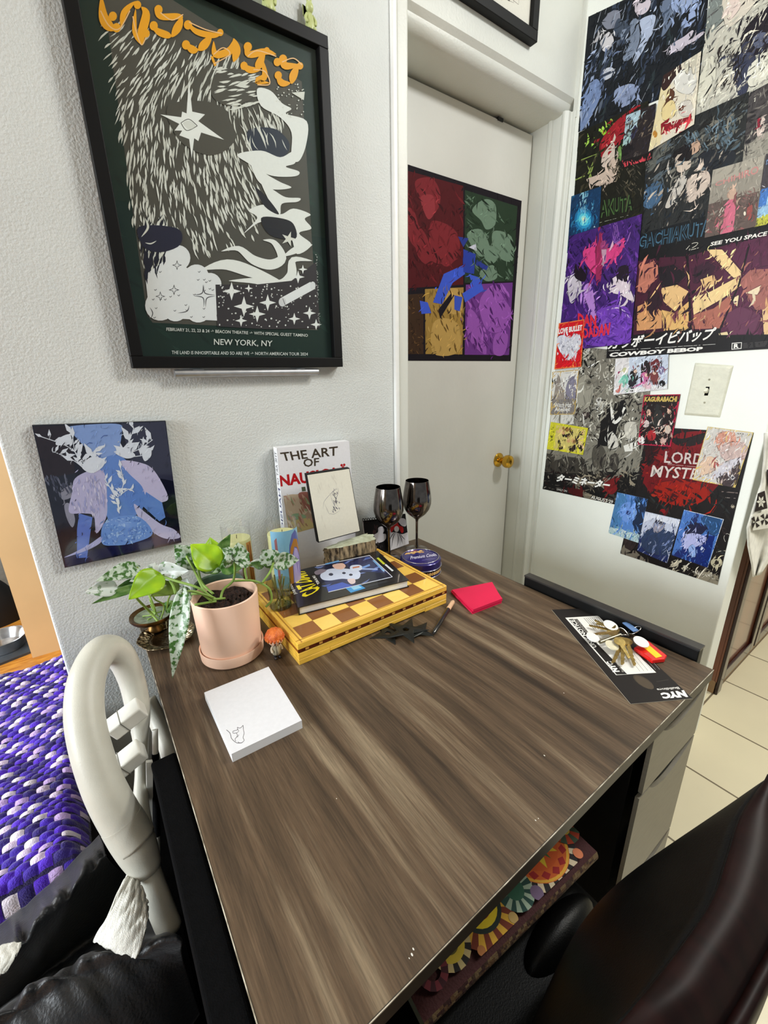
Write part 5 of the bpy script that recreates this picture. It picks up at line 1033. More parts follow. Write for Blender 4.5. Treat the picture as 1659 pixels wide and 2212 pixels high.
a.brush(420, 6, 77, jit=.16)
for pts in ([(650, 345), (670, 332), (690, 338)], [(755, 300), (775, 280), (805, 278)], [(720, 420), (745, 440), (752, 425)]): a.line([Zb(*q) for q in pts], 1.3, (60, 84, 150))
a.build('glossy_print', vmat('acrylic_print', 0.12, coat=0.8), tl_, label='blue picture of pale sprigs and draped shapes')
# framed drawing above the door
YD = YW-0.012
fd = thing('framed_drawing', 'black-framed pale line drawing hanging above the door', 'framed picture', (1.10, YD, 2.241))
GX0, GX1, GZ0, GZ1, gb = 0.885, 1.345, 2.241, 2.60, 0.026
for lo, hi in (((GX0, YW-0.026, GZ0), (GX1, YW-0.001, GZ0+gb)), ((GX0, YW-0.026, GZ1-gb), (GX1, YW-0.001, GZ1)), ((GX0, YW-0.026, GZ0+gb), (GX0+gb, YW-0.001, GZ1-gb)), ((GX1-gb, YW-0.026, GZ0+gb), (GX1, YW-0.001, GZ1-gb))): M().box(lo, hi).build('frame_rail', BLACKF, fd, bevel=0.0015)
a = Art([(GX0+gb-.004, GZ1-gb+.004), (GX1-gb+.004, GZ1-gb+.004), (GX1-gb+.004, GZ0+gb-.004), (GX0+gb-.004, GZ0+gb-.004)], lambda x, y: Vector((x, YD, y)), (0, -1, 0), (222, 219, 206))
R_ = random.Random(41)
for i in range(150):
    x, y = R_.uniform(GX0+.03, GX1-.04), R_.uniform(GZ0+.035, GZ1-.03); w, h = R_.uniform(.006, .03), R_.uniform(.005, .018)
    a.line([(x, y), (x+w, y+R_.uniform(-.003, .003)), (x+w, y+h)], R_.uniform(.0008, .0026), R_.choice([(120, 114, 106), (160, 154, 144), (84, 78, 74)]), sm=False)
a.build('drawing', MATTE, fd, label='pale sheet with small grey marks')
# over-door hooks
for x, w, zt, lab in ((0.872, 0.024, 0.016, 'small black hook plate over the door top near the wall corner'), (1.372, 0.026, 0.006, 'thin black hook plate over the door top near the right jamb')):
    h_ = M(); h_.box((x, 1.2205, 2.129-zt), (x+w, 1.2245, 2.1325)); h_.box((x, 1.2245, 2.1295), (x+w, 1.262, 2.1325)); tag(h_.build('door_hook', mat('black_steel', (16, 16, 18), 0.4)), lab, 'hook')
# poster on the door
Z2 = lambda x, y: (820+.3843*x, .3843*y)
YQ = 1.2245
dq = [(852, 346), (1127, 434), (1103, 780), (852, 779)]
a = Art(dq, lambda x, y: B(x, y, YQ-0.0006), (0, -1, 0), (26, 20, 26), thick=0.0004)
zp = lambda pts, c: a.poly([Z2(*p) for p in pts], c)
zb_ = lambda pts, c: a.blob([Z2(*p) for p in pts], c)
zp([(85, 940), (470, 1045), (470, 1600), (85, 1625)], (82, 22, 26)); zp([(480, 1068), (775, 1160), (750, 1580), (478, 1590)], (40, 58, 40)); zp([(255, 1625), (472, 1615), (465, 1992), (258, 1990)], (164, 130, 62)); zp([(485, 1600), (748, 1588), (728, 1996), (478, 1994)], (112, 56, 136)); zp([(85, 1660), (246, 1650), (246, 1990), (85, 1990)], (62, 42, 26))
for pts in ([(200, 1020), (290, 1000), (340, 1080), (330, 1170), (280, 1200), (230, 1130)], [(300, 1240), (420, 1290), (450, 1400), (380, 1500), (300, 1420), (280, 1330)], [(180, 1250), (260, 1320), (300, 1480), (220, 1450)], [(290, 1430), (360, 1420), (350, 1480), (300, 1470)], [(150, 1180), (200, 1200), (240, 1400), (170, 1350)]): zb_(pts, (126, 38, 44))
zb_([(230, 1110), (300, 1100), (310, 1190), (270, 1230)], (148, 52, 58)); a.strokes(60, [Z2(*q) for q in ((150, 1000), (460, 1060), (460, 1580), (150, 1590))], 60, (10, 34), (2, 5), [(58, 14, 18), (110, 30, 36), (70, 18, 22)], seed=51)
for pts in ([(520, 1180), (590, 1120), (650, 1150), (650, 1260), (600, 1290), (570, 1240)], [(490, 1320), (570, 1290), (620, 1400), (560, 1440)], [(640, 1300), (740, 1330), (750, 1460), (690, 1460), (640, 1400)], [(560, 1530), (640, 1490), (660, 1560), (600, 1580)], [(600, 1380), (680, 1410), (640, 1480), (590, 1450)]): zb_(pts, (110, 134, 112))
a.strokes(60, [Z2(*q) for q in ((490, 1100), (765, 1180), (745, 1570), (490, 1580))], 50, (10, 30), (2, 5), [(26, 38, 28), (96, 120, 98), (30, 46, 30), (76, 96, 78)], seed=52)
for pts in ([(300, 1820), (380, 1790), (450, 1840), (440, 1980), (300, 1985)], [(360, 1640), (450, 1630), (460, 1740), (400, 1760)]): zb_(pts, (190, 154, 84))
a.strokes(40, [Z2(*q) for q in ((265, 1630), (468, 1620), (462, 1985), (262, 1985))], 70, (8, 26), (1.5, 4), [(112, 84, 36), (88, 62, 28), (196, 160, 90)], seed=53)
for pts in ([(560, 1700), (640, 1600), (700, 1680), (740, 1760), (690, 1860), (600, 1850)], [(500, 1740), (560, 1800), (600, 1990), (500, 1900)], [(650, 1880), (720, 1880), (700, 1990), (640, 1985)]): zb_(pts, (150, 84, 172))
a.strokes(60, [Z2(*q) for q in ((490, 1610), (742, 1600), (725, 1985), (485, 1985))], 65, (8, 28), (1.5, 4.5), [(88, 36, 110), (166, 96, 188), (74, 28, 96)], seed=54)
a.strokes(40, [Z2(*q) for q in ((150, 1670), (240, 1660), (240, 1980), (150, 1985))], 30, (5, 12), (1, 2.5), [(112, 80, 44), (40, 26, 18)], jit=80, seed=55)
# abstract blue ribbon where the poster's blue motif sits
BR_ = (64, 92, 206)
for pts, c in (([(300, 1700), (360, 1540), (470, 1490), (480, 1540), (410, 1590), (350, 1710)], BR_), ([(470, 1400), (540, 1430), (530, 1540), (470, 1530)], (44, 64, 160)), ([(500, 1540), (560, 1560), (585, 1630), (480, 1700), (465, 1650), (525, 1610)], BR_), ([(225, 1690), (270, 1700), (290, 1760), (235, 1765)], BR_), ([(420, 1660), (465, 1670), (450, 1750), (420, 1740)], (58, 84, 190)), ([(330, 1740), (400, 1650), (420, 1660), (340, 1790)], (26, 20, 28)), ([(440, 1330), (500, 1340), (470, 1390)], (44, 58, 140)), ([(545, 1460), (610, 1500), (600, 1520), (540, 1490)], (44, 58, 140)), ([(500, 1390), (540, 1370), (545, 1410)], (206, 206, 220))): zp(pts, c)
tag((a.brush(520, 8, 78), a.build('door_poster', MATTE))[1], 'poster with red, green, gold and purple panels hung on the white door', 'poster')
# light switch
sw = thing('light_switch', 'painted white light switch plate on the right wall', 'light switch', W(1530, 843))
SWM = mat('painted_switch_plate', (216, 215, 196), 0.5, noise=0.03, nscale=60, bump=0.3, bscale=200)
Q = [W(x, y) for x, y in ((1501, 783), (1586, 789), (1556, 903), (1477, 897))]; cq_ = sum(Q, Vector())/4
fr_ = [cq_+(p-cq_)*0.90-Vector((0.007, 0, 0)) for p in Q]
M().hexa(Q[::-1], fr_[::-1]).build('plate', SWM, sw, bevel=0.002)
tg_ = W(1527, 845, XR-0.007)
M().box((tg_.x-0.0, tg_.y-0.006, tg_.z-0.014), (tg_.x+0.004, tg_.y+0.006, tg_.z+0.014)).build('toggle_slot', mat('slot_ivory', (170, 166, 140), 0.5), sw, bevel=0.001)
M().box((tg_.x-0.013, tg_.y-0.0045, tg_.z-0.004), (tg_.x-0.001, tg_.y+0.0045, tg_.z+0.008), R=Matrix.Rotation(0.5, 3, 'Y')).build('toggle', SWM, sw, bevel=0.001)
for dz in (-0.034, 0.034): M().ball((XR-0.0072, tg_.y, tg_.z+dz), (0.0016, 0.003, 0.003), 12, 8).build('screw', mat('screw_paint', (150, 146, 124), 0.5), sw, smooth=0)
# ================================================================== RIGHT WALL COLLAGE
Z3 = lambda x, y: (1180+.3618*x, .3618*y)
Z4 = lambda x, y: (1130+.3189*x, 660+.3189*y)
def sheet(quad, Z, off, base, m=None, edge=None):
    a = Art(quad, lambda x, y: W(x, y, XR-off), (-1, 0, 0), base, thick=0.0006, tr=Z, edge=edge); a.ink = (20, 17, 20); return a
SEED = [500]
def done(a, name, label, cat='poster', group='printed sheets taped to the right wall', m=None):
    ar = abs(area2(a.win))/2; SEED[0] += 1; z_ = 5.0 if ar < 12000 else 8.0
    a.brush(int(min(220, max(30, ar/(z_*z_*5)))), z_*2.2, SEED[0]+50, jit=.14)
    a.brush(int(min(760, max(140, ar/(z_*z_*.95)))), z_, SEED[0])
    return tag(a.build(name, m), label, cat, group)
NV, IN, BG_, PB_ = (18, 22, 30), (34, 44, 62), (120, 132, 152), (176, 188, 212)
# dark blue-grey brush poster
q = [(252, 100), (985, -250), (930, 490), (190, 790)]; a = sheet(q, Z3, .001, (24, 28, 34))
a.strokes(90, q, 108, (60, 180), (8, 26), [NV, IN, (14, 16, 20), (52, 62, 80), (40, 50, 54), (86, 96, 112)], seed=61)
for pts, c in (([(500, 140), (540, 110), (560, 200), (540, 300), (490, 360), (455, 350), (500, 240)], BG_), ([(560, 120), (650, 90), (640, 170), (580, 300), (530, 380), (515, 370), (570, 220)], PB_), ([(330, 100), (430, 60), (440, 130), (380, 180), (340, 150)], (128, 132, 146)), ([(330, 180), (390, 200), (400, 260), (350, 310), (320, 260)], (206, 204, 208)), ([(680, 20), (790, -20), (760, 120), (690, 220), (700, 120)], (104, 118, 142)), ([(760, -20), (900, -60), (890, 60), (760, 70)], (150, 168, 204)), ([(810, 130), (880, 60), (890, 120), (820, 170)], (150, 168, 206)), ([(410, 540), (500, 500), (560, 530), (500, 620), (420, 640)], (138, 152, 184)), ([(230, 560), (300, 470), (330, 560), (240, 740), (200, 770)], (118, 138, 178)), ([(340, 420), (390, 400), (410, 440), (350, 480)], (196, 200, 210)), ([(530, 20), (620, 0), (610, 60), (560, 90), (525, 60)], (206, 196, 206)), ([(430, 110), (500, 160), (470, 220), (400, 210)], (66, 76, 92))): a.blob(pts, c)
a.blob([(720, 330), (740, 270), (820, 220), (870, 180), (880, 200), (850, 240), (930, 190), (945, 200), (880, 250), (800, 290)], (196, 188, 200))
a.strokes(160, q, 112, (30, 110), (2, 7), [(150, 160, 178), (60, 72, 92), (20, 24, 30), (96, 108, 130), (14, 16, 20)], jit=18, seed=62); a.strokes(60, [(200, 300), (400, 300), (330, 760), (200, 770)], 115, (30, 90), (3, 9), [(154, 168, 196), (30, 36, 46), (96, 110, 140)], seed=63)
for pts in ([(330, 60), (290, 200), (270, 330)], [(360, 50), (310, 240)], [(560, 400), (450, 560), (430, 590)], [(620, 500), (540, 660)]): a.line(pts, 3, (190, 196, 206), taper=True)
done(a, 'wall_poster', 'dark blue-grey brushstroke poster, topmost left sheet of the right wall collage')
# pale brush poster
q = [(985, -100), (1420, -300), (1400, 560), (885, 720)]; a = sheet(q, Z3, .002, (196, 194, 180))
a.blob([(985, -80), (1120, -150), (1100, 60), (1000, 180), (940, 260), (950, 120)], (126, 134, 130)); a.blob([(1060, -20), (1200, -140), (1240, 20), (1100, 160), (1060, 120)], (214, 206, 190)); a.blob([(1170, 200), (1320, 40), (1400, 60), (1380, 260), (1250, 330), (1180, 330)], (34, 30, 38)); a.blob([(1120, 330), (1240, 320), (1230, 420), (1190, 560), (1130, 540)], (58, 62, 82)); a.blob([(1210, 400), (1330, 310), (1380, 420), (1220, 520)], (222, 220, 204)); a.blob([(1230, 230), (1300, 190), (1340, 240), (1260, 290)], (92, 98, 120)); a.blob([(900, 500), (990, 330), (1010, 470), (920, 640)], (216, 214, 196))
a.strokes(120, q, 128, (40, 150), (3, 10), [(30, 26, 28), (52, 46, 46), (206, 200, 184), (226, 224, 208), (90, 88, 88), (150, 148, 140)], jit=16, seed=64); a.strokes(50, [(1000, 300), (1200, 250), (1160, 560), (960, 560)], 118, (50, 140), (3, 8), [(30, 26, 26), (44, 38, 38), (214, 208, 190)], seed=65); a.blob([(1080, 20), (1130, -20), (1160, 40), (1090, 120)], (224, 206, 196))
done(a, 'wall_poster', 'pale poster with sweeping black brush marks at the top right of the collage')
# grey poster right edge
q = [(1205, 560), (1430, 440), (1420, 1000), (1140, 980)]; a = sheet(q, Z3, .003, (72, 68, 68))
a.strokes(70, q, 150, (40, 140), (6, 22), [(52, 48, 50), (96, 92, 88), (124, 120, 112), (40, 38, 40)], seed=66); a.blob([(1260, 720), (1300, 700), (1310, 760), (1270, 830), (1255, 780)], (214, 196, 186)); a.blob([(1262, 710), (1280, 706), (1275, 750), (1262, 760)], (150, 40, 60)); a.poly([(1150, 900), (1330, 780), (1420, 820), (1400, 1000), (1140, 990)], (150, 146, 134)); a.strokes(20, [(1150, 900), (1330, 800), (1330, 950), (1150, 960)], 150, (20, 60), (3, 7), [(110, 106, 98), (180, 176, 160)], seed=67)
done(a, 'wall_poster', 'dark grey poster cut by the right photo edge in the collage')
# centre poster with outlined lettering
q = [(606, 815), (1212, 545), (1130, 1400), (533, 1512)]; a = sheet(q, Z3, .004, (40, 42, 42))
a.strokes(120, [(620, 880), (1200, 610), (1150, 960), (600, 1100)], 140, (50, 180), (8, 24), [(66, 68, 66), (96, 98, 92), (28, 28, 28), (84, 96, 104), (120, 118, 108)], seed=68)
a.strokes(40, [(820, 820), (1130, 700), (1100, 880), (850, 900)], 60, (30, 90), (8, 22), [(108, 128, 140), (92, 112, 124), (70, 84, 92)], seed=69)
a.blob([(840, 880), (900, 830), (920, 890), (850, 930)], (196, 164, 140)); a.blob([(770, 960), (850, 930), (860, 1000), (790, 1030)], (206, 190, 174)); a.blob([(850, 1060), (960, 1020), (975, 1100), (880, 1200), (840, 1190)], (206, 190, 176)); a.blob([(730, 1180), (800, 1050), (840, 1080), (760, 1220), (710, 1240)], (196, 190, 180)); a.blob([(750, 920), (860, 860), (860, 950), (790, 960)], (26, 22, 24)); a.blob([(580, 1150), (660, 1080), (700, 1150), (640, 1240), (575, 1230)], (70, 100, 130)); a.blob([(900, 960), (960, 900), (1120, 900), (1110, 980), (980, 1010)], (34, 38, 44))
a.strokes(110, [(600, 1000), (1130, 900), (960, 1380), (550, 1460)], 120, (20, 80), (3, 12), [(20, 20, 22), (52, 54, 54), (92, 88, 82), (30, 40, 52), (176, 166, 152), (16, 16, 18)], seed=70)
a.poly([(545, 1400), (950, 1290), (935, 1410), (533, 1512)], (14, 18, 22))
a.text('GACHIAKUTA', (556, 1402), (985, 1306), (975, 1405), (546, 1494), (66, 104, 128), bold=0.05); a.text('GACHIAKUTA', (556, 1402), (985, 1306), (975, 1405), (546, 1494), (12, 18, 24), bold=0.005); a.line([(570, 1505), (935, 1418)], 2, (120, 130, 136))
done(a, 'wall_poster', 'dark grey poster with blue outlined block lettering in the middle of the collage')
# black and green poster
q = [(193, 792), (610, 600), (575, 1310), (150, 1400)]; a = sheet(q, Z3, .006, (26, 26, 18))
a.strokes(70, q, 130, (30, 120), (4, 16), [(14, 14, 10), (46, 44, 26), (60, 56, 40), (34, 34, 18)], seed=71)
a.strokes(26, [(230, 860), (420, 690), (440, 740), (260, 900)], 60, (18, 46), (10, 20), [(142, 200, 50), (96, 150, 40), (176, 222, 90), (30, 40, 16)], seed=72)
a.blob([(320, 860), (400, 740), (540, 630), (560, 660), (470, 800), (430, 850), (380, 900), (340, 960)], (150, 30, 40)); a.strokes(24, [(330, 850), (470, 720), (470, 780), (350, 930)], 130, (30, 70), (3, 8), [(110, 16, 26), (186, 50, 56)], seed=73)
a.blob([(340, 920), (400, 850), (410, 930), (380, 1000), (330, 990)], (206, 190, 176)); a.blob([(240, 1070), (330, 1030), (400, 940), (420, 1000), (400, 1080), (300, 1110)], (200, 180, 164)); a.blob([(430, 880), (480, 860), (480, 960), (440, 960)], (110, 150, 80))
for pts in ([(170, 970), (300, 920), (250, 1040)], [(160, 1080), (230, 1050)], [(240, 960), (270, 1060)], [(300, 930), (250, 1080)]): a.line(pts, 7, (140, 160, 80), sm=False)
a.text('AKUTA', (322, 1200), (522, 1160), (520, 1255), (320, 1305), (70, 100, 54), bold=0.06); a.text('AKUTA', (322, 1200), (522, 1160), (520, 1255), (320, 1305), (14, 20, 12), bold=0.005); a.line([(318, 1330), (490, 1285)], 2.2, (170, 176, 160)); a.strokes(40, [(330, 1010), (560, 950), (550, 1150), (330, 1160)], 50, (20, 60), (3, 8), [(60, 56, 46), (24, 22, 18), (100, 92, 76)], seed=74)
done(a, 'wall_poster', 'black and green poster with a red patch at the left of the collage')
# small dark card with red title
q = [(478, 690), (655, 615), (630, 950), (440, 1005)]; a = sheet(q, Z3, .0072, (40, 34, 36)); a.blob([(480, 690), (560, 650), (540, 740), (470, 800)], (170, 196, 206)); a.blob([(450, 830), (500, 790), (500, 880), (450, 900)], (160, 190, 190))
a.strokes(60, q, 125, (18, 60), (4, 11), [(60, 52, 46), (24, 22, 26), (92, 84, 80), (52, 52, 78), (120, 106, 90)], seed=75); a.blob([(450, 880), (500, 860), (500, 910), (455, 930)], (26, 22, 26)); a.poly([(445, 960), (632, 905), (630, 950), (440, 1005)], (24, 20, 20)); a.strokes(26, [(470, 980), (620, 925), (618, 968), (468, 1028)], 70, (24, 44), (4, 9), [(206, 70, 80)], jit=25, seed=175)
done(a, 'art_card', 'dark card with slanted red lettering on the black and green poster', 'card')
# cream card with red title
q = [(700, 450), (925, 305), (882, 742), (610, 905)]; a = sheet(q, Z3, .0084, (222, 214, 194)); a.poly([(690, 460), (760, 410), (690, 820), (680, 860), (612, 900)], (226, 212, 168))
a.blob([(690, 450), (790, 360), (800, 420), (760, 480), (700, 540)], (54, 34, 32)); a.blob([(720, 560), (740, 530), (765, 550), (755, 600), (715, 610)], (92, 56, 38)); a.blob([(700, 620), (760, 600), (770, 680), (720, 720), (690, 700)], (226, 206, 150)); a.blob([(800, 620), (860, 600), (870, 680), (800, 690)], (206, 200, 190)); a.blob([(790, 640), (820, 630), (815, 655), (795, 660)], (110, 70, 56)); a.blob([(770, 460), (860, 400), (900, 480), (860, 560), (780, 540)], (216, 214, 206)); a.blob([(820, 340), (850, 320), (850, 430), (830, 430)], (196, 190, 172)); a.blob([(870, 320), (900, 310), (890, 430), (870, 430)], (196, 190, 172))
a.poly([(684, 740), (740, 700), (700, 800), (684, 806)], (130, 24, 34)); a.poly([(690, 745), (870, 690), (865, 720), (688, 800)], (134, 26, 38)); a.strokes(22, [(700, 780), (870, 695), (868, 735), (700, 808)], 70, (20, 34), (4, 8), [(206, 60, 70)], jit=30, seed=176); a.ell(650, 800, 14, 22, (186, 130, 50)); a.strokes(24, q, 120, (12, 40), (2, 5), [(236, 230, 214), (196, 184, 156), (240, 236, 224)], seed=76)
done(a, 'art_card', 'cream card with dark red band in the upper collage', 'card')
# misty pink card
q = [(995, 1015), (1305, 925), (1250, 1352), (945, 1420)]; a = sheet(q, Z3, .0068, (150, 144, 132)); a.poly([(995, 1015), (1305, 925), (1295, 1010), (985, 1100)], (170, 164, 150)); a.poly([(970, 1220), (1275, 1140), (1250, 1352), (945, 1420)], (98, 84, 78))
a.strokes(50, [(970, 1200), (1275, 1130), (1250, 1352), (945, 1420)], 20, (16, 50), (5, 14), [(120, 96, 90), (84, 66, 64), (150, 120, 110), (140, 90, 88)], seed=77); a.blob([(1085, 1200), (1120, 1190), (1130, 1260), (1105, 1390), (1035, 1400), (1060, 1290)], (206, 110, 132)); a.blob([(1085, 1140), (1130, 1125), (1130, 1180), (1090, 1190)], (196, 166, 146)); a.line([(1030, 1290), (1060, 1250), (1050, 1240), (1035, 1270)], 4, (214, 206, 190)); a.ell(1185, 1275, 7, 13, (230, 220, 200)); a.blob([(1200, 1240), (1230, 1220), (1225, 1300), (1200, 1310)], (150, 80, 76))
a.text('CHIHIRO', (1010, 1090), (1270, 985), (1268, 1035), (1008, 1115), (196, 140, 134), bold=0.02)
done(a, 'art_card', 'misty grey card with a pink shape, right of the centre collage', 'card')
q = [(1312, 920), (1430, 890), (1420, 1318), (1240, 1356)]; a = sheet(q, Z3, .0056, (70, 66, 70)); a.poly([(1285, 1130), (1424, 1100), (1420, 1318), (1240, 1356)], (70, 120, 190)); a.poly([(1260, 1240), (1424, 1190), (1420, 1260), (1250, 1310)], (150, 190, 220)); a.poly([(1250, 1305), (1424, 1240), (1420, 1318), (1240, 1356)], (190, 190, 70)); a.strokes(8, [(1296, 1105), (1400, 1075), (1400, 1130), (1296, 1145)], 30, (16, 30), (4, 8), [(210, 208, 214)], jit=60, seed=177); a.strokes(16, q, 160, (14, 40), (5, 12), [(90, 86, 92), (120, 150, 190)], seed=78)
done(a, 'art_card', 'card with blue sky and yellow-green foot at the right photo edge', 'card')
# landscape film poster
q = [(420, 1530), (1420, 1270), (1420, 2078), (358, 2140)]; a = sheet(q, Z3, .005, (14, 10, 14)); MR, TAN, SKN, RST = (58, 20, 40), (222, 178, 110), (226, 186, 128), (150, 84, 78)
a.poly([(545, 1545), (835, 1530), (855, 1960), (520, 2000)], (66, 22, 42)); a.poly([(850, 1530), (1150, 1440), (1190, 1500), (1030, 1960), (870, 1975)], (74, 26, 50)); a.poly([(1070, 1470), (1420, 1380), (1420, 2010), (1040, 2010)], (84, 34, 62))
for pts, c in (([(560, 1590), (640, 1560), (650, 1660), (590, 1750), (545, 1740)], (186, 116, 96)), ([(660, 1600), (760, 1580), (840, 1640), (780, 1700), (690, 1720)], (24, 14, 22)), ([(690, 1720), (780, 1700), (850, 1740), (770, 1860), (700, 1800)], SKN), ([(690, 1850), (770, 1870), (850, 1800), (850, 1960), (700, 1975)], TAN), ([(545, 1830), (610, 1800), (690, 1860), (690, 1960), (540, 1975)], (206, 150, 100)), ([(610, 1740), (660, 1720), (690, 1800), (640, 1900), (600, 1850)], (40, 18, 30)),
    ([(870, 1780), (980, 1740), (1150, 1650), (1170, 1700), (1040, 1790), (880, 1880)], (236, 206, 148)), ([(960, 1490), (1050, 1490), (1180, 1640), (1120, 1660), (1020, 1560)], (236, 206, 148)), ([(880, 1600), (960, 1560), (1030, 1600), (960, 1650), (880, 1690)], (52, 22, 40)), ([(920, 1670), (1000, 1640), (1020, 1690), (950, 1740)], SKN), ([(880, 1880), (1000, 1840), (1100, 1760), (1110, 1850), (1040, 1960), (880, 1965)], (170, 104, 88)), ([(1150, 1680), (1220, 1610), (1420, 1600), (1420, 1850), (1250, 1850)], (160, 100, 92)), ([(1190, 1750), (1290, 1700), (1260, 1760)], (232, 214, 180)), ([(1060, 1880), (1160, 1830), (1280, 1880), (1240, 1990), (1100, 2000)], (98, 50, 76)), ([(1100, 1790), (1150, 1760), (1140, 1830)], (236, 216, 170)), ([(1030, 1990), (1080, 1980), (1090, 2010), (1035, 2015)], (226, 206, 160)), ([(1290, 1850), (1420, 1800), (1420, 2000), (1300, 2000)], (226, 190, 140)), ([(740, 1880), (790, 1850), (770, 1930)], (116, 60, 70))): a.poly(pts, c); a.line(pts+pts[:1], 3, (26, 12, 20), taper=True)
a.line([(1215, 1450), (1150, 1700), (1040, 1960)], 12, (26, 10, 18), sm=False); a.line([(845, 1540), (862, 1970)], 8, (26, 10, 18), sm=False)
a.strokes(70, [(540, 1560), (1420, 1400), (1420, 1990), (530, 1990)], 120, (14, 60), (2, 7), [(90, 40, 60), (48, 16, 32), (170, 110, 90), (206, 160, 110), (120, 66, 76)], seed=79)
a.poly([(390, 2010), (1420, 1995), (1420, 2110), (350, 2145)], (14, 10, 12)); a.poly([(400, 1500), (1420, 1240), (1420, 1365), (560, 1560)], (12, 10, 12))
a.text('SEE YOU SPACE COWBOY...', (978, 1448), (1580, 1330), (1580, 1358), (980, 1470), (238, 234, 226), bold=0.03, shear=.25)
a.text('\u30AB\u30A6\u30DC\u30FC\u30A4\u30D3\u30D0\u30C3\u30D7', (372, 2020), (1020, 1952), (1000, 2030), (366, 2090), (240, 238, 232), bold=0.03, shear=.2); a.line([(372, 2095), (1010, 2055)], 2, (226, 224, 218), sm=False)
a.text('COWBOY BEBOP', (384, 2106), (938, 2070), (934, 2094), (374, 2132), (242, 240, 234), bold=0.05)
a.poly([(1108, 2048), (1168, 2043), (1166, 2082), (1106, 2088)], (232, 230, 224)); a.poly([(1112, 2052), (1164, 2047), (1162, 2078), (1110, 2084)], (16, 14, 16)); a.text('R', (1122, 2054), (1152, 2051), (1150, 2076), (1120, 2080), (240, 238, 232), bold=0.05)
for i in range(4): a.line([(1175, 2052+i*8), (1420, 2030+i*8)], 1.4, (110, 106, 104), sm=False)
a.line([(835, 1490), (870, 1455), (905, 1450), (890, 1470), (845, 1495), (910, 1480)], 3, (220, 216, 200))
done(a, 'wall_poster', 'wide film poster with maroon panels, tan shapes and white title above the light switch')
# blue glow card
q = [(150, 1172), (328, 1112), (312, 1392), (124, 1512)]; a = sheet(q, Z3, .0075, (20, 56, 92)); a.strokes(50, q, 100, (20, 70), (4, 14), [(14, 40, 70), (40, 110, 150), (24, 74, 120)], seed=80)
for r, c in ((62, (30, 110, 160)), (48, (44, 150, 196)), (34, (90, 200, 220)), (20, (160, 226, 216)), (9, (226, 232, 190))): a.ell(224, 1310, r*.9, r*1.15, c)
a.strokes(16, [(200, 1150), (250, 1140), (250, 1270), (200, 1280)], 95, (30, 60), (3, 8), [(90, 150, 180), (140, 190, 206)], seed=81); a.strokes(12, [(278, 1352), (300, 1346), (296, 1440), (274, 1446)], 20, (14, 24), (3, 5), [(210, 226, 232)], jit=60, seed=181)
done(a, 'art_card', 'deep blue card with a glowing turquoise centre near the door casing', 'card')
# purple poster
q = [(138, 1410), (572, 1278), (503, 2050), (68, 2100)]; a = sheet(q, Z3, .0086, (66, 34, 110))
a.strokes(110, q, 60, (40, 130), (6, 20), [(54, 26, 96), (92, 46, 140), (40, 20, 76), (110, 60, 160), (30, 16, 56)], seed=82)
a.blob([(220, 1500), (280, 1460), (320, 1360), (350, 1480), (420, 1450), (470, 1420), (440, 1520), (360, 1560), (300, 1640), (240, 1580)], (214, 66, 130)); a.blob([(310, 1350), (325, 1370), (330, 1640), (300, 1700), (296, 1500)], (150, 40, 84)); a.ell(345, 1470, 24, 34, (150, 60, 110)); a.poly([(330, 1490), (360, 1488), (355, 1570), (332, 1566)], (190, 150, 170))
a.blob([(130, 1680), (190, 1640), (210, 1720), (160, 1810), (135, 1780)], (204, 196, 206)); a.blob([(180, 1570), (240, 1600), (230, 1680), (170, 1650)], (30, 18, 30)); a.blob([(360, 1700), (440, 1640), (500, 1720), (520, 1800), (440, 1760), (400, 1750)], (220, 206, 214)); a.blob([(430, 1600), (490, 1590), (480, 1680), (430, 1660)], (34, 22, 36)); a.blob([(220, 1730), (270, 1700), (300, 1900), (270, 1880)], (178, 130, 206)); a.blob([(300, 1860), (420, 1820), (500, 1860), (500, 2040), (240, 2060), (330, 1960)], (112, 62, 176)); a.line([(360, 1850), (440, 1840), (500, 1900)], 10, (200, 180, 216), taper=True)
for k in range(5): a.line([(380+k*10, 1330), (400+k*10, 1440), (470, 1460), (505, 1380)], 3, (160, 110, 190))
a.strokes(50, [(240, 1880), (500, 1840), (500, 2040), (240, 2060)], 25, (30, 90), (4, 12), [(98, 50, 164), (140, 92, 200), (76, 36, 136)], seed=83); a.text('DAN', (190, 1870), (300, 1885), (300, 1950), (190, 1950), (214, 40, 60), bold=0.04); a.text('DADAN', (215, 1960), (385, 1925), (375, 2000), (225, 2020), (220, 44, 64), bold=0.04)
done(a, 'wall_poster', 'purple and magenta poster with red lettering at the left of the collage')
# red card with a pale heart
q = [(75, 1930), (228, 1906), (208, 2190), (48, 2206)]; a = sheet(q, Z3, .0102, (230, 120, 60)); a.poly([(80, 1936), (223, 1913), (203, 2185), (54, 2200)], (208, 22, 34)); a.text('LOVE BULLET', (74, 1962), (216, 1938), (214, 1972), (72, 1996), (238, 232, 228), bold=0.05)
a.blob([(140, 2020), (170, 1990), (205, 2010), (205, 2060), (170, 2120), (130, 2150), (90, 2110), (65, 2060), (70, 2010), (105, 2000)], (214, 214, 222)); a.strokes(40, [(80, 2020), (200, 2010), (190, 2070), (130, 2130), (80, 2090)], 80, (10, 26), (2, 6), [(170, 172, 186), (236, 236, 240), (140, 142, 158)], jit=60, seed=84); a.strokes(16, [(85, 2090), (180, 2080), (170, 2150), (95, 2150)], 85, (12, 30), (2, 5), [(200, 200, 210)], seed=85)
done(a, 'art_card', 'red card with a pale heart shape beside the door casing', 'card')
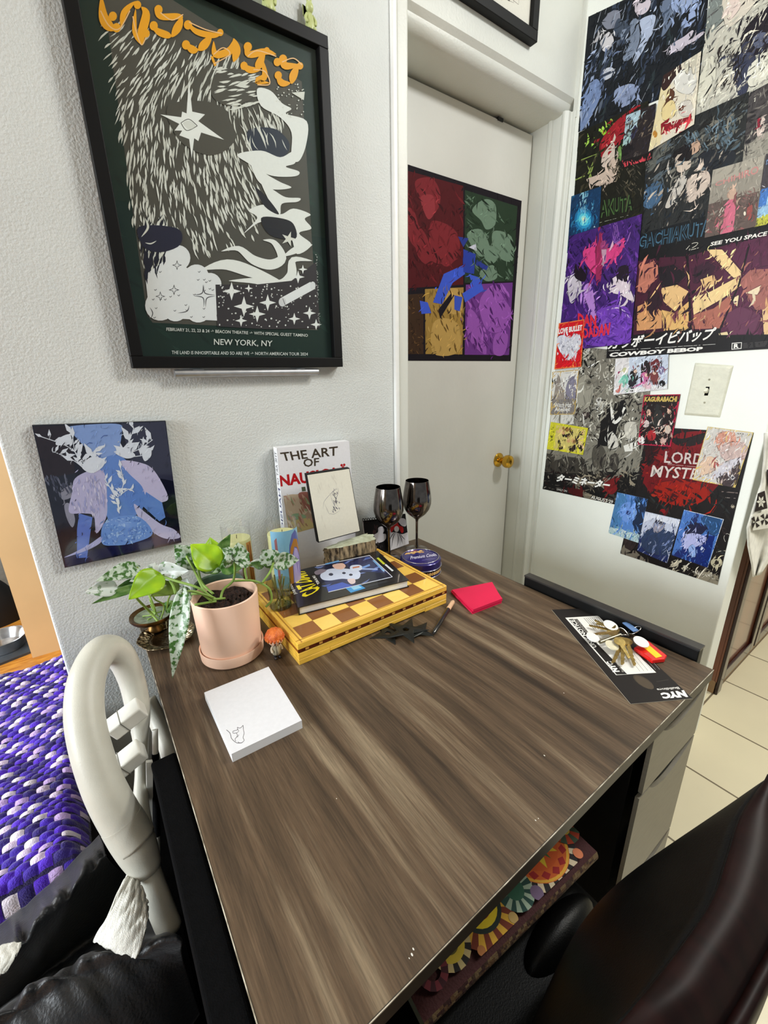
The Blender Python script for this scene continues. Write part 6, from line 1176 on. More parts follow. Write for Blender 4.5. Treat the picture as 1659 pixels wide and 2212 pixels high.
# monochrome poster
q = [(237, 262), (890, 330), (770, 1380), (133, 1243)]; a = sheet(q, Z4, .001, (128, 124, 112)); a.poly([(237, 262), (400, 280), (345, 740), (340, 800), (178, 850)], (214, 212, 204)); a.poly([(133, 1120), (800, 1130), (770, 1380), (133, 1243)], (20, 18, 18)); a.poly([(150, 1000), (420, 1040), (440, 1140), (133, 1130)], (60, 56, 50))
a.strokes(220, [(400, 300), (800, 400), (790, 980), (350, 900)], lambda x, y: 60+40*math.sin(x*.31)+50*math.cos(y*.23), (24, 90), (4, 14), [(24, 22, 20), (176, 172, 158), (224, 221, 208), (14, 12, 12), (206, 202, 188), (60, 54, 48)], jit=50, bend=.35, seed=86)
a.strokes(170, [(400, 300), (800, 400), (790, 980), (350, 900)], lambda x, y: 60+70*math.sin(x*.05)+60*math.cos(y*.04), (14, 50), (3, 8), [(16, 14, 14), (232, 229, 218), (20, 18, 18), (190, 186, 172)], jit=60, bend=.5, seed=186)
a.blob([(380, 500), (440, 470), (480, 560), (450, 680), (380, 720), (360, 620)], (156, 152, 138)); a.ell(425, 740, 26, 22, (60, 50, 48)); a.ell(420, 740, 10, 10, (160, 150, 140)); a.ell(445, 520, 30, 24, (120, 116, 104)); a.ell(445, 520, 16, 12, (70, 66, 60)); a.ell(515, 640, 22, 20, (206, 204, 196)); a.ell(515, 640, 11, 10, (90, 86, 80))
a.blob([(540, 740), (600, 680), (680, 640), (700, 700), (640, 820), (600, 940), (520, 940), (520, 860)], (20, 18, 18)); a.line([(600, 690), (615, 790), (660, 760), (690, 690)], 20, (232, 230, 222)); a.blob([(575, 900), (610, 860), (650, 920), (640, 960), (580, 970)], (210, 206, 196)); a.poly([(680, 950), (745, 925), (742, 985), (690, 990)], (226, 224, 216)); a.blob([(690, 800), (760, 790), (770, 880), (700, 900)], (196, 192, 180))
a.blob([(470, 980), (520, 940), (560, 1000), (540, 1100), (480, 1090)], (78, 74, 66)); a.blob([(590, 1020), (640, 1010), (640, 1110), (590, 1100)], (66, 62, 56)); a.strokes(70, [(160, 1000), (780, 1040), (770, 1150), (150, 1120)], 80, (20, 60), (5, 16), [(40, 36, 34), (104, 98, 88), (130, 124, 112), (26, 24, 22)], jit=40, seed=87)
a.strokes(46, [(360, 1140), (800, 1130), (770, 1340), (400, 1320)], 30, (60, 180), (8, 22), [(110, 102, 88), (60, 54, 48), (30, 26, 24), (140, 130, 112)], bend=.4, seed=88); a.strokes(40, [(150, 1130), (400, 1140), (330, 1260), (140, 1230)], 10, (30, 90), (4, 14), [(20, 18, 18), (34, 20, 20), (70, 66, 60)], seed=89); a.blob([(560, 1180), (620, 1170), (640, 1240), (600, 1280), (550, 1240)], (110, 24, 26)); a.poly([(300, 1230), (420, 1250), (400, 1300), (310, 1270)], (70, 14, 16))
a.text('\u30BF\u30FC\u30DF\u30CD\u30FC\u30BF\u30FC', (240, 1140), (600, 1190), (580, 1245), (222, 1190), (240, 238, 232), bold=0.05, shear=.1); a.text('ONLY ON', (232, 1238), (300, 1250), (298, 1264), (230, 1250), (200, 196, 190)); a.text('AUGUST 29', (465, 1286), (612, 1320), (608, 1342), (460, 1306), (226, 222, 214), bold=0.02)
done(a, 'wall_poster', 'black and white machinery poster with Japanese lettering low on the right wall')
# two cards at the left
q = [(198, 450), (378, 434), (350, 738), (182, 740)]; a = sheet(q, Z4, .003, (196, 166, 96)); a.poly([(203, 455), (373, 440), (345, 733), (187, 735)], (222, 220, 214)); a.blob([(220, 540), (240, 470), (260, 540), (280, 620), (240, 700), (200, 700)], (150, 140, 130)); a.blob([(290, 560), (330, 480), (360, 520), (350, 660), (300, 690)], (132, 128, 146)); a.poly([(190, 640), (355, 630), (345, 733), (187, 735)], (126, 120, 116))
a.strokes(50, [(200, 520), (365, 500), (348, 720), (192, 725)], 85, (14, 44), (3, 9), [(196, 186, 160), (90, 84, 80), (230, 226, 214), (120, 110, 120), (170, 150, 110)], seed=90); a.text('Witch Hat', (214, 662), (330, 655), (326, 690), (210, 690), (238, 236, 230), bold=.01); a.text('Atelier', (214, 690), (322, 686), (318, 716), (212, 718), (240, 238, 232), bold=.01); a.line([(280, 458), (360, 452)], 2, (90, 86, 84), sm=False)
done(a, 'art_card', 'pale gold-edged card with grey shapes just below the red card', 'card')
q = [(188, 788), (440, 830), (405, 1012), (160, 972)]; a = sheet(q, Z4, .0042, (206, 200, 50)); a.poly([(225, 810), (425, 842), (396, 1000), (205, 965)], (206, 190, 110)); R_ = random.Random(91)
for i in range(46):
    x, y = R_.uniform(222, 418), R_.uniform(825, 990)
    if inpoly((x, y), [(222, 815), (425, 845), (398, 1000), (205, 962)]): a.ell(x, y, R_.uniform(7, 14), R_.uniform(9, 18), R_.choice([(30, 26, 24), (36, 30, 30), (206, 160, 112), (222, 186, 140), (60, 44, 30), (150, 110, 60)]))
a.strokes(14, [(176, 955), (200, 800), (216, 802), (192, 960)], 20, (10, 18), (5, 8), [(90, 90, 30)], seed=178)
done(a, 'art_card', 'yellow card dotted with dark and tan spots, lowest card near the door casing', 'card')
# landscape card, crowded
q = [(626, 360), (985, 330), (976, 565), (612, 606)]; a = sheet(q, Z4, .0072, (196, 206, 222)); a.poly([(626, 360), (720, 352), (700, 595), (612, 606)], (224, 220, 220)); a.poly([(716, 560), (976, 530), (976, 565), (612, 606)], (226, 224, 224))
for e in ((750, 480, 30, 50, (32, 26, 28)), (830, 430, 34, 60, (36, 26, 26)), (895, 400, 32, 44, (110, 40, 44)), (890, 490, 30, 50, (120, 60, 60)), (820, 500, 28, 50, (206, 110, 160)), (940, 440, 22, 30, (120, 110, 150)), (740, 530, 28, 36, (40, 38, 44)), (690, 500, 24, 40, (120, 190, 170)), (845, 540, 24, 26, (226, 190, 200)), (760, 445, 12, 14, (226, 196, 176)), (835, 470, 12, 14, (226, 196, 176)), (890, 455, 12, 14, (226, 196, 176)), (942, 528, 22, 22, (14, 12, 14)), (690, 440, 18, 20, (196, 196, 150)), (650, 455, 9, 9, (150, 40, 90)), (645, 580, 18, 12, (206, 120, 110)), (700, 575, 12, 11, (70, 140, 80)), (735, 578, 12, 5, (30, 26, 26))): a.ell(*e)
a.strokes(50, [(700, 380), (970, 345), (960, 550), (690, 580)], 70, (10, 34), (3, 8), [(40, 32, 34), (214, 190, 180), (150, 90, 100), (220, 226, 236), (90, 60, 66)], jit=40, seed=92)
done(a, 'art_card', 'pale landscape card with crowded dark and pink spots under the film poster', 'card')
q = [(818, 606), (1066, 600), (1000, 957), (775, 942)]; a = sheet(q, Z4, .0046, (176, 26, 62)); a.poly([(824, 612), (1055, 606), (992, 948), (783, 936)], (30, 20, 20)); a.text('KAGURABACHI', (826, 618), (1046, 616), (1040, 652), (820, 652), (206, 178, 96), bold=0.05)
a.strokes(90, [(815, 670), (1045, 670), (1000, 940), (785, 930)], 60, (14, 50), (4, 12), [(60, 20, 24), (190, 150, 130), (30, 22, 24), (220, 200, 190), (120, 26, 34), (20, 16, 18), (86, 90, 86)], jit=50, seed=93)
for e in ((915, 770, 34, 70, (44, 44, 42)), (910, 690, 22, 24, (40, 40, 40)), (830, 800, 26, 26, (206, 190, 186)), (980, 840, 22, 30, (206, 190, 176)), (870, 880, 30, 36, (170, 40, 46)), (850, 720, 14, 18, (206, 170, 150)), (800, 910, 22, 24, (226, 216, 214)), (990, 720, 14, 16, (206, 170, 150)), (950, 915, 20, 18, (206, 170, 160))): a.ell(*e)
done(a, 'art_card', 'black and crimson card with gold lettering below the light switch', 'card')
# red and black poster
q = [(845, 820), (1562, 862), (1317, 1893), (658, 1680)]; a = sheet(q, Z4, .0024, (26, 22, 22)); a.blob([(1040, 870), (1250, 860), (1260, 1000), (1100, 1060), (1000, 960)], (120, 20, 26)); a.poly([(850, 980), (1200, 960), (1380, 1150), (1250, 1300), (1050, 1340), (870, 1280), (800, 1180)], (112, 16, 22)); a.blob([(900, 1210), (1100, 1180), (1250, 1220), (1230, 1320), (1080, 1360), (920, 1310)], (150, 28, 14)); a.blob([(1000, 900), (1100, 900), (1250, 860), (1180, 940), (1060, 950)], (34, 26, 26)); a.blob([(830, 960), (930, 930), (900, 1030), (850, 1090)], (50, 14, 18))
a.strokes(60, [(830, 960), (1400, 960), (1240, 1340), (800, 1300)], 20, (40, 120), (6, 20), [(90, 12, 18), (136, 26, 26), (70, 14, 18), (160, 40, 24)], seed=94); a.strokes(70, [(800, 1330), (1440, 1180), (1330, 1860), (680, 1680)], 40, (40, 120), (6, 24), [(20, 18, 18), (34, 30, 28), (46, 36, 36), (16, 16, 18), (40, 44, 44)], seed=95); a.strokes(12, [(1280, 1120), (1420, 1120), (1400, 1200), (1280, 1180)], 10, (40, 90), (8, 20), [(90, 16, 36), (60, 14, 26)], seed=96)
a.text('LORD', (965, 985), (1230, 1005), (1215, 1078), (955, 1065), (206, 190, 186), bold=0.012); a.text('MYSTERIES', (880, 1080), (1400, 1120), (1370, 1190), (862, 1160), (212, 198, 192), bold=0.012); a.line([(965, 1075), (1200, 1095)], 3, (190, 160, 156)); a.line([(985, 985), (970, 1060), (1010, 1068)], 5, (206, 190, 186)); a.line([(875, 1085), (868, 1160)], 6, (210, 196, 190), taper=True)
a.ell(945, 1395, 22, 18, (130, 20, 26)); a.ell(1310, 1740, 40, 36, (186, 178, 150)); a.ell(1312, 1742, 14, 18, (40, 34, 30)); a.blob([(1010, 1730), (1060, 1720), (1050, 1760), (1000, 1770)], (206, 198, 176)); a.ell(1062, 1730, 14, 12, (206, 198, 176)); a.ell(1020, 1790, 9, 14, (206, 198, 176)); a.poly([(660, 1660), (700, 1590), (780, 1680), (860, 1745), (660, 1690)], (120, 112, 100)); a.poly([(680, 1580), (770, 1590), (760, 1680), (690, 1640)], (50, 40, 40)); a.poly([(1180, 1790), (1340, 1830), (1317, 1893), (1150, 1840)], (150, 142, 124)); a.strokes(30, [(1060, 1770), (1350, 1760), (1320, 1870), (1060, 1810)], 10, (14, 50), (3, 12), [(206, 200, 180), (40, 36, 34), (120, 114, 100)], jit=60, seed=97)
a.strokes(22, [(1085, 1765), (1290, 1830), (1285, 1850), (1075, 1785)], 60, (16, 24), (5, 8), [(214, 208, 196)], jit=30, seed=179); a.line([(1345, 1260), (1455, 1270)], 6, (120, 106, 100), sm=False); a.line([(1370, 1300), (1440, 1306)], 4, (140, 130, 124), sm=False); a.star(1420, 1360, 17, (170, 160, 140), 8, .5); a.line([(1370, 1600), (1360, 1570), (1380, 1545), (1410, 1560)], 3, (180, 176, 166)); a.line([(1310, 1670), (1360, 1660), (1390, 1670)], 4, (176, 170, 156)); a.ell(1300, 1350, 5, 5, (150, 140, 130))
done(a, 'wall_poster', 'black poster with red blotch and white fantasy lettering low in the collage')
# pale card on top
q = [(1250, 820), (1560, 860), (1437, 1234), (1148, 1180)]; a = sheet(q, Z4, .0052, (216, 190, 110)); a.poly([(1253, 824), (1554, 864), (1432, 1226), (1153, 1174)], (206, 202, 196)); a.blob([(1310, 880), (1390, 850), (1440, 890), (1430, 960), (1340, 990), (1310, 940)], (206, 150, 130)); a.blob([(1340, 960), (1440, 920), (1520, 960), (1500, 1040), (1400, 1060), (1340, 1020)], (200, 176, 170)); a.blob([(1190, 1080), (1260, 1020), (1320, 1060), (1290, 1120), (1200, 1150)], (220, 190, 166)); a.blob([(1330, 1140), (1440, 1060), (1470, 1090), (1430, 1225), (1320, 1200)], (70, 58, 60)); a.blob([(1290, 1060), (1330, 1080), (1300, 1120)], (176, 96, 90)); a.blob([(1345, 1070), (1480, 1030), (1400, 1120), (1260, 1190), (1300, 1120)], (206, 202, 210))
a.strokes(80, [(1260, 850), (1540, 880), (1430, 1210), (1165, 1165)], 130, (14, 60), (3, 9), [(222, 212, 204), (190, 168, 160), (206, 186, 176), (170, 150, 148), (230, 226, 222), (150, 110, 96)], jit=40, seed=98); a.strokes(24, [(1310, 870), (1430, 850), (1440, 950), (1310, 960)], 60, (20, 50), (3, 7), [(196, 120, 96), (216, 160, 140)], seed=99); a.strokes(16, [(1330, 1140), (1440, 1090), (1425, 1215), (1320, 1190)], 40, (10, 30), (3, 8), [(50, 42, 46), (196, 190, 196), (110, 96, 100)], seed=100); a.star(1420, 1165, 18, (206, 204, 206), 4, .7); a.star(1420, 1165, 11, (60, 56, 66), 4, .7); a.strokes(12, [(1450, 862), (1530, 875), (1528, 886), (1448, 872)], 80, (8, 12), (3, 5), [(80, 76, 76)], seed=182)
done(a, 'art_card', 'pale cream and rust card overlapping the red and black poster', 'card')
for k, (q, base, lab) in enumerate((([(638, 1265), (846, 1310), (780, 1608), (577, 1540)], (84, 130, 200), 'blue underwater card, leftmost of the three blue cards'), ([(828, 1395), (1066, 1450), (975, 1746), (772, 1660)], (190, 196, 216), 'blue and white card, middle of the three blue cards'), ([(1090, 1383), (1360, 1448), (1250, 1776), (1005, 1690)], (72, 116, 190), 'dark blue card with white edge, rightmost of the three blue cards'))):
    a = sheet(q, Z4, .0046+.0008*k, base, edge=(220, 226, 236)); cx_ = sum(p[0] for p in q)/4; cy_ = sum(p[1] for p in q)/4
    if k == 0:
        a.poly([(638, 1265), (700, 1280), (640, 1560), (577, 1540)], (70, 120, 170)); a.poly([(760, 1290), (846, 1310), (790, 1570), (740, 1480)], (20, 40, 70)); a.poly([(590, 1500), (790, 1550), (780, 1608), (577, 1540)], (176, 200, 206)); a.ell(712, 1400, 60, 70, (110, 150, 220)); a.ell(712, 1402, 16, 15, (20, 30, 90)); a.strokes(40, q, 75, (20, 60), (3, 10), [(120, 160, 216), (60, 110, 180), (150, 186, 226), (40, 80, 120)], seed=101); a.strokes(30, [(590, 1490), (790, 1540), (780, 1600), (580, 1540)], 20, (8, 30), (4, 10), [(206, 220, 220), (120, 170, 180), (226, 232, 230)], seed=102)
    if k == 1:
        a.poly([(790, 1560), (1010, 1560), (975, 1746), (772, 1660)], (24, 40, 96)); a.blob([(820, 1540), (900, 1500), (960, 1520), (1030, 1560), (1000, 1680), (860, 1680), (800, 1620)], (40, 58, 92)); a.blob([(880, 1480), (930, 1450), (960, 1490), (930, 1530), (890, 1530)], (150, 146, 160)); a.blob([(890, 1470), (930, 1440), (965, 1480), (930, 1480)], (50, 50, 66)); a.strokes(50, q, 130, (20, 70), (3, 10), [(150, 160, 190), (50, 66, 110), (30, 44, 92), (110, 126, 170)], seed=103); a.poly([(826, 1400), (1060, 1452), (1045, 1500), (960, 1470), (880, 1440), (815, 1470)], (214, 218, 232))
    if k == 2:
        a.poly([(1020, 1690), (1130, 1560), (1300, 1560), (1250, 1776), (1005, 1690)], (20, 40, 110)); a.blob([(1230, 1420), (1350, 1450), (1310, 1560), (1210, 1500)], (40, 76, 120)); a.blob([(1100, 1500), (1180, 1470), (1250, 1510), (1180, 1560), (1100, 1550)], (24, 28, 60)); a.blob([(1080, 1570), (1150, 1540), (1250, 1580), (1160, 1640), (1090, 1640)], (176, 180, 226)); a.blob([(1120, 1640), (1160, 1620), (1170, 1700), (1130, 1690)], (140, 170, 226)); a.ell(1215, 1650, 14, 12, (206, 216, 240)); a.blob([(1150, 1430), (1190, 1415), (1170, 1470), (1130, 1480)], (30, 46, 100)); a.strokes(40, q, 60, (18, 60), (3, 9), [(30, 54, 130), (90, 140, 206), (20, 34, 90), (50, 90, 160)], seed=104); a.line([(1358, 1448), (1250, 1776)], 4, (220, 228, 240), sm=False); a.line([(1090, 1384), (1358, 1449)], 4, (220, 228, 240), sm=False)
    done(a, 'art_card', lab, 'card', m=GLOSSY)
# ================================================================== GREY LOOP-ARM CHAIR LEFT OF THE DESK
GP = mat('grey_moulded_plastic', (190, 188, 176), 0.42, noise=0.03, nscale=20, bump=0.08, bscale=500)
GPW = mat('pale_moulded_plastic', (212, 211, 202), 0.4, noise=0.02)
SEAM = mat('seam_grey', (96, 94, 86), 0.7)  # darker grey of the mould and clip seams
BLKF = mat('black_upholstery', (4, 4, 5), 0.85, spec=0.08, noise=0.2, nscale=120, bump=0.2, bscale=600)
ch = thing('loop_arm_chair', 'chair with grey plastic loop arm and black upholstery left of the desk', 'chair', (-0.12, 0.42, 0))
def LY(py, dx=0): return 0.80-(py-1370)/655*0.30+dx
def lp(pts):
    P = [B(x, y, LY(y, d)) for x, y, r, d in pts]; R_ = [r*mpp(p) for p, (x, y, r, d) in zip(P, pts)]
    Q = smoothpts(P, 8); RR = smoothpts([(r, 0, 0) for r in R_], 8); return Q, [v.x for v in RR]
loop = [(296, 1822, 38, -.01), (262, 1772, 40, -.012), (224, 1700, 39, -.02), (194, 1610, 38, -.025), (182, 1530, 37, -.025), (191, 1455, 35, -.02), (222, 1405, 32, -.005), (258, 1414, 28, .015), (284, 1466, 25, .03), (299, 1535, 23, .035), (304, 1600, 15, .035), (306, 1660, 13, .03), (304, 1720, 15, .02), (304, 1770, 20, .01), (308, 1822, 26, 0.0)]
Q, RR = lp(loop)
al = M().tube(Q, RR, 20).build('loop_arm', GP, ch, smooth=0)
Q2, R2 = lp([(262, 1772, 40.5, -.012), (280, 1802, 41, -.008), (298, 1836, 38, -.006), (310, 1862, 33, -.004), (317, 1878, 29, -.003), (320, 1886, 22, -.002)])
M().tube(Q2, R2, 20).build('arm_socket', GP, ch, smooth=50)
Q3, R3 = lp([(310, 1860, 25, 0), (330, 1915, 25, 0), (352, 1972, 25, 0), (367, 2008, 24, 0), (372, 2018, 18, 0)])
M().tube(Q3, R3, 18).build('arm_post', GP, ch, smooth=50)
sm_ = M(); Qs, Rs = lp([(p[0], p[1], p[2], p[3]) for p in loop[:8]])
sp_ = []
for p, r in zip(Qs, Rs):
    v = (EYE-p).normalized(); sp_.append(p+v*(r*0.97)-rt*(r*0.30))
sm_.tube(sp_, 0.0008, 6).build('mould_seam', SEAM, ch, smooth=0)
for cx_, cy_ in ((268, 1556), (268, 1648)):
    p = B(cx_, cy_, LY(cy_, .01)); Rm = Matrix.Rotation(math.radians(-24), 3, 'Y') @ Matrix.Rotation(math.radians(8), 3, 'X')
    s_ = mpp(p)
    M().box(p-Vector((30*s_, 0.016, 17*s_)), p+Vector((42*s_, 0.016, 17*s_)), R=Rm, piv=p).build('clip_block', GPW, ch, bevel=0.003)
    M().box(p-Vector((2*s_, 0.0166, 17.6*s_)), p+Vector((-0.5*s_, 0.0166, 17.6*s_)), R=Rm, piv=p).build('clip_seam', SEAM, ch)
Pt = [B(x, y, Y) for x, y, Y in ((318, 1512, .80), (338, 1552, .78), (358, 1600, .745), (372, 1650, .70), (384, 1710, .66))]
M().tube(smoothpts(Pt, 5), [17*mpp(Pt[0])]*21, 16).build('back_support', GP, ch, smooth=0)
Pr = lambda y0_, y1_: [B(335+(y-1575)*0.016, y, 0.705-(y-1575)*0.00030) for y in (y0_, (y0_+y1_)/2, y1_)]
M().tube(Pr(1576, 1900), 0.0047, 12).build('side_rod', GPW, ch, smooth=40)
M().tube(Pr(1628, 1806), 0.0058, 12).build('rod_sleeve', BLKF, ch, smooth=40)
M().box((-0.009, 0.12, 0.14), (0.0265, 0.622, 0.742)).build('side_panel', BLKF, ch, bevel=0.004)
M().box((-0.30, 0.12, 0.36), (-0.009, 0.63, 0.43)).build('seat', BLKF, ch, bevel=0.02)
M().box((-0.119, 0.60, 0.10), (0.0265, 0.88, 0.43)).build('lower_back', BLKF, ch, bevel=0.01)
M().tube([(-0.15, 0.38, 0.36), (-0.15, 0.38, 0.08)], 0.025, 16).build('pedestal', BLKF, ch, smooth=40)
for k in range(5):
    a_ = 2*PI*k/5+0.3; e = Vector((-0.15+0.22*math.cos(a_), 0.38+0.22*math.sin(a_), 0.05)); M().tube([(-0.15, 0.38, 0.09), e], [0.02, 0.012], 10).build('base_leg', BLKF, ch, smooth=40); M().ball((e.x, e.y, 0.025), 0.025, 14, 8).build('caster', BLKF, ch, smooth=0)
# white slip behind the loop
wk = M().prism([B(x, y, 0.66) for x, y in ((316, 1648), (330, 1646), (331, 1830), (322, 1845), (318, 1760))], (0, 0.006, 0)); wk.build('white_edge', GPW, ch, label='pale edge strip beside the rod')
# black crumpled trousers on the seat
CL = mat('black_satin_cloth', (15, 17, 22), 0.45, noise=0.25, nscale=20, bump=0.25, bscale=260, sheen=0.1)
def sheetmesh(rows, nu, nv, seed, amp, ripple):
    """rows of (x, y, z) photo points with heights, far row first"""
    R_ = random.Random(seed); ph = [R_.uniform(0, 6) for _ in range(8)]
    RW = [smoothpts([T(x, y, z) for x, y, z in r], 12) for r in rows]
    def at(r, u): q = u*(len(r)-1); i = min(int(q), len(r)-2); return r[i].lerp(r[i+1], q-i)
    def fn(u, v):
        col = smoothpts([at(r, u) for r in RW], 6); q = v*(len(col)-1); i = min(int(q), len(col)-2); p = col[i].lerp(col[i+1], q-i)
        w = ripple(u, v)
        n_ = math.sin(u*23+ph[0]+3*math.sin(v*7+ph[1]))*.5+math.sin(u*41+v*13+ph[2])*.3+math.sin(u*67-v*21+ph[3])*.2+math.sin(v*31+u*9+ph[4])*.25
        return p+Vector((0.25*n_*amp*w, 0, n_*amp*w))
    return M().grid(fn, nu, nv)
rows = [[(-120, 2090, .50), (0, 2000, .52), (70, 1945, .53), (140, 1880, .54), (215, 1805, .55)], [(-120, 2150, .565), (0, 2060, .575), (80, 1985, .585), (160, 1905, .585), (228, 1835, .575)], [(-120, 2180, .55), (20, 2085, .56), (95, 2010, .57), (170, 1930, .57), (235, 1860, .56)], [(-120, 2260, .44), (60, 2120, .44), (130, 2060, .44), (220, 1990, .44), (300, 1920, .44)],
        [(-120, 2270, .45), (60, 2140, .45), (160, 2090, .45), (240, 2040, .45), (320, 1980, .46)], [(-120, 2275, .585), (20, 2172, .59), (130, 2100, .592), (230, 2052, .588), (385, 2030, .575)], [(-120, 2300, .58), (30, 2200, .585), (140, 2130, .59), (250, 2085, .585), (392, 2052, .565)], [(-120, 2420, .53), (60, 2300, .55), (180, 2220, .56), (290, 2150, .555), (400, 2090, .53)], [(-120, 2560, .44), (100, 2470, .45), (240, 2380, .46), (360, 2280, .46), (430, 2190, .45)]]
def rip(u, v):
    return math.exp(-((v-.15)/.06)**2)*1.0+math.exp(-((v-.66)/.07)**2)*1.0+0.2
cl = sheetmesh(rows, 120, 90, 5, 0.011, rip)
tag(cl.build('black_trousers', CL, smooth=0, solid=0.003), 'crumpled black trousers with gathered cuffs lying on the loop-arm chair', 'trousers')
wn = sheetmesh([[(285, 1875, .615), (300, 1905, .615), (318, 1950, .612)], [(262, 1915, .625), (288, 1950, .628), (318, 1985, .62)], [(232, 1980, .62), (265, 2005, .625), (312, 2020, .61)], [(202, 2032, .60), (245, 2052, .602), (295, 2070, .595)]], 40, 40, 9, 0.002, lambda u, v: 1)
tag(wn.build('white_sock', mat('white_rib_knit', (224, 223, 214), 0.9, bump=0.6, bscale=420, stretch=(3, 1, 1), sheen=0.2), smooth=0, solid=0.004), 'white ribbed sock among the black trousers under the chair arm', 'sock')
wn = sheetmesh([[(-30, 2062, .60), (10, 2042, .605), (46, 2038, .605)], [(-30, 2085, .61), (0, 2075, .612), (36, 2062, .61)], [(-30, 2125, .60), (-5, 2110, .602), (14, 2098, .602)]], 24, 24, 4, 0.001, lambda u, v: 1)
tag(wn.build('white_cloth', mat('white_rib_knit', (224, 223, 214)), smooth=0, solid=0.004), 'white cloth corner poking from the black trousers at the left photo edge', 'cloth')
# ================================================================== BLACK CHAIR PUSHED UNDER THE DESK FRONT
LEA = mat('black_leather', (5, 5, 5), 0.42, spec=0.16, noise=0.2, nscale=50, bump=0.12, bscale=500)
MAH = mat('dark_mahogany_frame', (24, 7, 6), 0.5, spec=0.15, noise=0.2, nscale=14, stretch=(6, 1, 1))
bc = thing('dining_chair', 'black leather chair with dark red-brown curved back pushed under the desk', 'chair', (0.34, 0.25, 0))
A_ = [(1657, 1688, .885), (1560, 1760, .82), (1432, 1862, .735), (1362, 1935, .65), (1320, 1992, .55), (1298, 2060, .48)]
Bc = [(1657, 1692, .888), (1604, 1765, .885), (1572, 1860, .885), (1538, 1955, .885), (1446, 2090, .885), (1352, 2200, .885), (1200, 2350, .87), (1000, 2560, .85)]
Cc = [(1664, 1684, .887), (1690, 1780, .870), (1692, 1900, .868), (1664, 2010, .866), (1612, 2110, .866), (1556, 2205, .866), (1440, 2370, .86), (1250, 2600, .84)]
pa_ = smoothpts([T(*p) for p in A_], 10); pb2 = smoothpts([T(*p) for p in Bc], 10); pc_ = smoothpts([T(*p) for p in Cc], 10)
def ev(P, u): q = u*(len(P)-1); i = min(int(q), len(P)-2); return P[i].lerp(P[i+1], q-i)
bl2 = [Vector((x, 0.152, 0.455)) for x in (0.50, 0.45, 0.38, 0.30, 0.22, 0.14)]
low = smoothpts([T(*A_[-1])]+[Vector((0.40, .158, .455)), Vector((.30, .155, .452)), Vector((.20, .14, .45)), Vector((0.10, .11, .45))], 10)
# leather face between the top edge and the lower edge, side silhouette along A_
def face(u, v):
    t_ = ev(pb2, u); b_ = ev(low, u); s0 = ev(pa_, v); e0 = pb2[0].lerp(low[0], v)
    p = t_.lerp(b_, v); w = max(0.0, 1-u*2.2)**1.4
    return p+(s0-e0)*w+Vector((0, 0.030, 0.012))*math.sin(PI*v)*math.sin(PI*min(1, u*1.4+.02))
M().grid(face, 50, 30).build('back_cushion', LEA, bc, smooth=0, solid=0.004)
def rimm(u, v):
    p = ev(pb2, u).lerp(ev(pc_, u), v); return p+Vector((0, 0, 0.010*math.sin(PI*v)))
M().grid(rimm, 50, 10).build('back_frame', MAH, bc, smooth=0, solid=0.005)
def backf(u, v):
    p = ev(pc_, u); return p+Vector((-0.02*v, -0.006-0.02*v+0.06*v*v, -0.42*v))
M().grid(backf, 40, 12).build('back_shell', MAH, bc, smooth=0, solid=0.008)
M().tube(pb2, 0.0022, 8).build('welt', LEA, bc, smooth=0)
def seatf(u, v):
    x = 0.10+0.45*u; y = 0.10+0.42*v; ex = max(0, abs(u-.5)*2-.8)/.2; ey = max(0, abs(v-.5)*2-.8)/.2; return Vector((x, y, 0.462-0.03*min(1, ex*ex+ey*ey)))
M().grid(seatf, 30, 30).build('seat', LEA, bc, smooth=0, solid=0.03)
sd_ = T(1205, 1985, .50)
M().ball((sd_.x+.0, sd_.y-0.006, .462), (0.085, 0.030, 0.045), 28, 16).build('seat_bolster', LEA, bc, smooth=0)
for x, y in ((0.14, 0.13), (0.51, 0.13), (0.14, 0.48), (0.51, 0.48)): M().tube([(x, y, 0.43), (x, y, 0.0)], [0.02, 0.014], 12).build('leg', MAH, bc, smooth=40)
# mandala cushion on the chair seat
PZ = 0.535
cq4 = [(1243, 1790), (1292, 1838), (916, 2210), (900, 2160)]
pe = [T(1290, 1836, PZ), T(916, 2206, PZ)]
cu = thing('embroidered_cushion', 'colourful mandala embroidered cushion on the black chair under the desk', 'cushion', (0.39, 0.36, 0.46))
ux = (pe[0]-pe[1]); ux.z = 0; wl = ux.length; ux.normalize(); uy = Vector((-ux.y, ux.x, 0)); o0 = pe[1]
def cpt(u, v, z=0.0): return o0+ux*(wl*u)+uy*(0.32*v)+Vector((0, 0, z))
def cush(u, v):
    e = min(u, 1-u)*wl/0.03; f_ = min(v, 1-v)*0.32/0.03; k_ = min(1, e)*0+1
    return cpt(u, v, 0.010*(1-math.exp(-min(e, f_)*1.2))-0.004)
BASEC = (56, 14, 16)
cm = M().grid(cush, 60, 40, c=BASEC)
cm.grid(lambda u, v: cpt(u, 0, -0.004-0.020*v+0)+Vector((0, -0.004*math.sin(PI*v), 0)), 60, 6, cf=lambda i, j: random.choice([(86, 60, 34), (60, 40, 26), (104, 84, 56), (50, 22, 18)]))
cm.grid(lambda u, v: cpt(1, u, -0.004-0.020*v+0)+Vector((0.004*math.sin(PI*v), 0, 0)), 30, 6, cf=lambda i, j: [(86, 60, 34), (60, 40, 26), (104, 84, 56), (70, 30, 24)][(i*5+j*3) % 4])
cm.grid(lambda u, v: cpt(0, 1-u, -0.004-0.020*v), 30, 6, c=(150, 160, 140)); cm.grid(lambda u, v: cpt(1-u, 1, -0.004-0.020*v), 30, 6, c=BASEC); cm.grid(lambda u, v: cpt(u, 1-v, -0.024), 10, 10, c=BASEC)
cm.build('cushion_body', vmat('woven_cotton', 0.85, bump=0.4, bscale=300), cu, smooth=40)
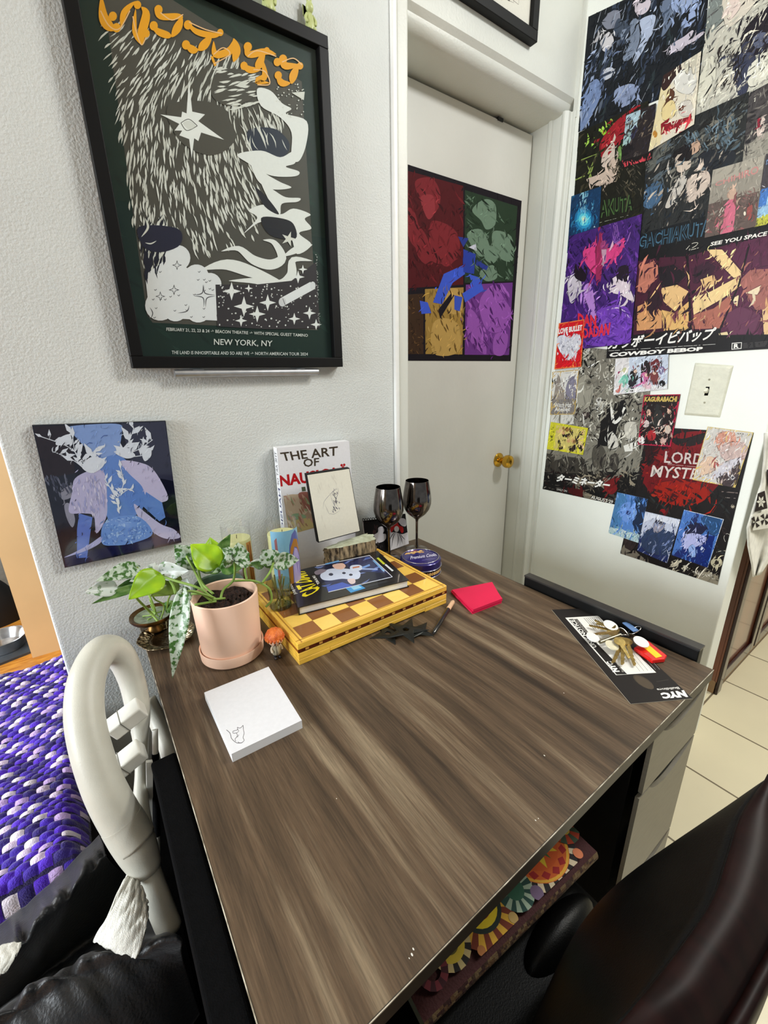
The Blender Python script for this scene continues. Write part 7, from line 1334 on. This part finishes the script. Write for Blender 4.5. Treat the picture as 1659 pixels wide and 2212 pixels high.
ca = M(); kk = [0]
def cp(pts, c):
    kk[0] += 1
    pl = clip(pts, [(0.004, 0.004), (wl-.004, 0.004), (wl-.004, 0.30), (0.004, 0.30)])
    if len(pl) >= 3: ca.add([cpt(x/wl, y/0.32, 0.0062+4e-6*kk[0]+0.0*x) for x, y in pl], [list(range(len(pl)))], c)
def cring(x, y, r0, r1, n, c, c2=None):
    for i in range(n):
        a0, a1 = 2*PI*i/n, 2*PI*(i+1)/n; col = c if (c2 is None or i % 2) else c2
        cp([(x+r0*math.cos(a0), y+r0*math.sin(a0)), (x+r1*math.cos(a0), y+r1*math.sin(a0)), (x+r1*math.cos(a1), y+r1*math.sin(a1)), (x+r0*math.cos(a1), y+r0*math.sin(a1))], col)
def cdisc(x, y, r, c): cp([(x+r*math.cos(t), y+r*math.sin(t)) for t in [2*PI*i/28 for i in range(28)]], c)
def cpet(x, y, r0, r1, n, w, c, ph=0.0):
    for i in range(n):
        a_ = 2*PI*i/n+ph; cp([(x+r0*math.cos(a_), y+r0*math.sin(a_)), (x+(r0+r1)/2*math.cos(a_-w), y+(r0+r1)/2*math.sin(a_-w)), (x+r1*math.cos(a_), y+r1*math.sin(a_)), (x+(r0+r1)/2*math.cos(a_+w), y+(r0+r1)/2*math.sin(a_+w))], c)
bx_, by_ = wl*0.76, 0.066
cring(bx_, by_, .060, .073, 44, (24, 16, 18), (206, 190, 160)); cdisc(bx_, by_, .061, (196, 90, 30)); cring(bx_, by_, .056, .060, 40, (214, 160, 50)); cpet(bx_, by_, .044, .057, 16, .16, (150, 24, 26)); cdisc(bx_, by_, .043, (190, 80, 26)); cpet(bx_, by_, .004, .042, 7, .34, (206, 176, 36)); cpet(bx_, by_, .006, .036, 7, .18, (60, 96, 40), .45)
bx_, by_ = wl*0.38, 0.050
cring(bx_, by_, .034, .054, 30, (206, 160, 50), (110, 44, 22)); cdisc(bx_, by_, .035, (30, 44, 40)); cring(bx_, by_, .018, .029, 24, (226, 200, 40)); cdisc(bx_, by_, .019, (150, 26, 30))
bx_, by_ = wl*0.55, 0.034
cring(bx_, by_, .014, .030, 22, (28, 66, 60), (150, 170, 150)); cdisc(bx_, by_, .015, (40, 90, 70))
bx_, by_ = wl*0.20, 0.040
cring(bx_, by_, .022, .032, 22, (30, 24, 24), (190, 170, 120)); cdisc(bx_, by_, .023, (206, 180, 60)); cdisc(bx_, by_, .014, (96, 90, 40)); cring(wl*.10, .03, .012, .022, 16, (110, 40, 50), (60, 20, 30)); cring(wl*.94, .05, .010, .026, 14, (170, 60, 30), (60, 80, 60)); cdisc(wl*.94, .05, .010, (220, 190, 80)); cdisc(wl*.62, .012, .010, (110, 90, 120)); cdisc(wl*.90, .012, .008, (206, 120, 80)); cdisc(wl*.47, .010, .007, (180, 150, 90)); cdisc(wl*.29, .008, .006, (170, 110, 60)); cring(wl*.88, .11, .012, .024, 18, (206, 170, 60), (140, 30, 30))
ca.build('embroidery', vmat('thread', 0.8), cu)
